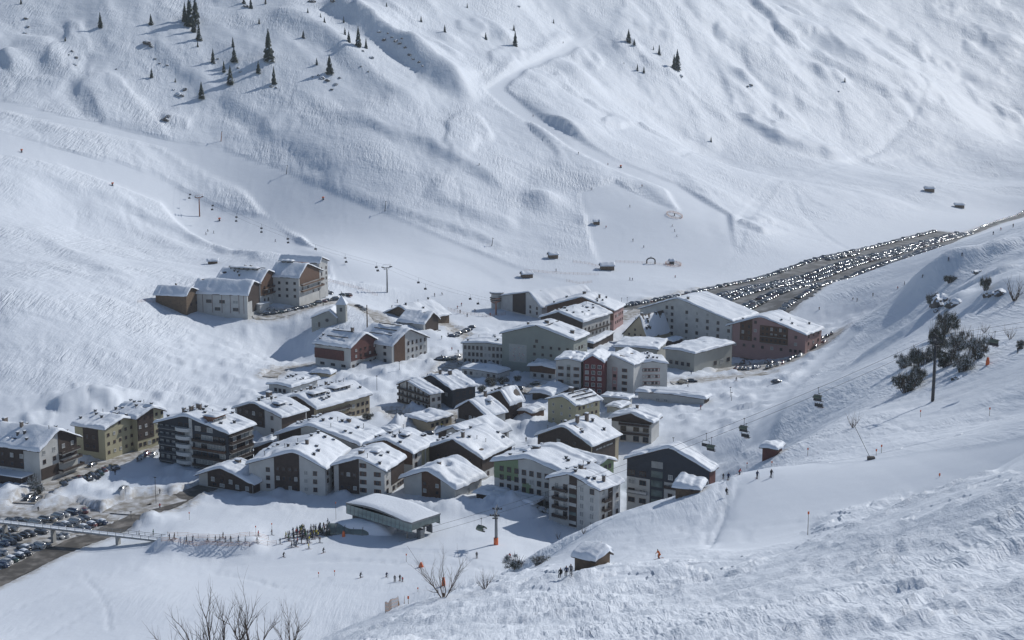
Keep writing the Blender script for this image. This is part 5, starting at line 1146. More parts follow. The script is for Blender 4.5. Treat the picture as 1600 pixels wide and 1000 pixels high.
# ---------------------------------------------------------------- cars
CARC = {'black': (.012, .012, .014), 'dark grey': (.05, .052, .056), 'silver': (.36, .37, .38), 'dark blue': (.015, .03, .075), 'white': (.55, .55, .54), 'dark red': (.13, .018, .016), 'dark green': (.014, .04, .028), 'beige': (.26, .23, .18)}
carm = {k: mat('car_paint_' + k.replace(' ', '_'), v, .22, .0, coat=1.0) for k, v in CARC.items()}
cglass = mat('car_glass', (.012, .014, .017), .24, spec=1.0, coat=1.0)
gb_ = cglass.node_tree.nodes['Principled BSDF']; gb_.inputs['IOR'].default_value = 2.3; gb_.inputs['Coat IOR'].default_value = 2.0; gb_.inputs['Coat Roughness'].default_value = .2; tyre = mat('tyre', (.015, .015, .015), .9); lamp = mat('car_lamp', (.4, .38, .35), .15)
def car_shape(van=False):
    X = np.array([-2.2, -2.1, -1.75, -1.5, -1.1, -.6, 0, .45, .75, 1.05, 1.5, 1.95, 2.15, 2.2]) if not van else np.array([-2.3, -2.25, -2.1, -1.9, -1.3, -.6, 0, .6, 1.0, 1.4, 1.75, 2.1, 2.28, 2.3])
    Z = np.array([.45, .85, .95, 1.12, 1.41, 1.46, 1.47, 1.42, 1.20, .97, .90, .80, .62, .40]) if not van else np.array([.45, 1.0, 1.55, 1.75, 1.82, 1.84, 1.84, 1.80, 1.55, 1.15, 1.02, .88, .6, .4])
    belt = .93 if not van else 1.08; Y = np.array([-.88, -.84, -.72, -.4, 0, .4, .72, .84, .88]); nx, ny = len(X), len(Y); b = MB()
    for i in range(nx):
        for j in range(ny):
            a = abs(Y[j]); lo = min(Z[i], belt); up = Z[i] - lo; f = 1 - max(0, (a - .55) / .31) ** 1.6 if a < .86 else 0; z = lo * (1 - (a / .95) ** 8 * .2) + up * f * (1 - .06 * (a / .7) ** 2)
            taper = 1 - .10 * (abs(X[i]) / 2.2) ** 4; bow = (.16 if Z[i] < .93 else .46 if X[i] < 0 else .3) * (1 - (Y[j] / .88) ** 2) * (1 if X[i] > 0 else -1) * min(1, abs(X[i]) / 1.2)
            b.v.append((X[i] + bow, Y[j] * taper, max(z, .38)))
    body = []; gl = []
    for i in range(nx - 1):
        for j in range(ny - 1):
            zc = (Z[i] + Z[i + 1]) / 2; a = abs(Y[j] + Y[j + 1]) / 2; slope = abs(Z[i + 1] - Z[i]) / (X[i + 1] - X[i]); isg = (zc > belt + .03 and (slope > .33 and a < .72)) or (zc > belt + .15 and .56 < a < .80 and slope < .8)
            b.face([i * ny + j, (i + 1) * ny + j, (i + 1) * ny + j + 1, i * ny + j + 1], 1 if isg else 0, True)
    n0 = len(b.v)
    ring = [i * ny for i in range(nx)] + [(nx - 1) * ny + j for j in range(1, ny)] + [i * ny + ny - 1 for i in range(nx - 2, -1, -1)] + [j for j in range(ny - 2, 0, -1)]
    for k in ring: x, y, z = b.v[k]; b.v.append((x, y, .24))
    for k in range(len(ring)): k2 = (k + 1) % len(ring); b.face([ring[k2], ring[k], n0 + k, n0 + k2], 0, True)
    b.face([n0 + k for k in range(len(ring))], 0)
    for sy in (-.6, .6): b.box((2.19, sy, .62), (.05, .3, .14), mi=2); b.box((-2.19, sy, .72), (.05, .22, .16), mi=2)
    return b
def wheel(b, x, y, mi): b.tube([(x, y - .1, .32), (x, y + .1, .32)], .33, 10, mi)
cb = {v: car_shape(v) for v in (False, True)}
body_me = {}
for v in (False, True):
    for k, m in carm.items(): body_me[(v, k)] = None
import copy as _cp
wb = MB(); wheel(wb, 0, 0, 0); WHEEL = wb.mesh('wheel', tyre)
def full_mesh(van, col, wheels):
    key = (van, col, wheels)
    if body_me.get(key) is None:
        b = _cp.deepcopy(cb[van])
        if wheels:
            for x in (-1.35, 1.35):
                for y in (-.78, .78): wheel(b, x, y, 3)
        body_me[key] = b.mesh('parked_car', [carm[col], cglass, lamp, tyre])
    return body_me[key]
RC = random.Random(21); CN = ['black', 'black', 'dark grey', 'dark grey', 'dark blue', 'silver', 'silver', 'white', 'dark red', 'dark green', 'beige', 'black', 'dark blue']
def near_car(u, v, heading, group, place, col=None, z=None, van=None, snow=False):
    q = px(u, v, 200) if z is None else Vector(at_z(u, v, z)); col = col or RC.choice(CN); van = RC.random() < .25 if van is None else van
    zz = float(base_z(np.array([q.x]), np.array([q.y]))[0]) - .31; zz = max(zz, gzf(q.x, q.y)) 
    r_ = empty('parked_car', (q.x, q.y, zz), heading + RC.choice((0, math.pi))); link(full_mesh(van, col, False), 'body', r_)
    for x in (-1.35, 1.35):
        for y in (-.78, .78): link(WHEEL, 'wheel', r_, (x, y, 0))
    if snow: link(CARSNOW, 'snow_cover', r_)
    tag(r_, f'{col} {"van" if van else "car"} {place}' + (', snow on its roof' if snow else ''), 'car', group); return r_
b_ = MB(); nx_, ny_ = 7, 6
for i in range(nx_):
    for j in range(ny_):
        x = -1.5 + 2.1 * i / (nx_ - 1); y = -.72 + 1.44 * j / (ny_ - 1); e = (1 - abs(i / 3 - 1) ** 4) * (1 - abs(j / 2.5 - 1) ** 4); b_.v.append((x, y, 1.36 + .26 * e))
for i in range(nx_ - 1):
    for j in range(ny_ - 1): q_ = i * ny_ + j; b_.face([q_, q_ + ny_, q_ + ny_ + 1, q_ + 1], 0, True)
CARSNOW = b_.mesh('snow_cover', SNOW)
def dirw(u0, v0, u1, v1, z=0): a = at_z(u0, v0, z); b = at_z(u1, v1, z); return math.atan2(b[1] - a[1], b[0] - a[0])
hs = dirw(95, 762, 180, 733)
for k, (x, y) in enumerate([(335,540),(362,526),(388,515),(412,506),(436,503),(458,497),(480,486),(503,478),(520,468),(540,458),(560,449),(580,441),(602,433)]):
    near_car(x / 3.333, 603 + y / 3.333, hs + 1.15, 'cars parked in a row along the street', 'in the row along the street, ' + ('near end' if k < 4 else 'middle' if k < 9 else 'far end'), z=0)
for x, y, c, pl in [(150,586,'black','beside the round tree at the leftmost hotel'),(192,590,'dark grey','right of the round tree at the leftmost hotel'),(735,396,'silver','at the corner of the navy flats, left'),(762,384,'dark red','at the corner of the navy flats, middle'),(800,376,'white','at the corner of the navy flats, right'),(645,570,'silver','alone on the snow by the road junction'),(480,415,'black','under the porch of the yellow house')]:
    near_car(x / 3.333, 602 + y / 3.333, hs + .3, 'cars parked around the yellow house', pl, c, z=0, van=False)
hl = dirw(0, 905, 110, 852)
for x, y in [(225,706),(262,702),(300,686),(330,676),(372,664),(385,712),(415,706),(440,694),(310,736),(345,730),(470,724),(500,716),(410,750),(440,742),(525,712),(25,760),(60,752),(120,786),(155,778),(305,790),(330,784),(215,766),(18,828),(50,820),(125,850),(150,842),(200,842),(228,836),(8,872),(95,890),(130,876),(28,920),(62,908),(10,936),(60,712),(100,708),(150,712),(180,722),(40,790),(85,800)]:
    near_car(x / 3.333, 601 + y / 3.333, hl + 1.45 + RC.uniform(-.08, .08), 'cars in the snowy car park by the bridge', 'in the snowy lot, ' + ('beyond the footbridge' if y < 745 else 'under the footbridge' if y < 800 else 'in front of the footbridge'), z=0, snow=RC.random() < .3)
near_car(438 / 3.333, 601 + 655 / 3.333, hl + .9, 'cars in the snowy car park by the bridge', 'at the far corner of the snowy car park', 'dark red', z=0)
for x, y in [(690,588),(735,590),(800,586),(1005,596),(1045,590),(1080,584),(1112,580),(1142,574),(1180,566),(1210,560),(1238,552),(1272,545),(1310,536),(1345,528),(1378,520),(1420,502),(1465,492),(1505,478),(1560,468),(1035,550)]:
    near_car(230 + x / 5.333, 381 + y / 5.333, .55 + RC.uniform(-.1, .1), 'cars on the drive of the hillside hotels', 'on the drive below the hillside hotels, ' + ('beside the terrace building' if x < 850 else 'left part' if x < 1060 else 'left of the middle' if x < 1190 else 'right of the middle' if x < 1320 else 'right part' if x < 1440 else 'right end'))
for x, y in [(345,112),(378,112),(398,118),(480,212),(510,228),(525,240),(1262,455),(1290,450),(1315,440),(1350,425),(1372,415),(1395,402),(1418,382),(1150,655),(1190,648),(1230,650),(1262,642),(1295,632),(1440,722),(205,90),(240,96)]:
    near_car(470 + x / 5.333, 441 + y / 5.333, (.5 if x > 1000 else -.6) + RC.uniform(-.2, .2), 'cars parked between the village houses', ('near the church' if x < 600 else 'by the chalet at the bend' if y < 500 else 'in front of the white three storey wing'))
for x, y in [(1350,490),(1395,500),(1455,490),(1405,425),(1440,428),(1475,430),(1505,430),(850,592),(880,598),(910,602),(940,606),(970,600),(992,596),(1065,614),(1090,606),(1115,600),(1140,594),(1165,586),(1215,566),(1290,543),(890,520),(930,535),(1055,545),(1090,550),(1230,545),(1255,540)]:
    near_car(960 + x / 4.444, 441 + y / 4.444, 1.1 + RC.uniform(-.25, .25), 'cars in front of the pink hotel', ('at the right corner' if x > 1280 else 'along the front') + ' of the pink hotel', z=0)
for k, (u, v) in enumerate([(640,690),(655,684),(668,679),(600,702),(720,662),(742,655),(765,640),(782,636),(800,622),(814,617),(836,602),(700,585),(722,570),(735,563),(750,557),(782,612),(795,606),(770,618),(808,610),(760,625),(858,802),(868,806),(845,798),(1066,600),(1082,598)]):
    near_car(u, v, (.45 if k < 11 else -.5) + RC.uniform(-.25, .25), 'cars in the village lanes', 'in the lane ' + ('by the guest house' if u < 680 and v > 660 else 'beside the dark gabled houses' if v > 630 else 'under the huge grey hotel' if u < 860 and v < 630 else 'at the foot of the green hotel' if v > 700 else 'beside the long low building') if v < 700 else 'by the snow heaps near the guest house' if u < 700 else 'at the foot of the green hotel')
q = px(1213, 598, 300); r_ = empty('parked_car', q, .3); link(full_mesh(False, 'dark grey', False), 'body', r_); tag(r_, 'lone dark car half buried in snow right of the long low building', 'car')
# car park: rows by the valley road
rows = []
def row(u0, v0, u1, v1, off=0, pitch=2.62, gap=.07, along=False, lab=''):
    a = at_z(u0, v0, 0)[:2]; b = at_z(u1, v1, 0)[:2]; d = (b - a); L_ = np.hypot(*d); d /= L_; n = np.array([d[1], -d[0]])
    t = 0
    while t < L_:
        if RC.random() > gap: p = a + d * t + n * off; rows.append((p[0] + RC.uniform(-.1, .1), p[1] + RC.uniform(-.3, .3), math.atan2(d[1], d[0]) + (0 if along else math.pi / 2) + RC.uniform(-.09, .09), lab))
        t += pitch * (2.1 if along else 1) * RC.uniform(.97, 1.08)
row(1072,463,1460,362,0,lab='in the leftmost row of the large car park'); row(975,480,1062,464,0,lab='behind the six storey hotel')
row(1108,470,1502,364.5,8.0,lab='in the third bright row of the large car park')
for o_ in (-2.7, 2.7): row(1108,470,1502,364.5,o_,lab='in the bright double row of the large car park'); row(1150,483,1472,389,o_,lab='in the darker double row of the large car park')
row(1222,485,1452,403,0,lab='in the rightmost row of the large car park'); row(1100,490,1135,484,0,lab='behind the six storey hotel')
row(1508,366,1606,330,0,along=True,lab='along the road leaving the car park'); row(1290,409,1335,399,2,gap=.3,lab='in the leftmost row of the large car park')
rows.sort(key=lambda r: r[1])
NIND = 300 - sum(1 for o in bpy.data.objects if o.name.startswith('parked_car') and o.parent is None)
rest = MB(); restm = [carm[k] for k in CARC] + [cglass, lamp, tyre]; ck = list(CARC)
for i, (x, y, a_, lab) in enumerate(rows):
    col = RC.choice(CN); van = RC.random() < .3; z = float(base_z(np.array([x]), np.array([y]))[0]) - .31
    a_ += 0 if RC.random() < .75 else math.pi
    if i < NIND:
        lab = lab + (', near end' if y < rows[NIND // 3][1] else ', middle stretch' if y < rows[2 * NIND // 3][1] else ', farther along')
        o = link(full_mesh(van, col, True), 'parked_car', None, (x, y, z), (0, 0, a_)); tag(o, f'{col} {"van" if van else "car"} {lab}', 'car', 'cars in the large car park')
    else:
        src = cb[van]; n = len(rest.v); c, s = math.cos(a_), math.sin(a_)
        rest.v += [(x + vx * c - vy * s, y + vx * s + vy * c, z + vz) for vx, vy, vz in src.v]
        rest.f += [[n + k for k in f] for f in src.f]; rest.m += [ck.index(col) if m == 0 else len(ck) + m - 1 for m in src.m]; rest.sm += src.sm
o = rest.build('distant_parked_cars', restm); tag(o, 'cars filling the far end of the large car park and the road beyond', 'cars', None, 'stuff')

# ---------------------------------------------------------------- people
skin = mat('skin', (.45, .26, .19), .6); boots = mat('ski_boots', (.05, .05, .055), .4); skim = mat('ski_base', (.25, .08, .05), .35); skim2 = mat('ski_base_dark', (.06, .07, .10), .35)
JK = {'black': (.02, .02, .022), 'dark blue': (.02, .035, .09), 'red': (.42, .03, .025), 'orange': (.62, .15, .03), 'grey': (.14, .14, .15), 'green': (.03, .10, .05), 'yellow': (.5, .42, .06), 'brown': (.10, .06, .04), 'white': (.6, .6, .6), 'light blue': (.12, .25, .42)}
jm = {k: mat('jacket_' + k.replace(' ', '_'), v, .75) for k, v in JK.items()}; pm_ = {'dark': mat('trousers_dark', (.025, .027, .033), .8), 'grey': mat('trousers_grey', (.13, .13, .14), .8), 'orange': mat('trousers_orange', (.45, .12, .03), .8)}
def skin_body(J, E, rad):
    me = bpy.data.meshes.new('person'); me.from_pydata([J[k] for k in J], [(list(J).index(a), list(J).index(b)) for a, b in E], []); o = bpy.data.objects.new('tmp', me); COL.objects.link(o)
    md = o.modifiers.new('s', 'SKIN')
    for i, k in enumerate(J): me.skin_vertices[0].data[i].radius = (rad[k], rad[k] * (.75 if k in ('chest', 'belly', 'pelvis') else 1)); me.skin_vertices[0].data[i].use_root = (k == 'pelvis')
    sb = o.modifiers.new('u', 'SUBSURF'); sb.levels = 1
    bpy.context.view_layer.update(); ev = o.evaluated_get(bpy.context.evaluated_depsgraph_get()); m2 = bpy.data.meshes.new_from_object(ev); bpy.data.objects.remove(o); return m2
def pose(kind):
    J = {'pelvis': (0, 0, .95), 'belly': (0, 0, 1.12), 'chest': (0, -.02, 1.36), 'neck': (0, -.02, 1.52), 'head': (0, -.04, 1.66), 'crown': (0, -.03, 1.80)}
    E = [('pelvis', 'belly'), ('belly', 'chest'), ('chest', 'neck'), ('neck', 'head'), ('head', 'crown')]
    for s, t in ((-1, 'l'), (1, 'r')):
        J.update({'sh' + t: (s * .19, -.02, 1.43), 'el' + t: (s * .29, -.06, 1.17), 'wr' + t: (s * .27, -.24, 1.02), 'ha' + t: (s * .26, -.31, 1.0), 'hip' + t: (s * .10, 0, .88), 'kn' + t: (s * .12, -.05, .50), 'an' + t: (s * .12, 0, .10), 'to' + t: (s * .12, -.16, .06)})
        E += [('chest', 'sh' + t), ('sh' + t, 'el' + t), ('el' + t, 'wr' + t), ('wr' + t, 'ha' + t), ('pelvis', 'hip' + t), ('hip' + t, 'kn' + t), ('kn' + t, 'an' + t), ('an' + t, 'to' + t)]
    def mv(k, y=0, z=0, x=0): a = J[k]; J[k] = (a[0] + x, a[1] + y, a[2] + z)
    if kind == 'ski':
        for k in list(J):
            if k in ('pelvis', 'hipl', 'hipr'): mv(k, .14, -.20)
            elif k in ('knl', 'knr'): mv(k, -.14, -.04)
            elif k[:2] in ('an', 'to'): pass
            else: mv(k, -.04 - (J[k][2] - 1.0) * .35, -.26)
        for t in 'lr': mv('wr' + t, -.12, .06); mv('ha' + t, -.14, .08)
    if kind == 'walk':
        mv('knl', -.22, .06); mv('anl', -.18, .10); mv('tol', -.2, .12); mv('anr', .22, .04); mv('tor', .2, .0); mv('wrl', .18, 0); mv('hal', .2, 0)
    if kind == 'sit':
        for k in list(J):
            if k in ('knl', 'knr'): J[k] = (J[k][0], -.42, .90)
            elif k[:2] == 'an': J[k] = (J[k][0], -.50, .48)
            elif k[:2] == 'to': J[k] = (J[k][0], -.66, .42)
    rad = {'pelvis': .17, 'belly': .17, 'chest': .20, 'neck': .075, 'head': .115, 'crown': .085}
    for t in 'lr': rad.update({'sh' + t: .085, 'el' + t: .065, 'wr' + t: .05, 'ha' + t: .055, 'hip' + t: .115, 'kn' + t: .085, 'an' + t: .075, 'to' + t: .065})
    me = skin_body(J, E, rad)
    hz = J['head'][2]; pz = J['pelvis'][2]
    for m in (jm['black'], pm_['dark'], skin, boots): me.materials.append(m)
    for p in me.polygons:
        c = p.center; p.use_smooth = True
        if c.z > J['neck'][2] + .03: mi = 2 if (c.y < J['head'][1] - .03 and c.z < hz + .06) else 3
        elif kind == 'sit': mi = 1 if (c.z < pz + .02 and c.z > .6) else 3 if c.z <= .6 else 0
        elif c.z > pz + .0 or (abs(c.x) > .2 and c.z > .7): mi = 0
        elif c.z > .22: mi = 1
        else: mi = 3
        p.material_index = mi
    return me, J
PO = {k: pose(k) for k in ('stand', 'ski', 'walk', 'sit')}
def pole_mesh(J):
    b = MB()
    for t, s in (('l', -1), ('r', 1)): h = J['ha' + t]; b.tube([(h[0], h[1], h[2] + .1), (h[0] + s * .12, h[1] + .02, .02)], .014, 4)
    return b.mesh('ski_pole', dmetal)
def ski_mesh(m):
    b = MB(); b.v = []
    ys = [-1.05, -.95, -.8, .0, .6, .7]; zs = [.14, .05, .015, .015, .015, .02]; ws = [.02, .05, .05, .04, .05, .045]
    for y, z, w in zip(ys, zs, ws): b.v += [(-w, y, z), (w, y, z), (w, y, z + .02), (-w, y, z + .02)]
    for i in range(5):
        for k in range(4): a = i * 4 + k; c = i * 4 + (k + 1) % 4; b.face([a, c, c + 4, a + 4])
    b.face([3, 2, 1, 0]); b.face([20, 21, 22, 23]); return b.mesh('ski', m)
SKI = [ski_mesh(skim), ski_mesh(skim2)]; PM = {k: pole_mesh(PO[k][1]) for k in PO}
RP = random.Random(5)
def person(q, kind, jacket, heading, label, group=None, skis=True, trousers='dark', scale=1.0, parent=None):
    me = PO[kind][0]; o = link(me, 'person', None, q, (0, 0, heading)); o.scale = (scale,) * 3
    for i, m in ((0, jm[jacket]), (1, pm_[trousers])): o.material_slots[i].link = 'OBJECT'; o.material_slots[i].material = m
    if skis:
        for s, t in ((-1, 'l'), (1, 'r')):
            a = PO[kind][1]['an' + t]; link(SKI[RP.randrange(2)], 'ski', o, (a[0], a[1] + (.1), a[2] - .1 if kind != 'sit' else a[2] - .12))
        if kind != 'sit': link(PM[kind], 'ski_poles', o)
    tag(o, label, 'person', group); return o
JL = ['black', 'black', 'dark blue', 'grey', 'black', 'red', 'brown', 'green', 'dark blue', 'white', 'yellow']
ORG = [0]
# queue along the ramp
for i, (u, v) in enumerate([(218,838),(240,836),(265,843),(273,842),(292,846),(302,845),(325,846),(337,846),(344,847),(349,841),(353,847),(361,847),(373,847),(384,847),(402,848),(404,838),(438,850),(425,836)]):
    j = RP.choice(JL); person(px(u, v, 200), 'stand' if i % 3 else 'walk', j, RP.uniform(-1.9, -1.2), f'skier in {j} standing {"near the footbridge" if u < 280 else "midway"} along the fenced ramp to the lift' if u < 380 else f'skier in {j} at the lift end of the fenced ramp', 'skiers on the fenced ramp')
cr = []
while len(cr) < 76:
    t = RP.random() ** .7; u = 440 + 76 * t; c = 843 - 16 * t; v = c + RP.gauss(0, 7.0 * (1.15 - .5 * t)) + 3
    if all(abs(u - a) + abs(v - b) > 1.2 for a, b in cr) and u < 517: cr.append((u, v))
for i, (u, v) in enumerate(cr):
    j = RP.choice(JL); person(px(u, v, 200), 'stand' if i % 4 else 'walk', j, RP.uniform(-2.4, -.8) , f'skier in {j} in the {"dense" if u > 490 else "loose"} part of the crowd waiting at the tunnel mouth', 'crowd waiting at the tunnel mouth', trousers=RP.choice(['dark', 'dark', 'grey']), scale=1.12)
IND = [(443,870,'ski','black','skier in black gliding away below the crowd',.8),(505,864,'ski','black','skier in black skating off right below the crowd',2.5),(482,858,'walk','yellow','skier in yellow striding just below the crowd',1.5),(563,903,'ski','black','lone skier in black leaning into a turn below the glass station',2.4),(604,902,'ski','dark blue','skier in dark blue on the flat run, left of the pair',.4),(617,909,'stand','grey','slim skier standing left in the pair on the flat run',0),(625,908,'stand','black','skier in black, right in the pair on the flat run',.4),(629,909,'stand','red','child in red beside the pair on the flat run',.2),
 (797,872,'ski','red','skier in red right of the lift tower with the orange pad',-.5),(1030,873,'ski','orange','skier all in orange descending above the churned snow',-1.0),(1205,746,'stand','black','skier in black standing right of the piste corner',.2),(1183,748,'stand','dark blue','skier in dark blue left of the black one at the piste corner',.3),(1155,742,'ski','red','skier in red dropping over the piste corner',.8),(1130,748,'stand','black','small figure at the top of the steep piste edge',.2),(1138,751,'stand','dark blue','small figure walking at the steep piste edge',.2),
 (1135,775,'sit','black','figure sitting at the piste edge above the shadow line',.2),(876,905,'sit','black','person sitting left in the snow in front of the hut',-.4),(885,902,'sit','dark blue','person sitting in the middle of the group in front of the hut',-.2),(892,899,'stand','grey','person standing right of the group in front of the hut',-.2),(1590,552,'stand','black','skier in black at the right edge beside the lift chair',.2),(745,872,'stand','black','person behind the wide spreading bare tree',0)]
for u, v, k, j, lab, hd in IND: person(px(u, v, 100), k, j, hd, lab, skis=k != 'sit' , trousers='orange' if j == 'orange' else 'dark', scale=.75 if 'child' in lab else 1.08 if u == 1030 else 1.0)
FAR = [(924,297),(947,356),(989,377),(1006,387),(984,324),(988,438),(984,438),(1055,434),(869,424),(1050,354),(1054,362),(1057,370),(679,463),(691,461),(721,478),(715,482),(719,489),(742,487),(730,495),(766,493),(621,473),(612,481),(668,473),(833,182),(904,241),(950,258),(1003,292),(749,258),(1421,190),
  (1503,400),(1482,408),(1441,434),(1413,446),(1403,452),(1364,463),(1332,469),(1339,471),(1280,484),(1552,367),(1564,360),(1583,355),(322,367),(334,365),(325,362),(430,378),(975,100),(880,68),(1150,595),(1095,640)]
for i, (u, v) in enumerate(FAR):
    j = RP.choice(['black', 'dark blue', 'red', 'brown']); q = px(u, v, 150)
    pl = 'on the open slope of the right hillside' if u > 1260 and u < 1600 and v > 340 else 'on the nursery slope' if 860 < u < 1100 and v > 290 else 'on the flat beside the village nursery lift' if 600 < u < 800 and v > 440 else 'high on the mountain side' if v < 270 else 'on the piste above the village'
    person(q, 'ski' if i % 2 else 'stand', j, RP.uniform(-1.5, 1.5), f'tiny distant skier in {j} {pl}', 'distant skiers ' + pl, scale=1.1)

for k, (u, v) in enumerate([(648,688),(650,687),(690,668),(712,660),(735,650),(755,642),(790,632),(820,625),(690,560),(706,548),(716,552),(730,538),(640,600),(655,594),(668,590),(690,530),(700,525),(1010,600),(1040,602),(1075,605),(1100,575),(1060,560),(180,742),(215,722),(150,752),(250,772),(250,795),(60,800),(1080,585),(870,690),(822,690),(760,770),(610,740),(440,492),(505,478)]):
    j = RP.choice(JL); person(px(u, v, 250), 'walk' if k % 2 else 'stand', j, RP.uniform(-3, 3), f'pedestrian in {j} ' + ('in the middle village lanes' if 600 < u < 860 and v > 580 else 'near the white three storey wing' if 600 < u < 800 else 'on the open snow right of the village' if u > 860 else 'on the hillside hotel drive' if v < 500 else 'on the street by the car park'), 'pedestrians in the village', skis=False)
# ---------------------------------------------------------------- the big chair lift
def cyl(b, p0, p1, r, n=8, mi=0): b.tube([p0, p1], r, n, mi)
T1 = px(775, 851, 200); T2 = px(1457, 627, 200)
dl = Vector((T2.x - T1.x, T2.y - T1.y, 0)).normalized(); pl_ = Vector((-dl.y, dl.x, 0)); az = math.atan2(dl.y, dl.x)
def lift_tower(name, q, H, lab, arm=2.9, pad=True, paint=metal, grp=None, rz=None, bow=True):
    r_ = empty(name, q, az if rz is None else rz); tag(r_, lab, 'lift tower', grp)
    b = MB(); b.tube([(0, 0, -2), (0, 0, H * .5), (0, 0, H)], [.42, .34, .26], 12); b.build('mast', paint, r_)
    b = MB(); b.box((0, 0, H - .1), (.35, arm * 2, .35)); b.box((0, -arm * .5, H - .45), (.2, .2, .9)); b.box((0, arm * .5, H - .45), (.2, .2, .9)); b.build('crossarm', paint, r_)
    for s in (-1, 1):
        b = MB(); b.box((0, s * arm, H + .1), (2.6, .14, .16))
        for k in (-1.1, -.4, .4, 1.1): b.tube([(k, s * arm - .07, H + .32), (k, s * arm + .07, H + .32)], .26, 9)
        b.build('wheel_battery', dmetal, r_)
    if bow:
        b = MB(); b.tube([(0, -arm, H), (0, -arm, H + 1.5), (0, arm, H + 1.5), (0, arm, H)], .08, 5); b.build('bow', paint, r_)
        b = MB(); b.box((0, -arm * .55, H - .95), (1.5, 1.0, .06)); b.box((.7, -arm * .55, H - .5), (.05, 1.0, .05)); b.build('platform', dmetal, r_)
    b = MB()
    for k in range(int(H / .6)): b.box((.42, 0, .5 + .6 * k), (.05, .42, .04))
    b.box((.42, -.2, H / 2), (.04, .04, H - .5)); b.box((.42, .2, H / 2), (.04, .04, H - .5)); b.build('ladder', dmetal, r_)
    if pad: b = MB(); b.tube([(0, 0, -.3), (0, 0, 1.9)], .62, 12); b.build('crash_pad', orange, r_)
    return r_
H1 = (851 - 797) / F * T1.y; H2 = (627 - 528) / F * T2.y
lift_tower('lift_tower', T1, H1, 'grey lift tower with an orange crash pad right of the glass station')
lift_tower('lift_tower', T2, H2, 'thick dark lift pole in front of the right hand thicket', 2.9, False, dmetal)
ST = Vector(at_z(612, 800, 0)); ST = Vector((T1.x - dl.x * 26, T1.y - dl.y * 26, 0))
far = T2 + dl * 120; far.z = T2.z + 30
def sag(a, b, s, n=14): return [a.lerp(b, i / n) + Vector((0, 0, -4 * s * (i / n) * (1 - i / n))) for i in range(n + 1)]
cab = {}
for s in (-1, 1):
    o_ = pl_ * (2.9 * s); P0 = ST + o_ + Vector((0, 0, 4.6)); P1 = T1 + o_ + Vector((0, 0, H1 + .55)); P2 = T2 + o_ + Vector((0, 0, H2 + .55)); P3 = far + o_ + Vector((0, 0, H2))
    pts_ = sag(P0, P1, .2, 6) + sag(P1, P2, 2.2, 24)[1:] + sag(P2, P3, 2, 12)[1:]; cab[s] = pts_
    b = MB(); b.tube(pts_, .035, 4); tag(b.build('lift_cable', dmetal), ('near' if s < 0 else 'far') + ' running cable of the big chair lift over the slope', 'cable')
def cable_at(s, u):   # the point of the cable seen at image column u
    for a, b in zip(cab[s], cab[s][1:]):
        ua = 800 + a.x / (a.y * CP + (CAMZ - a.z) * SP) * F; ub = 800 + b.x / (b.y * CP + (CAMZ - b.z) * SP) * F
        if min(ua, ub) <= u <= max(ua, ub): return a.lerp(b, (u - ua) / (ub - ua))
    return cab[s][10]
bubble = mat('bubble_green_grey', (.15, .175, .13), .2); seatm = mat('seat_padding', (.03, .03, .035), .7)
def chair(q, lab, canopy=True, people=0, closed=False, rz=None):
    r_ = empty('lift_chair', q, (az + .95 if rz is None else rz)); tag(r_, lab, 'lift chair')
    b = MB(); b.tube([(0, 0, .05), (0, 0, -1.5), (0, 0, -1.9)], .055, 6); b.tube([(0, -1.1, -1.9), (0, 1.1, -1.9)], .06, 6)
    for s in (-1.1, 1.1): b.tube([(0, s, -1.9), (-.35, s, -2.4), (-.4, s, -3.4), (.25, s, -3.5)], .045, 5)
    b.box((0, 0, .05), (.5, .16, .18)); b.build('hanger', dmetal, r_)
    b = MB(); b.box((0, 0, -3.42), (.6, 2.3, .14)); b.box((-.36, 0, -3.0), (.12, 2.3, .8)); b.build('seat', seatm, r_)
    b = MB(); b.tube([(.1, -1.1, -3.0), (.5, -1.0, -3.05), (.5, 1.0, -3.05), (.1, 1.1, -3.0)], .035, 5); b.tube([(.5, -.7, -3.05), (.45, -.7, -3.9)], .03, 4); b.tube([(.5, .7, -3.05), (.45, .7, -3.9)], .03, 4); b.build('safety_bar', metal, r_)
    if canopy:
        b = MB(); n = 9; m = 8
        for i in range(n):
            th = (math.pi * 1.02 if closed else math.pi * .62) * i / (n - 1) - (.1 if closed else -.35)
            for j in range(m): y = -1.2 + 2.4 * j / (m - 1); rr = 1.0 * (1 - .10 * abs(y / 1.2) ** 4); b.v.append((.05 - math.cos(th) * rr * (1 if closed else 1.0), y, -3.0 + math.sin(th) * rr * 1.05))
        for i in range(n - 1):
            for j in range(m - 1): k = i * m + j; b.face([k, k + 1, k + 1 + m, k + m], 0, True)
        o = b.build('bubble', bubble, r_); md = o.modifiers.new('t', 'SOLIDIFY'); md.thickness = .03
    for k in range(people):
        y = -.8 + 1.6 * (k + .5) / people; j = RP.choice(['black', 'dark blue', 'brown', 'green']); o = r_.matrix_basis
        c_, s_ = math.cos(r_.rotation_euler.z), math.sin(r_.rotation_euler.z); x0 = -.05
        person(Vector((q.x + x0 * c_ - y * s_, q.y + x0 * s_ + y * c_, q.z - 4.25)), 'sit', j, r_.rotation_euler.z + math.pi / 2, f'rider in {j} ' + lab.replace('open chair with riders', 'on the open chair').replace('green bubble chair with riders', 'on the bubble chair'), 'riders of the big chair lift')
    return r_
chair(cable_at(-1, 752), 'closed grey bubble chair left of the tower with orange pad', True, 0, True)
chair(cable_at(1, 1163), 'green bubble chair above the little brown hut', True, 0)
chair(cable_at(-1, 1166), 'open chair with riders near the little brown hut', False, 3)
chair(cable_at(1, 1279), 'green bubble chair over the tracked slope', True, 0)
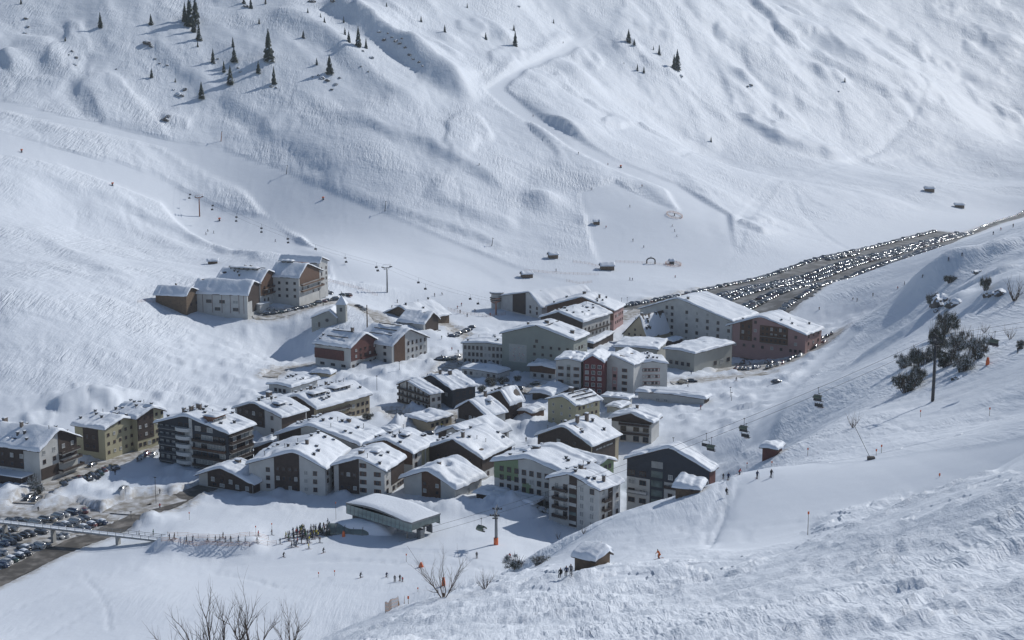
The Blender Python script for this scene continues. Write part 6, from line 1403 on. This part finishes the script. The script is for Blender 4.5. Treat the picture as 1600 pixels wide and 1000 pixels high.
chair(cable_at(-1, 1281), 'open chair with riders over the tracked slope', False, 3)
chair(cable_at(1, 1104), 'small empty chair right of the navy gabled hotel', False, 0)
chair(cable_at(-1, 1112), 'grey bubble chair behind the ridge hut', True, 0)
chair(cable_at(-1, 1555), 'green bubble chair with riders at the right edge', True, 2)
# ---------------------------------------------------------------- glass lift station
zt = 9.5
def stn():
    a = Vector(at_z(540, 783, 7.6)); f = Vector(at_z(643, 813.5, 7.6)); r = Vector(at_z(672, 804, 7.6)); d = (f - a); L_ = d.length; d.normalize(); n = Vector((-d.y, d.x, 0)); wd = max((r - f).dot(n), 9)
    wd = 11.5; q = a + d * L_ / 2 + n * wd / 2; q.z = 0; return q, math.atan2(d.y, d.x), L_, wd
q, rz_, L_, wd = stn(); st = empty('lift_station', q, rz_); tag(st, 'glass sided valley station of the chair lift under a curved snowy roof', 'lift station')
b = MB(); n = 14
for i in range(n + 1):
    t = i / n; x = -L_ / 2 + L_ * t; zr = 6.9 + 1.0 * math.sin(math.pi * min(1, t * 1.1 + .05)) ** .8
    for y in (-wd / 2, wd / 2):
        for z in (zr - .45, zr): b.v.append((x, y, z))
for i in range(n):
    k = i * 4
    for f in ((k, k + 4, k + 5, k + 1), (k + 3, k + 7, k + 6, k + 2), (k + 1, k + 5, k + 7, k + 3), (k + 2, k + 6, k + 4, k)): b.face(list(f))
b.face([0, 1, 3, 2]); b.face([n * 4 + 2, n * 4 + 3, n * 4 + 1, n * 4]); b.build('roof', metal, st)
nx_, ny_ = 26, 14; b = MB()
for i in range(nx_):
    for j in range(ny_):
        t = i / (nx_ - 1); u_ = t * 2 - 1; w_ = j / (ny_ - 1) * 2 - 1; x = u_ * L_ / 2; zr = 6.9 + 1.0 * math.sin(math.pi * min(1, t * 1.1 + .05)) ** .8; e = (1 - abs(u_) ** 14) * (1 - abs(w_) ** 10)
        b.v.append((x, w_ * wd / 2, zr + .04 + .5 * e + .06 * math.sin(t * 9 + w_ * 2)))
for i in range(nx_ - 1):
    for j in range(ny_ - 1): k = i * ny_ + j; b.face([k, k + ny_, k + ny_ + 1, k + 1], 0, True)
b.build('roof_snow', SNOW, st)
npn = 16
gm = {}
for side in (-1, 1):
    for i in range(npn):
        x = -L_ / 2 + L_ * (i + .5) / npn; w_ = L_ / npn
        if 'g' not in gm:
            b = MB(); b.box((0, 0, .3), (w_ - .12, .08, 2.6)); b.box((-w_ / 2 + .04, 0, .3), (.12, .18, 2.8), mi=1); b.box((0, 0, -1.05), (w_, .16, .12), mi=1); b.box((0, 0, .1), (w_, .14, .07), mi=1); gm['g'] = b.mesh('glass_panel', [mat('pale_station_glass', (.24, .30, .29), .15, var=.3, vscale=.4), metal])
        link(gm['g'], 'glass_panel', st, (x, side * (wd / 2 - .25), 5.0))
b = MB(); b.box((-L_ / 2 + .2, 0, 5.3), (.1, wd - .6, 2.6)); b.build('end_glazing', teal, st); b = MB(); b.box((L_ / 2 - .2, 0, 5.6), (.1, wd - .6, 1.9)); b.build('end_glazing', teal, st)
for x in (-L_ * .3, 0, L_ * .34):
    for y in (-wd * .3, wd * .3): b = MB(); b.tube([(x, y, -1), (x, y, 6.6)], .3, 8); b.build('column', concrete, st)
b = MB(); b.box((-L_ * .05, 0, 3.9), (L_ * .9, wd * .5, 1.0)); b.box((-L_ * .32, 0, 1.5), (L_ * .3, wd * .7, 3.2)); b.build('drive_unit', dmetal, st)
b = MB(); b.tube([(L_ * .40, 0, 4.5), (L_ * .40, 0, 4.8)], 2.9, 20); b.build('bull_wheel', dmetal, st)
b = MB(); b.box((L_ * .47, -1.5, 2.0), (1.6, 1.6, 3.8)); b.box((L_ * .47, 2.0, 3.4), (2.2, .3, 2.4)); b.build('chair_rail', metal, st)
b = MB(); b.box((0, 0, -.2), (L_ * .98, wd + 1, .9)); b.build('platform', concrete, st)
# tunnel
q = px(552, 832, 250); tr_ = empty('belt_tunnel', q + Vector((0, 1.5, -.6)), -.1); tag(tr_, 'low glazed tunnel over the loading belt buried under a snow dome', 'tunnel')
b = MB(); n = 12; m = 12
for i in range(m + 1):
    x = -7.5 + 14 * i / m; k_ = 1 - max(0, (x - 2) / 6) ** 2 * .6
    for j in range(n + 1): th = math.pi * j / n; b.v.append((x, -math.cos(th) * 2.6 * k_, math.sin(th) * 2.8 * k_ - .3))
for i in range(m):
    for j in range(n): k = i * (n + 1) + j; b.face([k, k + n + 1, k + n + 2, k + 1], 0, True)
o = b.build('glazing', teal, tr_); md = o.modifiers.new('t', 'SOLIDIFY'); md.thickness = .08
for i in range(5):
    x = -7.5 + 2.6 * i; b = MB(); b.tube([(x, -math.cos(math.pi * j / 12) * 2.68, math.sin(math.pi * j / 12) * 2.88 - .3) for j in range(13)], .08, 5); b.build('arch_rib', metal, tr_)
b = MB(); nx_, ny_ = 22, 14
for i in range(nx_):
    for j in range(ny_): u_ = i / (nx_ - 1) * 2 - 1; w_ = j / (ny_ - 1) * 2 - 1; x = 2 + u_ * 9.8; e = max(0, (1 - abs(u_) ** 3)) ** .7 * max(0, (1 - abs(w_) ** 3)) ** .6; b.v.append((x, 1.6 + w_ * 4.0, -.4 + 3.7 * e + .12 * math.sin(i * .9) * e))
for i in range(nx_ - 1):
    for j in range(ny_ - 1): k = i * ny_ + j; b.face([k, k + ny_, k + ny_ + 1, k + 1], 0, True)
b.build('snow_cover', SNOW, tr_)
# ---------------------------------------------------------------- foot bridge
A0 = Vector(at_z(-20, 812, 4.3)); A1 = Vector(at_z(262, 844, 3.2)); d = A1 - A0; Lb = d.length; br = empty('ski_bridge', (A0 + A1) / 2, math.atan2(d.y, d.x)); tag(br, 'long slim grey ski bridge crossing the road and the snowy car park', 'bridge')
pit = math.atan2(A1.z - A0.z, Lb); bd = MB(); bd.box((0, 0, -.2), (Lb, 2.4, .4)); o = bd.build('deck', concrete, br); o.rotation_euler = (0, -pit, 0)
bd = MB(); bd.box((0, 0, .06), (Lb, 2.2, .12)); o = bd.build('deck_snow', SNOW, br); o.rotation_euler = (0, -pit, 0)
for s in (-1, 1):
    bd = MB(); bd.box((0, s * 1.25, 1.0), (Lb, .09, .09)); bd.box((0, s * 1.25, .55), (Lb, .03, .06), mi=1)
    for k in range(int(Lb / 2.5)): bd.box((-Lb / 2 + 1 + 2.5 * k, s * 1.25, .5), (.08, .12, 1.1))
    o = bd.build('railing', [metal, teal], br); o.rotation_euler = (0, -pit, 0)
for u_ in (85, 186, 8):
    t = (u_ + 20) / 282 ; x = -Lb / 2 + Lb * t; bd = MB(); bd.box((x, 0, -2.6), (.7, 1.6, 4.0)); bd.build('pier', concrete, br)
# ---------------------------------------------------------------- hillside chair lift, far
Q2 = px(605, 457, 400); Q1 = px(312, 338, 400); dv = Vector((Q2.x - Q1.x, Q2.y - Q1.y, 0)).normalized(); rzl = math.atan2(dv.y, dv.x); nl = Vector((-dv.y, dv.x, 0))
hA, hB = 40 / F * Q2.y, 30 / F * Q1.y
lift_tower('lift_tower', Q2, hA, 'grey lift tower in the snow behind the church', 2.6, False, metal, None, rzl)
lift_tower('lift_tower', Q1, hB, 'rust brown lift tower on the piste above the hillside hotels', 2.6, False, rust, None, rzl)
Q0 = px(775, 492, 400); UP = Q1 - dv * 330; UP.z = Q1.z + 72
lift_tower('lift_tower', Q0, 7, 'low end pylon of the hillside lift beside the round towered hotel', 2.6, False, rust, None, rzl)
fc = {}
for s in (-1, 1):
    o_ = nl * 2.6 * s; P_ = [Q0 + o_ + Vector((0, 0, 7.5)), Q2 + o_ + Vector((0, 0, hA + .5)), Q1 + o_ + Vector((0, 0, hB + .5)), UP + o_ + Vector((0, 0, hB + 3))]
    pts_ = sag(P_[0], P_[1], 2, 8) + sag(P_[1], P_[2], 4, 12)[1:] + sag(P_[2], P_[3], 7, 14)[1:]; fc[s] = pts_
    b = MB(); b.tube(pts_, .03, 3); tag(b.build('lift_cable', dmetal), ('uphill' if s < 0 else 'downhill') + ' cable of the hillside lift above the far hotels', 'cable')
b = MB(); b.tube([(0, 0, 0), (0, 0, -2.4)], .06, 4); HG = b.mesh('hanger', dmetal); b = MB(); b.box((0, 0, -3.0), (.7, 1.5, .16)); b.box((-.35, 0, -2.6), (.14, 1.5, .9)); b.box((-.05, 0, -2.55), (.5, 1.1, .8), mi=1); STM = b.mesh('seat', [seatm, boots])
for s in (-1, 1):
    P_ = fc[s]; acc = 8 + 9 * (s > 0); dist = 0
    for a, b2 in zip(P_, P_[1:]):
        L2 = (b2 - a).length
        while acc < dist + L2:
            p = a.lerp(b2, (acc - dist) / L2); r_ = empty('lift_chair', p, rzl); link(HG, 'hanger', r_); link(STM, 'seat', r_); tag(r_, f'small distant chair on the {"uphill" if s < 0 else "downhill"} side, {"above" if p.y > Q1.y else "between" if p.y > Q2.y else "below"} the two tall lift towers', 'lift chair', 'small chairs of the hillside lift'); acc += 31
        dist += L2
# T-bar pylons
for u, v, vt, lab in [(345,221,206,'first leaning drag lift pylon below the mountain foot'),(447,272,259,'second drag lift pylon, above the middle piste'),(601,330,315,'third drag lift pylon on the snow bank'),(768,384,372,'lowest drag lift pylon above the nursery slope')]:
    q = px(u, v, 400); H = (v - vt) / F * q.y; r_ = empty('drag_lift_pylon', q, .4); tag(r_, lab, 'lift pylon'); b = MB(); b.tube([(0, 0, -1), (1.0, 0, H)], [.3, .2], 8); b.build('mast', rust if u < 360 else metal, r_); b = MB(); b.box((1.0, 0, H), (.3, 2.6, .3)); b.build('crossarm', metal, r_)
# ---------------------------------------------------------------- street and piste furniture
def post(u, v, hpx, lab, cat='pole', name='marker_pole', r=.05, head=None, z=None, hm=None):
    q = px(u, v, 100); H = hpx / F * q.y; b = MB(); b.tube([(0, 0, -.6), (0, 0, H)], [r, r * .8], 6); r_ = empty(name, q); tag(r_, lab, cat); b.build('shaft', dmetal if name != 'marker_pole' else oldwood, r_)
    if head: b = MB(); b.box((0, 0, H - head[2] / 2), head); b.build('head', hm or orange, r_)
    return r_
for u, v, h, lab in [(1262,836,40,'tall piste pole with a box on top at the edge of the churned snow'),(1369,712,11,'left one of two short piste markers on the upper run'),(1377,708,14,'right one of two short piste markers on the upper run'),(1167,732,10,'piste marker beside the red skier'),(1206,728,8,'piste marker behind the black skier'),(1262,712,13,'piste marker right of the little brown hut'),(1546,650,14,'lone piste marker on the far right run'),(1438,652,12,'piste marker near the thick lift pole'),(1468,745,6,'short stub in the piste edge'),(400,838,18,'thin pole left of the crowd'),(425,832,16,'thin pole near the crowd'),(525,812,30,'tall thin mast above the belt tunnel'),(635,878,14,'orange tipped pole on the flat run'),(498,902,9,'left pole of the two at the snow rim'),(523,900,10,'right pole of the two at the snow rim'),(653,925,8,'left pole below the wide bare tree'),(638,944,14,'pole at the end of the little orange fence'),(296,812,13,'short dark post on the bank above the ramp')]:
    post(u, v, h, lab, head=(.28, .1, .45))
for u, v, h, lab in [(244,788,46,'street lamp at the road junction'),(205,812,14,'short lamp post at the car park entrance'),(589,610,24,'lamp post on the snowy lane left of the half timbered house'),(572,655,26,'lamp post with a bare tree in the village lane'),(624,578,14,'lamp post in the snowy square'),(1141,620,16,'bent lamp post right of the long low building'),(1143,626,14,'straight post right of the bent lamp'),(971,477,12,'left post beside the big white hotel roof'),(980,474,10,'right post beside the big white hotel roof'),(1052,693,10,'chimney like post behind the navy gabled hotel'),(620,652,14,'sign post by the snow block')]:
    post(u, v, h, lab, 'lamp post', 'lamp_post', .09, (.7, .2, .2), hm=dmetal)
q1 = px(1361, 718, 150); q = q1 + Vector((-(1361 - 1331) / F * q1.y, 0, 58 / F * q1.y)); b = MB(); b.tube([tuple(q1), tuple(q)], .045, 4); r_ = empty('anchor_stay'); tag(r_, 'thin leaning stay anchored in the piste', 'stay cable'); b.build('rod', dmetal, r_); b = MB(); b.box(tuple(q1 + Vector((0, 0, .2))), (1.4, 1.0, .8)); b.build('anchor_block', rock, r_)
q1 = px(658, 886, 150); q = q1 + Vector((-22 / F * q1.y, 0, 36 / F * q1.y)); b = MB(); b.tube([tuple(q1), tuple(q)], .035, 4); r_ = empty('anchor_stay'); tag(r_, 'thin leaning stay with a red cone left of the wide bare tree', 'stay cable'); b.build('rod', dmetal, r_); b = MB(); b.tube([tuple(q1), tuple(q1 + Vector((0, 0, 1.3)))], [.75, .2], 8); b.build('cone', orange, r_)
for u, v, w, h, lab in [(537,838,5,9,'red barrier at the end of the belt tunnel'),(693,915,6,14,'red padding behind the wide bare tree'),(1543,570,6,12,'red padded post beside the right edge chair')]:
    q = px(u, v, 100); k = q.y / F; b = MB(); b.tube([(0, 0, -.2), (0, 0, h * k * .5), (0, 0, h * k)], [w * k * .55, w * k * .5, w * k * .3], 8); b.box((0, 0, h * k + .08), (.1, .1, .3), mi=1); o = b.build('safety_pad', [orange, dmetal]); o.location = q; tag(o, lab, 'safety pad')
def snow_gun(u, v, lab):
    q = px(u, v, 300); r_ = empty('snow_gun', q, .5); tag(r_, lab, 'snow gun'); b = MB(); b.tube([(-.7, 0, 1.5), (.7, 0, 1.75)], [.52, .45], 12); b.build('barrel', orange, r_); b = MB(); b.box((0, 0, .6), (.5, 1.4, 1.4)); b.tube([(0, -1.0, .3), (0, 1.0, .3)], .35, 8); b.build('carriage', dmetal, r_)
for u, v, lab in [(34,238,'orange snow gun at the left edge of the piste'),(505,312,'orange snow gun on the wide middle piste'),(343,345,'red snow gun right of the rust brown tower'),(176,290,'snow gun on the piste left of the rust brown tower'),(970,262,'distant snow gun above the nursery slope')]: snow_gun(u, v, lab)
netm = mat('orange_net', (.60, .30, .16), .8)
def net(pp, lab, h=1.2, closed=False, step=2.5, d0=150, dens=3):
    P_ = [px(u, v, d0) for u, v in pp]; F_ = []
    for a, b2 in zip(P_, P_[1:]):
        n = max(1, int((b2 - a).length / step)); F_ += [a.lerp(b2, i / n) for i in range(n)]
    F_.append(P_[-1]); F_ = [Vector((p.x, p.y, gzf(p.x, p.y))) for p in F_]; r_ = empty('net_fence', F_[0]); o0 = F_[0]; tag(r_, lab, 'fence')
    b = MB()
    for k in range(dens): b.tube([tuple(p - o0 + Vector((0, 0, h * (.25 + .7 * k / max(1, dens - 1))))) for p in F_], .035, 3, cap=False)
    b.build('net', netm, r_); b = MB()
    for p in F_: b.tube([tuple(p - o0 + Vector((0, 0, -.3))), tuple(p - o0 + Vector((0, 0, h + .15)))], .035, 4)
    b.build('stakes', oldwood, r_); return r_
net([(252,846),(290,851),(340,853),(390,854),(432,851)], 'orange net along the near side of the skiers ramp', d0=250); net([(262,838),(310,841),(360,842),(420,844)], 'orange net along the far side of the skiers ramp', d0=250)
net([(602,958),(612,952),(622,948),(632,942)], 'short fence of orange stakes on the rim of the churned snow', 1.6, step=1.0)
net([(820,424),(870,428),(935,430)], 'long orange net from the lower nursery hut', 1.4, d0=400); net([(895,410),(920,413),(935,418)], 'orange net left of the ski school hut', 1.4, d0=400); net([(962,410),(1010,412),(1050,416)], 'orange net right of the ski school hut', 1.4, d0=400)
net([(700,484),(730,492),(760,496),(790,492)], 'orange net around the low end pylon', 1.4, d0=400); net([(512,440),(530,444),(560,452),(590,462)], 'orange net beside the rearmost hillside hotel', 1.4, d0=400); net([(885,440),(905,444),(925,442)], 'small orange net above the white hotel roof', 1.3, d0=400); net([(215,473),(228,471),(240,474)], 'orange net left of the barn', 1.2, d0=400)
for u, v, lab in [(1054,337,'upper orange ring net on the nursery slope'),(1052,414,'lower orange ring net around the practice carousel')]:
    c = px(u, v, 400); rd = 12.5 / F * c.y
    r_ = empty('ring_net', c); tag(r_, lab, 'fence'); P_ = []
    for i in range(25): a = 2 * math.pi * i / 24; x, y = c.x + rd * math.cos(a), c.y + rd * math.sin(a); P_.append(Vector((x, y, gzf(x, y))) - c)
    b = MB()
    for k in range(6): b.tube([tuple(p + Vector((0, 0, .25 + .24 * k))) for p in P_], .05, 3, cap=False)
    b.build('net', netm, r_); b = MB()
    for p in P_[::2]: b.tube([tuple(p), tuple(p + Vector((0, 0, 1.6)))], .05, 4)
    b.build('stakes', oldwood, r_); b = MB(); b.tube([(0, 0, 0), (0, 0, 1.8)], .35, 8); b.box((0, 0, 1.7), (3.5, .15, .15)); b.build('carousel_hub', dmetal, r_)
q = px(1017, 412, 400); b = MB(); k = q.y / F; b.tube([(-6.5 * k, 0, -.3), (-6.5 * k, 0, 5 * k)] + [(-6.5 * k * math.cos(math.pi * i / 8), 0, 5 * k + 4 * k * math.sin(math.pi * i / 8)) for i in range(1, 8)] + [(6.5 * k, 0, 5 * k), (6.5 * k, 0, -.3)], .42, 8); r_ = empty('start_arch', q); tag(r_, 'dark inflatable arch on the nursery slope', 'arch'); b.build('arch_tube', dmetal, r_); b = MB(); b.box((0, 0, 10.5 * k), (.3, .3, 1.0)); b.build('finial', dmetal, r_)
# snow caves / piled blocks in the lane
q = px(608, 668, 300)

# ---------------------------------------------------------------- thin winter haze over the whole valley
hx0, hx1 = VX.min() - 60, VX.max() + 60; hy0, hy1 = VY.min() - 60, VY.max() + 60; hz0, hz1 = VZ.min() - 8, max(VZ.max(), CAMZ) + 40
b = MB(); b.box(((hx0 + hx1) / 2, (hy0 + hy1) / 2, (hz0 + hz1) / 2), (hx1 - hx0, hy1 - hy0, hz1 - hz0)); me = b.mesh('haze', []); hm = bpy.data.materials.new('haze_air'); hm.use_nodes = True
nt = hm.node_tree; nt.nodes.remove(nt.nodes['Principled BSDF']); v = nt.nodes.new('ShaderNodeVolumePrincipled'); v.inputs['Density'].default_value = .00009; v.inputs['Color'].default_value = (.80, .90, 1.0, 1); v.inputs['Anisotropy'].default_value = .2
nt.links.new(v.outputs[0], nt.nodes['Material Output'].inputs['Volume']); me.materials.append(hm); o = link(me, 'haze'); tag(o, kind='stuff')
S.cycles.volume_bounces = 0
